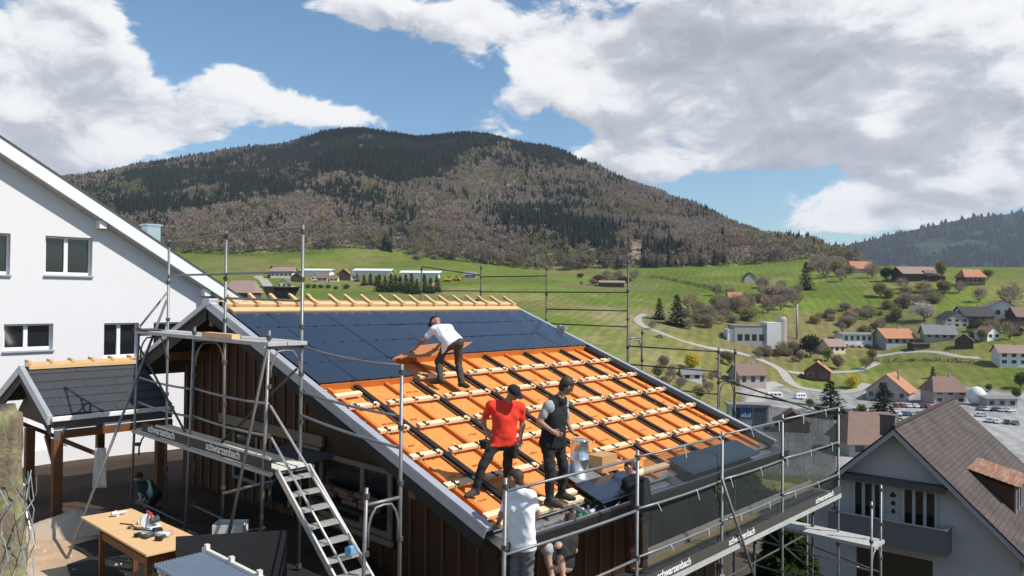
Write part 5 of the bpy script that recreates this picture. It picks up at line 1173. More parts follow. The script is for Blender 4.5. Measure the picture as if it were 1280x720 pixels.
for px, py, h, w, c in ((1030, 348, 30, 1.3, 'bare'), (1045, 346, 24, 1.4, 'olive'), (1052, 352, 20, 1.3, 'bare'), (1090, 348, 24, 1.3, 'bare'), (1100, 372, 22, 1.4, 'olive'), (1128, 362, 18, 1.4, 'bare'), (1133, 385, 24, 1.4, 'bare'), (1180, 372, 26, 1.2, 'olive'), (1200, 366, 18, 1.3, 'bare'), (1224, 378, 22, 1.2, 'bare'), (1235, 350, 16, 1.4, 'olive'), (1120, 402, 22, 1.3, 'olive'), (1100, 412, 18, 1.3, 'bare'), (1062, 410, 14, 1.5, 'olive'), (1240, 420, 26, 1.2, 'bare'), (1262, 425, 28, 1.1, 'bare'), (1228, 428, 20, 1.2, 'olive')):
    tree('leafless budding tree on the right hillside', px, py, h, 'bare' if c == 'bare' else 'leafy', c, w, group='budding trees on the right hillside')
for px, py, h, w, c in ((748, 352, 12, 1.6, 'bronze'), (758, 349, 14, 1.5, 'bare'), (772, 350, 15, 1.5, 'bare'), (783, 354, 12, 1.6, 'bronze'), (740, 356, 10, 1.6, 'bare'), (793, 350, 16, 1.3, 'bare')):
    tree('brown leafless bush around the low dark shed', px, py, h, 'bush' if c == 'bronze' else 'bare', c, w, group='brown bushes around the dark shed', cat='bush')
for px, py, h in ((958, 446, 18), (975, 446, 22), (992, 444, 20), (1000, 452, 16), (1035, 452, 20), (1048, 462, 22), (905, 452, 16), (830, 462, 20), (822, 474, 22), (838, 478, 20), (850, 486, 18), (875, 500, 20), (885, 492, 18), (1082, 462, 20), (1090, 452, 18)):
    tree('half bare shrub tree on the valley floor', px, py, h, 'leafy' if rnd.random() < .5 else 'bare', 'olive' if rnd.random() < .6 else 'bare', 1.25, group='shrub trees on the valley floor')
for px, py, h in ((1236, 490, 12), (1276, 486, 24), (1270, 500, 18), (1078, 520, 18), (1022, 516, 14), (1012, 512, 16)):
    tree('small green tree at the edge of the car park', px, py, h, 'leafy', 'green', 1.2, group='small trees at the car park')
rs = random.Random(17)
def scatter(n, cx_, cy_, rx, ry, h0, h1, kinds, label, group, cat='bush', wide=(1.0, 1.6)):
    for k in range(n):
        a, q = rs.uniform(0, 6.283), math.sqrt(rs.random()); kd, cl = rs.choice(kinds)
        tree(label, cx_ + rx * q * math.cos(a), cy_ + ry * q * math.sin(a), rs.uniform(h0, h1), kd, cl, rs.uniform(*wide), group=group, cat=cat)
BR = [('bush', 'bare'), ('bush', 'olive'), ('bare', 'bare'), ('bush', 'tan')]
scatter(26, 1070, 402, 52, 16, 8, 17, BR, 'brown or olive shrub on the slope above the pale workshop', 'shrubs above the pale workshop')
scatter(18, 1140, 380, 34, 16, 9, 20, BR, 'brown or olive shrub around the white blossoming tree', 'shrubs around the blossoming tree')
scatter(20, 900, 395, 48, 16, 10, 26, [('bare', 'bare'), ('bush', 'bare'), ('bush', 'olive'), ('bare', 'tan')], 'leafless shrub on the wooded bank behind the factory', 'shrubs on the bank behind the factory')
scatter(14, 975, 372, 30, 22, 12, 26, [('bare', 'bare'), ('bush', 'bare'), ('bare', 'tan')], 'leafless tree between the tiny hut and the slim conifer', 'trees between hut and slim conifer', 'tree')
scatter(16, 1045, 338, 36, 6, 10, 20, [('bare', 'bare'), ('bush', 'bare')], 'leafless tree along the upper end of the forest', 'trees at the end of the forest', 'tree')
scatter(16, 850, 478, 50, 16, 7, 15, BR, 'low shrub in the gardens behind the far verge', 'shrubs behind the far verge')
scatter(12, 1245, 415, 34, 14, 7, 15, [('bush', 'green'), ('bush', 'olive'), ('bush', 'dark'), ('bush', 'bare')], 'garden bush between the hillside houses', 'garden bushes between the hillside houses')
scatter(12, 985, 446, 40, 8, 8, 16, BR, 'shrub along the foot of the factory slope', 'shrubs at the factory foot')
scatter(10, 740, 352, 40, 6, 7, 12, [('bare', 'bare'), ('bush', 'bare'), ('bush', 'bronze')], 'brown shrub on the knoll of the low dark shed', 'shrubs on the shed knoll')
scatter(10, 560, 322, 60, 5, 8, 13, [('bush', 'bare'), ('bare', 'tan'), ('bush', 'olive')], 'pale shrub along the lower edge of the forest', 'shrubs along the forest edge')
scatter(12, 305, 380, 30, 3, 5, 9, BR, 'small shrub in front of the brown hipped barn', 'shrubs before the hipped barn')
for i, (px, py) in enumerate(((395, 350), (404, 352), (372, 352), (418, 352), (440, 350))): V(('tiny pink roofed white house behind the field edge bushes', 'tiny grey gabled house with a brown roof among the chalet conifers', 'tiny dark wooden house by the pale hall', 'tiny cream house with a brown roof left of the orange topped chalet', 'tiny white house with grey roof right of the orange topped chalet')[i].replace('left of', 'next to').replace('right of', 'just beyond'), px, py, 10 + 2 * (i % 3), .4, .35, wall=('white', 'grey', 'wood', 'cream', 'white')[i], roof=('pink', 'brown', 'dark', 'brown', 'grey')[i], cols=2, rows=1, gable=i % 2 == 0, chim=False)
for nm, pts_, hh in (('dark hedge running down from the knoll towards the tiny hut', ((812, 347), (840, 351), (870, 358), (905, 368)), 2.6), ('low brown hedge along the pale path on the green slope', ((1085, 451), (1130, 452), (1180, 452), (1220, 456)), 1.6), ('long hedge at the upper rim of the green meadow', ((255, 318), (300, 320), (350, 318), (395, 317)), 3.0)):
    V_, F = [], []; P = [ground_at(*p, 200) for p in pts_]
    for i in range(len(P) - 1):
        L_ = math.dist(P[i][:2], P[i + 1][:2])
        for k in range(int(L_ * 9)):
            t = rs.random(); x = P[i][0] + (P[i + 1][0] - P[i][0]) * t + rs.gauss(0, .7); y = P[i][1] + (P[i + 1][1] - P[i][1]) * t + rs.gauss(0, .7); z = float(H(x, y)) + rs.random() * hh; s = rs.uniform(.3, .8)
            b = len(V_); V_ += [(x + rs.uniform(-s, s), y + rs.uniform(-s, s), z + rs.uniform(-s, s)) for _ in range(3)]; F.append((b, b + 1, b + 2))
    me = bpy.data.meshes.new('hedge'); me.from_pydata(V_, [], F); me.materials.append(mat('foliage_hedge', (.085, .075, .04), rough=.9, var=.3)); o = bpy.data.objects.new('hedge', me); COL.objects.link(o); tag(o, nm, 'hedge')
# bushes and a fir below the scaffold
def near_tree(label, x, y, h, kind, col, wide, name):
    key = (kind, col, 9); T, V_, F = tree_proto(kind, 31 + len(TREES)); t = root(name, label, 'tree' if kind != 'bush' else 'bush')
    TREES[key] = t
    if kind != 'bush': T.build('trunk', BARK, t, smooth=True)
    if kind == 'conifer':
        for s in range(9): a, b_, c = tree_proto(kind, 60 + s); k = len(V_); V_ += b_; F += [tuple(i + k for i in f) for f in c]
    me = bpy.data.meshes.new('crown'); me.from_pydata(V_, [], F); me.materials.append(leafy_light(mat('foliage_' + col, FOL[col], rough=.9, var=.35, scale=9, spec=.1))); o = bpy.data.objects.new('crown', me); COL.objects.link(o); o.parent = t
    t.location = (x, y, float(H(x, y)) - .1); t.scale = (h * wide, h * wide, h); return t
q = at_depth(984, 660, 21.5); near_tree('green fir growing below the pale lower scaffold deck', q[0], q[1], 3.0 - float(H(q[0], q[1])) - 8.6, 'conifer', 'fir', 1.25, 'conifer_tree')

scatter(14, 905, 640, 70, 26, 26, 48, [('bush', 'dark'), ('bush', 'fir')], 'dark shrub in the shade seen through the debris net', 'shrubs behind the debris net', wide=(.9, 1.3))
# ------------------------------------------------------------------ cars, caravans, machines
def car_proto(col, name='parked_car', h=1.45, L=4.3):
    t = root(name, 'car', 'car'); w = .86; b = MB()
    prof = [(-L / 2, .35), (-L / 2, .75), (-L / 2 + .15, .92), (-L * .28, .98), (-L * .16, h - .06), (-L * .08, h), (L * .22, h), (L * .34, h - .12), (L * .46, .98), (L / 2, .85), (L / 2, .35)]
    n = len(prof); i0 = b.pts([(x, -w, z) for x, z in prof]); i1 = b.pts([(x, w, z) for x, z in prof])
    b.face(*[i0 + k for k in range(n)]); b.face(*[i1 + k for k in reversed(range(n))])
    for k in range(n): b.face(i0 + k, i0 + (k + 1) % n, i1 + (k + 1) % n, i1 + k)
    b.build('body', mat('car_paint_%s' % col[0], col[1], rough=.3, var=.05, spec=.6, coat=.5), t, bevel=.06)
    g = MB()
    for s in (-1, 1): g.prism([(-L * .24, s * (w + .004), 1.0), (-L * .15, s * (w + .004), h - .1), (L * .24, s * (w + .004), h - .1), (L * .38, s * (w + .004), 1.0)], (0, s * .008, 0))
    g.hexa([(-L * .285, -.74, 1.0), (-L * .285, .74, 1.0), (-L * .27, .74, 1.0), (-L * .27, -.74, 1.0), (-L * .185, -.66, h - .1), (-L * .185, .66, h - .1), (-L * .165, .66, h - .1), (-L * .165, -.66, h - .1)])
    g.build('windows', M_GLASS, t)
    for x in (-L * .31, L * .31):
        for s in (-1, 1): m = MB(); m.tube([(x, s * (w - .16), .32), (x, s * (w + .03), .32)], .32, 12); m.build('wheel', M_RUBBER, t)
    return t
CARC = [('white', (.75, .75, .75)), ('silver', (.42, .43, .45)), ('dark', (.03, .032, .036)), ('blue', (.03, .07, .2)), ('red', (.35, .03, .025)), ('grey', (.16, .165, .17))]
CARS = {}
def car(label, px, py, c, turn, group=None, d0=150):
    x, y, z, d = ground_at(px, py, d0)
    if c not in CARS: CARS[c] = car_proto(CARC[c]); t = CARS[c]
    else: t = copy_tree(CARS[c])
    t['label'] = label; t['category'] = 'car'
    if group: t['group'] = group
    t.location = (x, y, z + .05); t.rotation_euler = (0, 0, FACE + RAD(turn)); return t
car('silver car driving alone on the meadow road', 824, 422, 1, -18, d0=250)
rows = [[(1046 + 7.2 * i, 517 - .5 * i, 78) for i in range(9)], [(1054 + 8 * i, 527 - .4 * i, 75) for i in range(7)], [(1120 + 8 * i, 509 + .2 * i, 80) for i in range(6)], [(1122 + 9 * i, 519 + .3 * i, 80) for i in range(5)],
        [(1226 + 9 * i, 513 + .5 * i, 20) for i in range(5)], [(1246 + 12 * i, 529 + i, 70) for i in range(3)], [(1226, 521, 10), (1236, 528, 60)]]
for r_ in rows:
    for px, py, tn in r_:
        c = rnd.choice([0, 0, 1, 1, 2, 2, 3, 4, 5, 5]); car('%s car parked in the rows of the valley car park' % ('white', 'silver', 'black', 'dark blue', 'red', 'dark grey')[c], px + rnd.uniform(-1, 1), py, c, tn + rnd.uniform(-6, 6), '%s cars in the valley car park' % ('white', 'silver', 'black', 'dark blue', 'red', 'dark grey')[c])
for i, c in enumerate((2, 1, 0, 2, 5)): car('%s car parked before the long pale workshop' % ('white', 'silver', 'black', 'dark blue', 'red', 'dark grey')[c], 1058 + 9 * i, 434, c, 70 + 5 * i, 'cars before the pale workshop', d0=250)
def caravan(label, px, py, L, turn=0):
    x, y, z, d = ground_at(px, py, 200); t = root('caravan', label, 'caravan'); b = MB()
    prof = [(-L / 2, .5), (-L / 2 - .1, 1.2), (-L / 2 + .35, 2.5), (L / 2 - .5, 2.6), (L / 2, 1.5), (L / 2, .5)]; b.prism([(a, -1.1, c) for a, c in prof], (0, 2.2, 0)); b.build('body', mat('caravan_white', (.78, .78, .76), rough=.4, var=.05), t, bevel=.1)
    for k in range(3): g = MB(); g.box(-L * .32 + k * L * .25, -L * .32 + k * L * .25 + L * .16, -1.13, -1.105, 1.35, 2.0); g.build('window', M_GLASS, t)
    for s in (-1, 1): m = MB(); m.tube([(0, s * .9, .33), (0, s * 1.12, .33)], .33, 12); m.build('wheel', M_RUBBER, t)
    t.location = (x, y, z + .05); t.rotation_euler = (0, 0, FACE + RAD(turn)); return t
caravan('long white caravan parked on the valley floor below the lettered road', 968, 498, 6.6); caravan('smaller white caravan standing behind the row of yard clutter', 1000, 499, 5, 15)
def digger(label, px, py, turn):
    x, y, z, d = ground_at(px, py, 200); t = root('excavator', label, 'excavator'); Y = mat('yellow_machine', (.60, .36, .03), rough=.5)
    m = MB(); m.box(-2.2, 2.2, -1.3, -.6, 0, 1); m.box(-2.2, 2.2, .6, 1.3, 0, 1); m.build('track', M_RUBBER, t)
    m = MB(); m.box(-2.4, 2.2, -1.35, 1.35, 1.05, 2.3); m.build('body', Y, t, bevel=.1); m = MB(); m.box(.2, 1.8, -1.2, .1, 2.32, 3.4); m.build('cab', M_GLASS, t)
    m = MB(); m.beam((2, .5, 2), (4.6, .5, 4.4), .5, .6); m.beam((4.5, .5, 4.4), (6.4, .5, 1.6), .4, .5); m.build('arm', Y, t); m = MB(); m.prism([(6.1, 0, 1.6), (6.9, 0, 1.5), (6.6, 0, .5), (5.8, 0, .7)], (0, 1.1, 0)); m.build('bucket', M_TUBED, t)
    t.location = (x, y, z); t.rotation_euler = (0, 0, FACE + RAD(turn)); t.scale = (1.15,) * 3
digger('yellow excavator with arm raised at the end of the greenhouses', 559, 352, 10); digger('second yellow excavator facing away beside the small grey cabin', 571, 351, 165)
x, y, z, d = ground_at(540, 358, 200); m = MB(); m.lathe([(0.1, -.5), (6, -.5), (4.6, 1), (2.2, 2.4), (.4, 2.9)], (x, y, z), 11); tag(m.build('earth_pile', mat('orange_earth', (.42, .24, .14), rough=1, var=.25)), 'orange heap of earth before the yellow excavators', 'earth pile')
x, y, z, d = ground_at(1221, 506, 200); m = MB(); m.lathe([(1.2, 0), (2.8, 1), (3.4, 3), (3.0, 5.2), (1.6, 6.8), (.2, 7.2)], (x, y, z), 14); tag(m.build('white_dome', wm('white'), smooth=True), 'white rounded tank standing behind the grey house ridge', 'tank')
# ------------------------------------------------------------------ people: one continuous surface each
def surface_net(f, org, h):
    nx, ny, nz = f.shape; s = f < 0
    def c8(a): return [a[i:nx - 1 + i, j:ny - 1 + j, k:nz - 1 + k] for i in (0, 1) for j in (0, 1) for k in (0, 1)]
    C = c8(s); n = sum(c.astype(np.int8) for c in C); act = (n > 0) & (n < 8); idx = np.full(act.shape, -1, np.int64); I = np.argwhere(act); idx[act] = np.arange(len(I))
    acc = np.zeros((len(I), 3)); cnt = np.zeros(len(I)); fv = [a[act] for a in c8(f)]; offs = [(i, j, k) for i in (0, 1) for j in (0, 1) for k in (0, 1)]
    for a in range(8):
        for b in range(a + 1, 8):
            d = np.subtract(offs[b], offs[a])
            if np.abs(d).sum() != 1: continue
            va, vb = fv[a], fv[b]; m = (va < 0) != (vb < 0); t = np.where(m, va / np.where(m, va - vb, 1), 0)
            acc[m] += np.array(offs[a]) + t[m, None] * d; cnt[m] += 1
    V_ = (I + acc / cnt[:, None]) * h + org; Q = []
    for ax in range(3):
        sl0 = [slice(None)] * 3; sl1 = [slice(None)] * 3; sl0[ax] = slice(0, -1); sl1[ax] = slice(1, None); e = s[tuple(sl0)] != s[tuple(sl1)]; sg = s[tuple(sl0)]
        u, v = [(1, 2), (2, 0), (0, 1)][ax]; P = np.argwhere(e); P = P[(P[:, u] > 0) & (P[:, v] > 0) & (P[:, u] < f.shape[u] - 1) & (P[:, v] < f.shape[v] - 1)]
        def at(du, dv): q = P.copy(); q[:, u] += du; q[:, v] += dv; return idx[q[:, 0], q[:, 1], q[:, 2]]
        q = np.stack([at(-1, -1), at(0, -1), at(0, 0), at(-1, 0)], 1); fl = sg[P[:, 0], P[:, 1], P[:, 2]]; q[~fl] = q[~fl][:, ::-1]; Q.append(q)
    return V_, np.concatenate(Q)
def cap_sd(P, a, b, ra, rb):
    a, b = np.asarray(a, float), np.asarray(b, float); ab = b - a; t = np.clip(((P - a) @ ab) / max(ab @ ab, 1e-9), 0, 1)
    return np.linalg.norm(P - a - t[..., None] * ab, axis=-1) - (ra + (rb - ra) * t)
SKIN = mat('skin', (.52, .29, .20), rough=.55, var=.08, scale=8); SKINT = mat('tanned_skin', (.36, .19, .13), rough=.55, var=.1, scale=8)
def cloth(name, col, var=.2): return mat('cloth_' + name, col, rough=.9, var=var, scale=9, bump=.35, bscale=28)
def person(label, J, mats, base, sleeves='short', vest=False, cap=None, hair=None, look=None, size=1.0, shorts=False, glove=None):
    """J: joints in site coordinates. mats: skin, shirt, trousers, shoes, hair"""
    J = {k: np.array(v, float) for k, v in J.items()}; S_ = []; z = size
    def seg(a, b, ra, rb, m, k=.03): S_.append((np.asarray(J[a] if isinstance(a, str) else a, float), np.asarray(J[b] if isinstance(b, str) else b, float), ra * z, rb * z, m, k))
    sk, sh, tr, so_, ha = 0, 1, 2, 3, 4
    sL, sR, hL, hR = J['shL'], J['shR'], J['hipL'], J['hipR']; nk = J['neck']; ch = (sL + sR) / 2 * .62 + (hL + hR) / 2 * .38; pv = (hL + hR) / 2; wa = ch * .35 + pv * .65
    side = (sR - sL) / np.linalg.norm(sR - sL); upv = nk - pv; upv /= np.linalg.norm(upv); fwd = np.cross(upv, side); fwd /= np.linalg.norm(fwd)
    # torso
    for s in (-1, 1): seg(ch + side * .085 * s * z + upv * .05, wa + side * .075 * s * z, .118, .112, sh, .05); seg(wa + side * .07 * s * z, pv + side * .06 * s * z, .112, .118, sh, .05)
    seg(ch + fwd * .03 * z, wa + fwd * .045 * z, .11, .115, sh, .06); seg(sL * .86 + nk * .14, sR * .86 + nk * .14, .066, .066, sh, .06); seg(sL * .8 + ch * .2, ch + (sL - ch) * .5, .07, .10, sh, .06); seg(sR * .8 + ch * .2, ch + (sR - ch) * .5, .07, .10, sh, .06)
    seg(sL, nk - upv * .02, .066, .062, sh, .04); seg(sR, nk - upv * .02, .066, .062, sh, .04)
    seg(pv + side * .06 - upv * .02, pv - side * .06 - upv * .02, .122, .122, tr, .05); seg(hL, hR, .098, .098, tr, .05)
    # arms and hands
    for s in 'LR':
        S0, E0, W0, H0 = J['sh' + s], J['el' + s], J['wr' + s], J['ha' + s]
        if sleeves == 'long': seg(S0, E0, .062, .05, sh); seg(E0, W0, .05, .036, sh)
        else:
            m = S0 * .42 + E0 * .58; seg(S0, m, .056, .057, sh, .045); seg(m, E0, .044, .040, sk); seg(E0, W0, .043, .028, sk)
        d = (H0 - W0) / max(np.linalg.norm(H0 - W0), 1e-6); d = d if np.linalg.norm(H0 - W0) > .01 else (W0 - E0) / np.linalg.norm(W0 - E0)
        pn = np.cross(d, fwd); pn = pn / np.linalg.norm(pn) if np.linalg.norm(pn) > .1 else side; cu = np.cross(pn, d); gm = 5 if glove == s else sk
        pe = W0 + d * .085 * z
        seg(W0, W0 + d * .03 * z, .029, .030, gm, .02)
        for o in (-.022, 0, .022): seg(W0 + d * .02 * z + pn * o * z * .7, pe + pn * o * z, .018, .016, gm, .015)
        for o, L in ((-.031, .072), (-.011, .085), (.011, .080), (.030, .062)):
            b0 = pe + pn * o * z; b1 = b0 + (d * .92 + cu * .35) * L * .5 * z; b2 = b1 + (d * .62 + cu * .75) * L * .5 * z; seg(b0, b1, .0105, .0095, gm, .004); seg(b1, b2, .0095, .008, gm, .004)
        t0 = W0 + d * .03 * z - pn * .02 * z; t1 = t0 + (d * .6 - pn * .7 + cu * .3) * .04 * z; seg(t0, t1, .0135, .011, gm, .01); seg(t1, t1 + (d * .85 - pn * .1 + cu * .4) * .032 * z, .011, .009, gm, .004)
    # legs and shoes
    for s in 'LR':
        H0, K0, A0_, T0 = J['hip' + s], J['kn' + s], J['an' + s], J['to' + s]
        if shorts: m = H0 * .15 + K0 * .85; seg(H0, m, .098, .092, tr, .04); seg(m, K0, .06, .055, sk); seg(K0, A0_, .056, .036, sk)
        else: seg(H0, K0, .094, .072, tr, .04); seg(K0, K0 * .6 + A0_ * .4, .070, .068, tr); seg(K0 * .6 + A0_ * .4, A0_, .068, .060, tr)
        f = (T0 - A0_); n = np.linalg.norm(f); f = f / n if n > 1e-4 else fwd; f2 = np.array([f[0], f[1], 0]); f2 /= np.linalg.norm(f2) + 1e-6; zb = min(A0_[2] - .045, T0[2] + .0) 
        heel = A0_ - f2 * .05 * z; heel[2] = A0_[2] - .05 * z; ball = A0_ + f2 * .12 * z; ball[2] = A0_[2] - .055 * z; toe = A0_ + f2 * .19 * z; toe[2] = A0_[2] - .06 * z
        seg(A0_, heel, .045, .040, so_, .02); seg(heel, ball, .040, .044, so_, .02); seg(ball, toe, .044, .034, so_, .02); seg(A0_, ball, .046, .04, so_, .03)
    # head
    hd = J['head']; lk = np.array(look if look is not None else fwd, float); lk /= np.linalg.norm(lk); hu = hd - nk; hu = hu - lk * (hu @ lk); hu /= np.linalg.norm(hu); hs = np.cross(lk, hu)
    R_ = .088 * z
    seg(nk - upv * .02, hd - hu * .06 * z - lk * .015 * z, .056, .052, sk, .03)
    seg(hd - lk * .022 * z + hu * .012 * z, hd + lk * .018 * z + hu * .02 * z, .088, .082, sk, .03); seg(hd + lk * .03 * z - hu * .04 * z, hd + lk * .055 * z - hu * .085 * z, .06, .040, sk, .03)
    seg(hd + lk * .088 * z - hu * .005 * z, hd + lk * .108 * z - hu * .035 * z, .010, .014, sk, .01)          # nose
    for s in (-1, 1):
        seg(hd + hs * .086 * s * z - hu * .0 * z, hd + hs * .09 * s * z - hu * .035 * z, .017, .013, sk, .008)   # ears
        seg(hd + lk * .083 * z + hs * .034 * s * z + hu * .018 * z, hd + lk * .086 * z + hs * .02 * s * z + hu * .020 * z, .012, .010, sk, .01)  # brows
    seg(hd + lk * .084 * z - hs * .02 * z - hu * .064 * z, hd + lk * .084 * z + hs * .02 * z - hu * .064 * z, .010, .010, sk, .008)  # lips
    if hair: seg(hd - lk * .03 * z + hu * .032 * z, hd - lk * .0 * z + hu * .04 * z, .092, .086, ha, .012); seg(hd - lk * .05 * z, hd - lk * .055 * z - hu * .06 * z, .078, .055, ha, .012)
    A = np.array([s[0] for s in S_] + [s[1] for s in S_]); lo = A.min(0) - .2; hi = A.max(0) + .2; h = .0105
    n = np.ceil((hi - lo) / h).astype(int); f = np.full(n, .5, np.float32)
    for a, b, ra, rb, m, k in S_:
        r = max(ra, rb) + k + .03; l = np.clip(np.floor((np.minimum(a, b) - r - lo) / h).astype(int), 0, n - 1); u = np.clip(np.ceil((np.maximum(a, b) + r - lo) / h).astype(int) + 1, 1, n)
        g = np.stack(np.meshgrid(*[np.arange(l[i], u[i]) * h + lo[i] for i in range(3)], indexing='ij'), -1); d = cap_sd(g, a, b, ra, rb)
        if m in (1, 2):   # folds of the cloth
            ph = rnd.uniform(0, 6); X_, Y_, Z_ = g[..., 0], g[..., 1], g[..., 2]
            d = d + .0042 * np.sin(X_ * 27 + Z_ * 19 + ph + 2.2 * np.sin(Y_ * 13 + Z_ * 9)) + .0028 * np.sin(Y_ * 44 - Z_ * 31 + 2 * np.sin(X_ * 23 + ph)) + (.003 * np.sin(Z_ * 58 + 2.5 * np.sin(X_ * 17 + Y_ * 15 + ph)) if m == 2 else 0)
        q = f[l[0]:u[0], l[1]:u[1], l[2]:u[2]]; hh = np.clip(.5 + .5 * (q - d) / k, 0, 1); f[l[0]:u[0], l[1]:u[1], l[2]:u[2]] = q * (1 - hh) + d * hh - k * hh * (1 - hh)
    V_, Q = surface_net(f, lo, h); C = V_[Q].mean(1); best = np.full(len(C), 9.0); mi = np.zeros(len(C), np.int32)
    for a, b, ra, rb, m, k in S_:
        d = cap_sd(C, a, b, ra, rb) - (.012 if m == 1 and not vest else 0) - (.004 if m in (3, 4, 5) else 0); w = d < best; best[w] = d[w]; mi[w] = m
    # the shirt hangs over the trousers; neckline
    wz = (C - pv) @ upv; mi[(mi == 2) & (wz > -.05) & (np.abs((C - pv) @ side) < .24)] = 1
    if sleeves != 'long': mi[(mi == 1) & (wz <= -.05)] = 2
    cen = Vector(base); me = bpy.data.meshes.new('person'); me.from_pydata([tuple(v - np.array(cen)) for v in V_], [], Q.tolist())
    for m in mats: me.materials.append(m)
    me.polygons.foreach_set('material_index', mi); me.polygons.foreach_set('use_smooth', np.ones(len(Q), bool)); me.update()
    o = bpy.data.objects.new('person', me); COL.objects.link(o); o.location = cen; tag(o, label, 'person')
    if vest:                                          # dark waistcoat over the pale shirt
        k = (mi == 1) & (np.minimum(np.linalg.norm(C - sL, axis=1), np.linalg.norm(C - sR, axis=1)) > .105) & (np.array([min(cap_sd(c, J['shL'], J['elL'], .06, .06), cap_sd(c, J['shR'], J['elR'], .06, .06)) for c in C]) > .012)
        idv = np.unique(Q[k]); mp = {int(v): i for i, v in enumerate(idv)}; me.calc_loop_triangles(); nrm = np.array([tuple(v.normal) for v in me.vertices])
        vv = V_[idv] + nrm[idv] * .012; m2 = bpy.data.meshes.new('vest'); m2.from_pydata([tuple(v - np.array(cen)) for v in vv], [], [[mp[int(i)] for i in q] for q in Q[k]]); m2.materials.append(vest); m2.polygons.foreach_set('use_smooth', [True] * len(m2.polygons))
        ov = bpy.data.objects.new('vest', m2); COL.objects.link(ov); ov.parent = o; sd = ov.modifiers.new('s', 'SOLIDIFY'); sd.thickness = .01
    if cap is not None:
        M3 = MB(); q0 = hd + hu * .022 * z - lk * .005 * z; rings = []
        for i in range(6):
            t = i / 5 * math.pi / 2 * .98; rr = .100 * z * math.cos(t); zz_ = .098 * z * math.sin(t)
            rings.append(M3.pts([q0 + (hs * math.cos(a) + lk * math.sin(a) * 1.12) * rr + hu * zz_ for a in [6.2832 * k / 16 for k in range(16)]]))
        for i in range(5):
            for k in range(16): M3.face(rings[i] + k, rings[i] + (k + 1) % 16, rings[i + 1] + (k + 1) % 16, rings[i + 1] + k)
        M3.face(*[rings[5] + k for k in range(16)])
        arc = [math.pi * (.12 + .76 * k / 8) for k in range(9)]; inn = [q0 + (hs * math.cos(a) + lk * math.sin(a) * 1.12) * .099 * z for a in arc]; out = [q0 + (hs * math.cos(a) * .92 + lk * (math.sin(a) * 1.05 + .72 * math.sin(a) ** .5)) * .102 * z - hu * .02 * z for a in arc]
        for k in range(8): M3.hexa([inn[k], inn[k + 1], out[k + 1], out[k], inn[k] + hu * .006, inn[k + 1] + hu * .006, out[k + 1] + hu * .006, out[k] + hu * .006])
        M3.build('cap', cap, o, smooth=True)
    return o
def pouch(o, px, py, d, w=.10, h=.16):
    p = at_depth(px, py, d); m = MB(); m.hexa([(p[0] - w * .4, p[1] - w * .4, p[2] - h), (p[0] + w * .4, p[1] - w * .4, p[2] - h), (p[0] + w * .4, p[1] + w * .4, p[2] - h), (p[0] - w * .4, p[1] + w * .4, p[2] - h), (p[0] - w * .6, p[1] - w * .6, p[2]), (p[0] + w * .6, p[1] - w * .6, p[2]), (p[0] + w * .6, p[1] + w * .6, p[2]), (p[0] - w * .6, p[1] + w * .6, p[2])])
    m.build('tool_pouch', C_DARK, o, bevel=.012); p2 = Vector(p) + Vector((.01, 0, .05)); m = MB(); m.tube([p2 - Vector((0, 0, .12)), p2], .012, 6); m.build('tool_handle', M_HOOK, o)
def joints(d0, **kw):
    """joints given as photograph pixel plus an offset in depth from d0"""
    return {k: at_depth(v[0], v[1], d0 + (v[2] if len(v) > 2 else 0)) for k, v in kw.items()}
C_RED = cloth('red_shirt', (.80, .045, .022), .1); C_BLACK = cloth('black', (.012, .012, .013)); C_DARK = cloth('charcoal_trousers', (.022, .021, .021)); C_GREYT = cloth('grey_brown_trousers', (.060, .052, .044))
C_WHITE = cloth('white_shirt', (.80, .80, .82), .06); C_LGREY = cloth('light_grey', (.36, .36, .36)); C_SHOE = cloth('dark_shoes', (.05, .045, .04)); C_HAIR = mat('brown_hair', (.05, .028, .018), rough=.7); C_CAP = cloth('dark_cap', (.016, .016, .018)); C_TEAL = cloth('dark_teal_shirt', (.02, .05, .05)); C_GLOVE = cloth('lime_glove', (.28, .42, .05)); C_BROWN = cloth('brown_trousers', (.10, .045, .02))
C_MIDG = cloth('mid_grey_trousers', (.15, .15, .15))
red_man = person('man in a bright red t-shirt and dark cap looking down on the orange roof',
       joints(11.35, head=(642, 490, -.12), neck=(634, 503), shR=(613, 507, -.08), shL=(651, 509, .06), elR=(604, 526, .12), elL=(653, 531, .10), wrR=(608, 541, .02), wrL=(650, 549, .0), haR=(614, 546, -.06), haL=(648, 559, -.03),
              hipR=(621, 551, -.04), hipL=(638, 552, .06), knR=(604, 581, -.20), knL=(634, 580, .10), anR=(594, 612, -.22), toR=(586, 618, -.32), anL=(635, 601, .33), toL=(638, 606, .2)),
       [SKINT, C_RED, C_DARK, C_SHOE, C_HAIR], (.7, .7, -2.9), cap=C_CAP, look=(.35, -.72, -.55), size=.96)
vest_man = person('man in a black vest over a grey shirt looking towards the verge',
       joints(11.42, head=(709, 482, 0), neck=(699, 497, .0), shL=(704, 503, .20), shR=(685, 508, -.12), elR=(674, 527, -.16), elL=(709, 527, .22), wrR=(690, 539, -.22), wrL=(714, 538, .12), haR=(699, 543, -.22), haL=(718, 543, .05),
              hipR=(684, 553, -.08), hipL=(698, 553, .09), knR=(687, 585, -.14), knL=(704, 582, .06), anR=(687, 624, -.12), toR=(697, 634, -.2), anL=(702, 616, .15), toL=(711, 622, .1)),
       [SKINT, C_LGREY, C_DARK, C_SHOE, C_HAIR], (1.5, 0, -3.1), vest=C_BLACK, hair=True, look=(.80, -.45, -.45), size=1.04)
pouch(red_man, 607, 550, 11.22, .13, .13); pouch(red_man, 643, 556, 11.3, .09, .2)
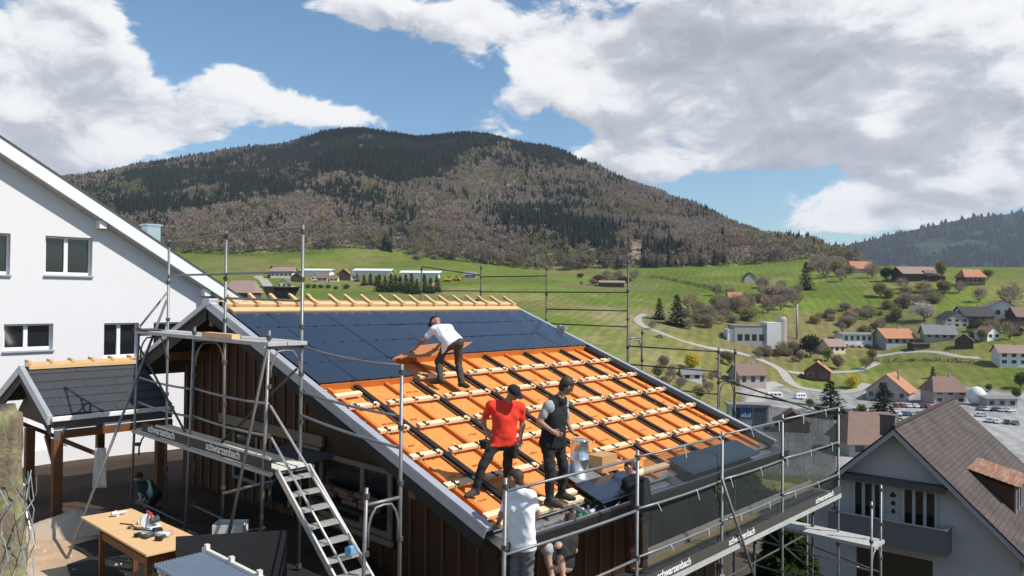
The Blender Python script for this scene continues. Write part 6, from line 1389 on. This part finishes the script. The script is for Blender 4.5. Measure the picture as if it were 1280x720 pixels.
person('man in a white t-shirt and dark cap bending over beside the solar glass',
       joints(14.95, head=(544, 402, .30), neck=(551, 409, .18), shL=(542, 412, .18), shR=(561, 410, .22), elL=(529, 425, .2), elR=(556, 424, .55), wrL=(519, 435, .25), wrR=(545, 436, .6), haL=(513, 439, .25), haR=(539, 440, .6),
              hipL=(560, 428, -.04), hipR=(573, 428, .06), knL=(548, 452, .10), knR=(573, 453, .12), anL=(551, 474, -.12), toL=(546, 480, -.1), anR=(577, 478, -.05), toR=(580, 486, -.1)),
       [SKINT, C_WHITE, C_GREYT, C_SHOE, C_HAIR], (2.8, 3.7, -1.9), cap=C_CAP, look=(-.3, .75, -.6), size=1.0)
person('man in a white t-shirt seen from behind standing at the eave corner',
       joints(10.2, head=(644, 598, .08), neck=(648, 612, .0), shL=(636, 621, .10), shR=(664, 620, -.04), elL=(627, 643, .12), elR=(672, 642, .12), wrL=(622, 656, .3), wrR=(664, 655, .34), haL=(615, 661, .36), haR=(657, 657, .4),
              hipL=(645, 681, .04), hipR=(660, 681, -.03), knL=(645, 726, .08), knR=(660, 726, .0), anL=(645, 769, .0), anR=(662, 769, -.03), toL=(643, 774, .2), toR=(660, 774, .2)),
       [SKINT, C_WHITE, C_MIDG, C_SHOE, C_HAIR, C_GLOVE], (.3, -.5, -4.35), hair=True, look=(-.25, .9, -.35), glove='L')
person('person in black clothes bowed over the eave on the scaffold deck',
       joints(12.3, head=(788, 585, .32), neck=(793, 596, .2), shL=(783, 602, .18), shR=(807, 603, .10), elL=(776, 619, .28), elR=(811, 622, .25), wrL=(779, 629, .5), wrR=(799, 630, .5), haL=(773, 632, .55), haR=(791, 632, .58),
              hipL=(790, 643, -.08), hipR=(803, 644, -.10), knL=(790, 677, .0), knR=(804, 678, -.02), anL=(789, 708, -.06), anR=(805, 709, -.08), toL=(787, 712, .1), toR=(803, 713, .1)),
       [SKIN, C_BLACK, C_BROWN, C_SHOE, C_HAIR], (3.1, -.4, -4.35), sleeves='long', hair=True, look=(-.5, .7, -.6))
person('person in light grey shorts crouching in the shade below the eave gutter',
       joints(10.95, head=(712, 652, .30), neck=(708, 662, .22), shL=(700, 668, .2), shR=(716, 669, .28), elL=(694, 684, .25), elR=(718, 688, .3), wrL=(690, 696, .1), wrR=(708, 698, .1), haL=(686, 701, .02), haR=(702, 702, .02),
              hipL=(694, 702, .04), hipR=(708, 704, .14), knL=(682, 683, -.12), knR=(698, 683, -.05), anL=(690, 722, -.12), anR=(704, 723, -.03), toL=(684, 727, -.2), toR=(698, 728, -.15)),
       [SKIN, C_DARK, C_LGREY, C_SHOE, C_HAIR], (1.0, -.25, -4.35), hair=True, look=(.2, .5, -.6), shorts=True)
person('person in a dark teal shirt kneeling in the shade of the shed',
       joints(15.2, head=(173, 597, -.1), neck=(178, 603, 0), shL=(176, 607, -.14), shR=(186, 605, .1), elL=(175, 616, -.16), elR=(186, 616, .1), wrL=(176, 624, -.22), wrR=(181, 624, .0), haL=(173, 628, -.24), haR=(178, 628, -.02),
              hipL=(190, 618, -.06), hipR=(195, 618, .08), knL=(183, 634, -.1), knR=(188, 635, .1), anL=(199, 637, -.06), anR=(203, 637, .1), toL=(203, 638, -.05), toR=(207, 638, .1)),
       [SKIN, C_TEAL, C_DARK, C_SHOE, C_HAIR], (-1.1, 8.3, -4.3), hair=True, look=(-.7, -.4, -.5), size=.85)
# ------------------------------------------------------------------ loose things on the terrace and the roof
tb_ = root('work_table', 'large chipboard work table with power tools on the sunny terrace', 'table', (-2.85, 4.2, -4.2))
M_CHIP = mat('chipboard', (.66, .42, .20), rough=.8, var=.1, scale=5)
m = MB(); m.hexa([(-3.24, 5.48, -3.43), (-2.52, 5.42, -3.43), (-2.44, 3.0, -3.43), (-3.24, 3.02, -3.43), (-3.24, 5.48, -3.40), (-2.52, 5.42, -3.40), (-2.44, 3.0, -3.40), (-3.24, 3.02, -3.40)]); m.build('tabletop', M_CHIP, tb_, bevel=.004)
for x, y in ((-3.08, 5.05), (-2.62, 5.0), (-3.08, 3.35), (-2.58, 3.3)):
    m = MB(); m.box(x - .035, x + .035, y - .035, y + .035, gz(x, y), -3.44); m.build('leg', M_BEAM, tb_)
for x in (-3.08, -2.6): m = MB(); m.beam((x, 3.38, -3.62), (x, 5.0, -3.62), .04, .10); m.build('rail', M_BEAM, tb_)
m = MB(); m.beam((-3.06, 3.34, -3.60), (-2.6, 3.3, -3.60), .04, .10); m.build('rail', M_BEAM, tb_)
M_TOOL = mat('pale_tool_plastic', (.60, .60, .60), rough=.5, var=.2); M_TEALP = mat('dark_teal_plastic', (.03, .07, .08), rough=.4)
def on_table(px, py): p = ray(px, py); t = -3.40 / p[2]; return CAM.x + p[0] * t, CAM.y + p[1] * t
x, y = on_table(184, 662); t = root('circular_saw', 'pale circular saw with a dark blade guard standing on the chipboard table', 'saw', (x, y, -3.40))
m = MB(); m.tube([(x, y - .02, -3.27), (x, y + .02, -3.27)], .10, 16); m.build('blade_guard', M_TOOL, t); m = MB(); m.box(x - .08, x + .09, y - .15, y + .15, -3.399, -3.392); m.build('base_plate', M_ZINC, t)
m = MB(); m.tube([(x + .03, y - .02, -3.28), (x + .15, y - .03, -3.26)], .05, 10); m.build('motor', M_TEALP, t); m = MB(); m.tube([(x + .02, y - .12, -3.24), (x + .02, y - .08, -3.16), (x + .02, y + .06, -3.15)], .018, 7); m.build('handle', mat('red_grip', (.45, .03, .03), rough=.5), t)
def drill(label, px, py, a, m1):
    x, y = on_table(px, py); t = root('cordless_drill', label, 'drill', (x, y, -3.40)); c, s = math.cos(a), math.sin(a)
    m = MB(); m.tube([(x - .09 * c, y - .09 * s, -3.362), (x + .05 * c, y + .05 * s, -3.362), (x + .13 * c, y + .13 * s, -3.362)], [.036, .036, .018], 9); m.build('body', m1, t, smooth=True)
    m = MB(); m.beam((x - .04 * c, y - .04 * s, -3.37), (x - .04 * c - .15 * s, y - .04 * s + .15 * c, -3.375), .045, .04); m.build('handle', M_TEALP, t); m = MB(); m.beam((x - .04 * c - .15 * s, y - .04 * s + .15 * c, -3.372), (x - .04 * c - .20 * s, y - .04 * s + .20 * c, -3.372), .09, .055); m.build('battery', M_RUBBER, t)
drill('dark cordless drill lying beside the saw on the table', 187, 672, .4, M_TEALP); drill('pale cordless drill nearest the black board on the table', 204, 671, 2.2, M_TOOL)
x, y = on_table(148, 645); t = MB(); t.tube([(x - .10, y, -3.35), (x - .03, y, -3.35), (x - .029, y, -3.352), (x + .12, y + .02, -3.36)], [.03, .045, .02, .02], 8); t.box(x - .04, x + .0, y - .03, y + .03, -3.399, -3.33); tag(t.build('nail_gun', M_TOOL), 'white nail gun lying alone at the far end of the table', 'nail gun')
x, y = on_table(162, 661); t = MB(); t.lathe([(.03, 0), (.032, .025), (.012, .04)], (x, y, -3.40), 10); tag(t.build('tape_measure', M_RUBBROWN), 'small brown tape measure lying on the middle of the table', 'tape measure')
# black board shielding the near side, sheets on a rack
t = MB(); t.hexa([(-3.02, 2.62, -4.35), (-1.55, 2.42, -4.35), (-1.55, 2.46, -4.35), (-3.02, 2.66, -4.35), (-3.02, 2.62, -3.13), (-1.55, 2.42, -3.32), (-1.55, 2.46, -3.32), (-3.02, 2.66, -3.13)])
tag(t.build('black_board', mat('black_tarpaulin', (.012, .012, .014), rough=.6, var=.3)), 'upright black board standing between table and stair', 'board')
rk = root('sheet_rack', 'stack of blue grey corrugated sheets lying on a pale wooden rack', 'sheet stack', (-3.1, 1.5, -4.2)); M_CORR = mat('blue_grey_sheet', (.26, .31, .37), rough=.45, metal=.3, var=.12)
m = MB(); n = 34
for i in range(n):
    x0 = -3.56 + i * .0175; zc = -3.20 + (.022 if i % 2 else 0); x1 = x0 + .0175; zd = -3.20 + (.022 if (i + 1) % 2 else 0); m.quad((x0, .55, zc), (x1, .55, zd), (x1, 2.0, zd), (x0, 2.0, zc)); m.quad((x0, .55, zc - .03), (x0, 2.0, zc - .03), (x1, 2.0, zd - .03), (x1, .55, zd - .03))
m.build('corrugated_sheet', M_CORR, rk, fix=False)
m = MB(); m.box(-2.955, -2.91, .5, 2.06, -3.24, -3.15); m.build('side_rail', M_PLANK, rk)
for y in (1.98, 1.35, .7): m = MB(); m.box(-2.95, -2.90, y - .03, y + .03, gz(-2.9, y), -3.10); m.build('post', M_PLANK, rk); m = MB(); m.box(-3.5, -3.44, y - .03, y + .03, gz(-3.5, y), -3.25); m.build('post', M_PLANK, rk); m = MB(); m.box(-3.52, -2.96, y - .025, y + .025, -3.30, -3.245); m.build('crossbar', M_PLANK, rk)
bx = root('open_carton', 'open white carton with offcuts standing behind the black board', 'carton', (-1.95, 4.2, -4.0)); M_CART = mat('white_carton', (.66, .63, .57), rough=.85, var=.1)
px0, py0, d1 = 278, 664, 11.6
c0 = Vector(at_depth(265, 672, 11.5)); 
m = MB(); X, Y = Vector((.62, -.6, 0)).normalized(), Vector((.6, .62, 0)).normalized()
def P_(a, b_, z_): return c0 + X * a + Y * b_ + Vector((0, 0, z_))
for a0, a1, b0, b1 in ((0, .45, 0, .012), (0, .45, .30, .312), (0, .012, .013, .299), (.438, .45, .013, .299)):
    m.hexa([P_(a0, b0, -.1), P_(a1, b0, -.1), P_(a1, b1, -.1), P_(a0, b1, -.1), P_(a0, b0, .18), P_(a1, b0, .18), P_(a1, b1, .18), P_(a0, b1, .18)])
m.box(c0.x - .02, c0.x + .1, c0.y - .02, c0.y + .1, -.1 + c0.z, -.09 + c0.z); m.build('carton_wall', M_CART, bx)
m = MB(); m.beam(P_(.1, .1, -.1), P_(.16, .12, .14), .05, .03); m.build('offcut', M_CHIP, bx)
m = MB(); m.box(c0.x - .3, c0.x + .6, c0.y - .3, c0.y + .55, float(H(c0.x, c0.y)), c0.z - .1); tag(m.build('tool_crate', mat('dark_crate', (.06, .035, .02), rough=.8)), 'dark crate carrying the white carton behind the black board', 'crate')
# sand heap, gravel, white cloth on the scaffold
x, y, z, d = ground_at(112, 665, 6, 40); m = MB()
V_ = []; nr_ = 22
m2 = bpy.data.meshes.new('sand_heap'); rr = []
for i in range(9):
    for k in range(nr_):
        t = i / 8; a = 6.283 * k / nr_; r = 1.0 * t * (1 + .2 * math.sin(3 * a) + .1 * math.sin(5 * a + 1)); qx, qy = x + r * math.cos(a) * 1.2, y + .6 + r * math.sin(a) * .9; V_.append((qx, qy, float(H(qx, qy)) - .03 + .36 * (1 - t) ** 1.3 + .02 * math.sin(9 * a + i)))
F = [(i * nr_ + k, i * nr_ + (k + 1) % nr_, (i + 1) * nr_ + (k + 1) % nr_, (i + 1) * nr_ + k) for i in range(8) for k in range(nr_)]
m2.from_pydata(V_, [], F); m2.polygons.foreach_set('use_smooth', [True] * len(F)); m2.materials.append(mat('pale_sand', (.46, .36, .26), rough=1, var=.2, scale=6, bump=.5)); o = bpy.data.objects.new('sand_heap', m2); COL.objects.link(o); tag(o, 'pale heap of sand beside the foot of the leaning tube', 'sand heap')
p = Vector(at_depth(126, 562, 14.0)); V_, F = [], []
for i in range(9):
    for j in range(14):
        u = i / 8 - .5; w = j / 13; V_.append((p.x + u * .20 * (1 + .3 * w) * RGT[0] + .03 * math.sin(u * 19 + w * 2) * FWD[0], p.y + u * .20 * (1 + .3 * w) * RGT[1] + .03 * math.sin(u * 19 + w * 2) * FWD[1], p.z + .03 - w * .72))
F = [(i * 14 + j, (i + 1) * 14 + j, (i + 1) * 14 + j + 1, i * 14 + j + 1) for i in range(8) for j in range(13)]
me = bpy.data.meshes.new('rag'); me.from_pydata(V_, [], F); me.polygons.foreach_set('use_smooth', [True] * len(F)); me.materials.append(mat('pale_rag', (.50, .50, .46), rough=.95)); o = bpy.data.objects.new('hanging_cloth', me); COL.objects.link(o); tag(o, 'pale grey cloth hanging from the leaning tube near the shed', 'cloth'); sd = o.modifiers.new('s', 'SOLIDIFY'); sd.thickness = .006
# bark-covered stump wrapped in wire netting
c = Vector(at_depth(-3, 512, 5.0)); stp = root('tree_stump', 'rough barked tree stump wrapped in wire netting at the terrace edge', 'tree stump', (c.x, c.y, -4.3)); V_, F = [], []; nS_, nZ = 40, 60
for j in range(nZ + 1):
    for i in range(nS_):
        a = 6.283 * i / nS_; zz_ = -4.4 + (c.z + 4.4) * j / nZ; r = .135 + .02 * math.sin(3 * a + zz_ * 2) + float(fbm(np.array(a * 6.0 + 3), np.array(zz_ * 2.2), 4, 8)) * .09 + .10 * max(0, (-3.7 - zz_)); V_.append((c.x + r * math.cos(a), c.y + r * math.sin(a), zz_ + .02 * math.sin(a * 2) * (j == nZ)))
for j in range(nZ):
    for i in range(nS_): F.append((j * nS_ + i, j * nS_ + (i + 1) % nS_, (j + 1) * nS_ + (i + 1) % nS_, (j + 1) * nS_ + i))
F.append(tuple(nZ * nS_ + i for i in range(nS_))); k = MB(); k.v, k.f, k.mi = V_, F, [0] * len(F)
k.build('trunk', mat('rough_bark', (.20, .15, .10), rough=.95, var=.5, scale=7, col2=(.26, .27, .12), bump=.6, bscale=24), stp, smooth=True)
w = MB()
for s in (-1, 1):
    for q in range(13):
        pts = []
        for j in range(26):
            t = j / 25; a = s * t * 5.2 + q * 6.283 / 13 + .12 * math.sin(j * 2.1 + q); r = .20 + .03 * math.sin(j * 1.3 + q * 2); pts.append((c.x + r * math.cos(a), c.y + r * math.sin(a), -4.2 + (c.z + 3.75) * t + .03 * math.sin(j * 3 + q)))
        w.tube(pts, .0035, 4, cap=False)
w.build('wire_netting', M_ZINC, stp)
# dry twigs next to the stump
tw = MB(); rt = random.Random(4)
for k in range(26):
    p = Vector(at_depth(rt.uniform(8, 50), rt.uniform(640, 690), rt.uniform(6, 8.5))); p.z = float(H(p.x, p.y)) + .02; v = Vector((rt.uniform(-1, 1), rt.uniform(-1, 1), rt.uniform(.2, 1.6))) * .32; tw.tube([p, p + v * .5 + Vector((.02, .01, 0)), p + v], [.006, .004, .002], 5, cap=False)
tag(tw.build('twigs', BARK), kind='stuff')
# stones and scraps strewn over the terrace
sc = MB(); rt = random.Random(9)
for k in range(240):
    x, y = rt.uniform(-4.6, -1.6), rt.uniform(3.5, 9.5); z = float(H(x, y)); s = rt.uniform(.012, .05); ps = [(x + s * rt.uniform(.6, 1.3) * math.cos(a), y + s * rt.uniform(.6, 1.3) * math.sin(a), z - .01) for a in (0, 1.2, 2.5, 3.8, 5)]; i = sc.pts(ps); j = sc.pts([(x, y, z + s * rt.uniform(.3, .9))])
    for q in range(5): sc.face(i + q, i + (q + 1) % 5, j)
tag(sc.build('gravel', mat('pale_rubble', (.46, .38, .30), rough=1, var=.3)), kind='stuff')
# things on the roof
p = rp(2.62, .50, -.05); t = root('flue_duct', 'galvanised round flue duct with flashing standing near the eave', 'duct', p)
m = MB(); m.lathe([(.155, .0), (.155, .30), (.161, .305), (.161, .33), (.155, .335), (.155, .62), (.16, .625), (.145, .63)], (p.x, p.y, p.z), 24); m.build('pipe', M_CHROME, t, smooth=True)
m = MB(); rbox(m, 2.32, 3.0, .18, .86, .0, .006); m.build('flashing', M_ZINC, t)
p = rp(3.25, .52, .0); t = root('cardboard_box', 'small brown cardboard box standing on battens beside the flue duct', 'cardboard box', p); M_CARD = mat('cardboard', (.50, .28, .12), rough=.9, var=.1)
m = MB(); m.box(p.x - .22, p.x + .2, p.y - .16, p.y + .16, p.z - .02, p.z + .25); m.build('carton', M_CARD, t); m = MB(); m.hexa([(p.x + .2, p.y - .16, p.z + .25), (p.x + .36, p.y - .16, p.z + .12), (p.x + .36, p.y + .16, p.z + .12), (p.x + .2, p.y + .16, p.z + .25), (p.x + .2, p.y - .16, p.z + .256), (p.x + .36, p.y - .16, p.z + .126), (p.x + .36, p.y + .16, p.z + .126), (p.x + .2, p.y + .16, p.z + .256)]); m.build('flap', M_CHIP, t)
# black tub on the ridge
p = Vector((1.74, 8.32, ZR + .02)); t = root('mortar_tub', 'black plastic tub standing on the ridge timbers', 'tub', p); m = MB(); a, b_ = .20, .33
m.hexa([(p.x - a, p.y - .16, p.z), (p.x + a, p.y - .16, p.z), (p.x + a, p.y + .16, p.z), (p.x - a, p.y + .16, p.z), (p.x - b_, p.y - .25, p.z + .30), (p.x + b_, p.y - .25, p.z + .30), (p.x + b_, p.y + .25, p.z + .30), (p.x - b_, p.y + .25, p.z + .30)]); m.build('tub_body', mat('black_plastic', (.02, .021, .022), rough=.5), t)
m = MB()
for x0, x1, y0, y1 in ((-.36, .36, -.28, -.24), (-.36, .36, .24, .28), (-.36, -.32, -.239, .239), (.32, .36, -.239, .239)): m.box(p.x + x0, p.x + x1, p.y + y0, p.y + y1, p.z + .285, p.z + .315)
m.build('rim', mat('black_plastic', (.02, .021, .022)), t)
# the sheet held by the bending man
q = [Vector(at_depth(*a)) for a in ((492, 448, 15.25), (526, 432, 15.8), (552, 429, 15.85), (590, 428, 15.8), (574, 438, 15.5), (535, 446, 15.35))]
m = MB(); m.prism(q, (0, .004, .008)); tag(m.build('underlay_sheet', mat('brown_orange_sheet', (.50, .20, .07), rough=.6, var=.15)), 'loose brown orange sheet held by the bending man in white', 'sheet')
# tools in the gutter
rt = random.Random(2)
for k, (c_, lb) in enumerate((((.45, .05, .03), 'red plastic tool lying in the gutter by the vest man'), ((.03, .18, .07), 'green plastic tool lying in the gutter by the vest man'), ((.5, .5, .5), 'pale grey can lying in the gutter near the black module'))):
    p = rp(1.55 + k * .27, -.22, -.13); m = MB(); m.tube([p + Vector((-.07, 0, 0)), p + Vector((.03, 0, .01)), p + Vector((.08, .01, .01))], [.03, .034, .02], 8); m.beam(p + Vector((-.03, 0, .0)), p + Vector((-.05, .03, .10)), .035, .03); tag(m.build('hand_tool' if k < 2 else 'tin_can', mat('tool_col_%d' % k, c_, rough=.5)), lb, 'tool' if k < 2 else 'can')
m = MB()
for k in range(16):
    p = rp(.6 + k * .19 + rt.uniform(-.05, .05), -.18 + rt.uniform(-.08, .08), -.165); v = Vector((rt.uniform(-.12, .12), rt.uniform(-.03, .03), rt.uniform(.0, .05))); m.tube([p - v, p + v], rt.uniform(.006, .02), 6)
tag(m.build('metal_offcuts', M_ZINC), kind='stuff')
# junction box on the far verge
p = rp(LX + .02, 6.4, .10); m = MB(); m.box(p.x - .05, p.x + .07, p.y - .14, p.y + .14, p.z - .07, p.z + .02); m.box(p.x - .03, p.x + .05, p.y + .06, p.y + .12, p.z + .021, p.z + .06); tag(m.build('metal_bracket', M_ZINC), 'small pale metal bracket sitting on the far verge', 'bracket')
# planks leaning on the lower deck and a pale plank on the top deck
m = MB(); m.box(-1.46, -1.30, 4.3, 5.35, -.712, -.64); tag(m.build('timber_offcut', M_PINE), 'short yellow timber offcut lying on the top scaffold deck', 'timber')
m = MB(); m.beam((2.9, -.42, -4.30), (7.3, -.40, -4.30), .14, .05); tag(m.build('long_plank', mat('ochre_plank', (.46, .33, .14), rough=.8, var=.2)), 'long ochre plank lying on the eave scaffold deck behind the net', 'plank')
m = MB(); m.box(.9, 1.9, -.75, -.4, -4.345, -4.15); m.box(1.1, 1.5, -.7, -.5, -4.149, -4.06); tag(m.build('batten_bundle', M_BATTEN), 'bundle of short batten offcuts lying on the eave scaffold deck', 'timber')

# black ground sheet under the table and along the gable
V_, F = [], []; nx, ny = 26, 34
for i in range(nx + 1):
    for j in range(ny + 1):
        y = 1.2 + 6.1 * j / ny; xl = -3.25 + .12 * math.sin(y * 2.1) + (.35 if y > 6.4 else 0); x = xl + (-.75 - xl) * i / nx; V_.append((x, y, float(H(x, y)) + .02 + .018 * math.sin(x * 7 + y * 3) * math.sin(y * 5 - x * 2)))
F = [(i * (ny + 1) + j, (i + 1) * (ny + 1) + j, (i + 1) * (ny + 1) + j + 1, i * (ny + 1) + j + 1) for i in range(nx) for j in range(ny)]
me = bpy.data.meshes.new('ground_sheet'); me.from_pydata(V_, [], F); me.polygons.foreach_set('use_smooth', [True] * len(F)); me.materials.append(mat('black_fleece', (.014, .013, .013), rough=.85, var=.3)); o = bpy.data.objects.new('ground_sheet', me); COL.objects.link(o); tag(o, 'black protective sheet spread on the ground under the work table', 'ground sheet')

# more clutter on the table and shavings on the roof
for k, (px, py, c, lb, nm, ct) in enumerate(((176, 655, (.55, .53, .48), 'crumpled pale paper lying behind the saw on the table', 'paper', 'paper'), (197, 664, (.02, .02, .022), 'small black case lying between saw and pale drill', 'tool_case', 'case'), (210, 668, (.5, .3, .26), 'pinkish packet lying near the table end by the black board', 'packet', 'packet'), (192, 659, (.62, .62, .60), 'white screw box standing behind the dark drill', 'screw_box', 'box'))):
    x, y = on_table(px, py); m = MB(); s_ = .05 + .012 * k; m.hexa([(x - s_, y - s_ * .7, -3.398), (x + s_, y - s_ * .8, -3.398), (x + s_ * .9, y + s_ * .7, -3.398), (x - s_, y + s_ * .8, -3.398), (x - s_ * .9, y - s_ * .6, -3.36), (x + s_ * .9, y - s_ * .7, -3.35), (x + s_ * .8, y + s_ * .6, -3.355), (x - s_ * .9, y + s_ * .7, -3.345)]); tag(m.build(nm, mat('table_item_%d' % k, c, rough=.8), bevel=.008), lb, ct)
m = MB(); x, y = on_table(150, 655); m.tube([(x, y, -3.39), (x + .1, y - .2, -3.388), (x + .05, y - .45, -3.39), (x + .18, y - .7, -3.388), (x + .1, y - .95, -3.39)], .008, 6); tag(m.build('power_cable', M_RUBBER), 'thin black cable winding over the chipboard table', 'cable')
m = MB(); rt = random.Random(6)
for k in range(260):
    a, b_ = rt.uniform(.2, 8.5), rt.uniform(.1, 5.0); an = rt.uniform(0, 3.14); l = rt.uniform(.012, .04); q = [rp(a + l * math.cos(an + t) * f, b_ + l * math.sin(an + t) * f, -.098) for t, f in ((0, 1), (1.5, .3), (3.14, 1), (4.6, .3))]; m.prism(q, (0, 0, .006))
tag(m.build('wood_shavings', M_BATTEN), kind='stuff')
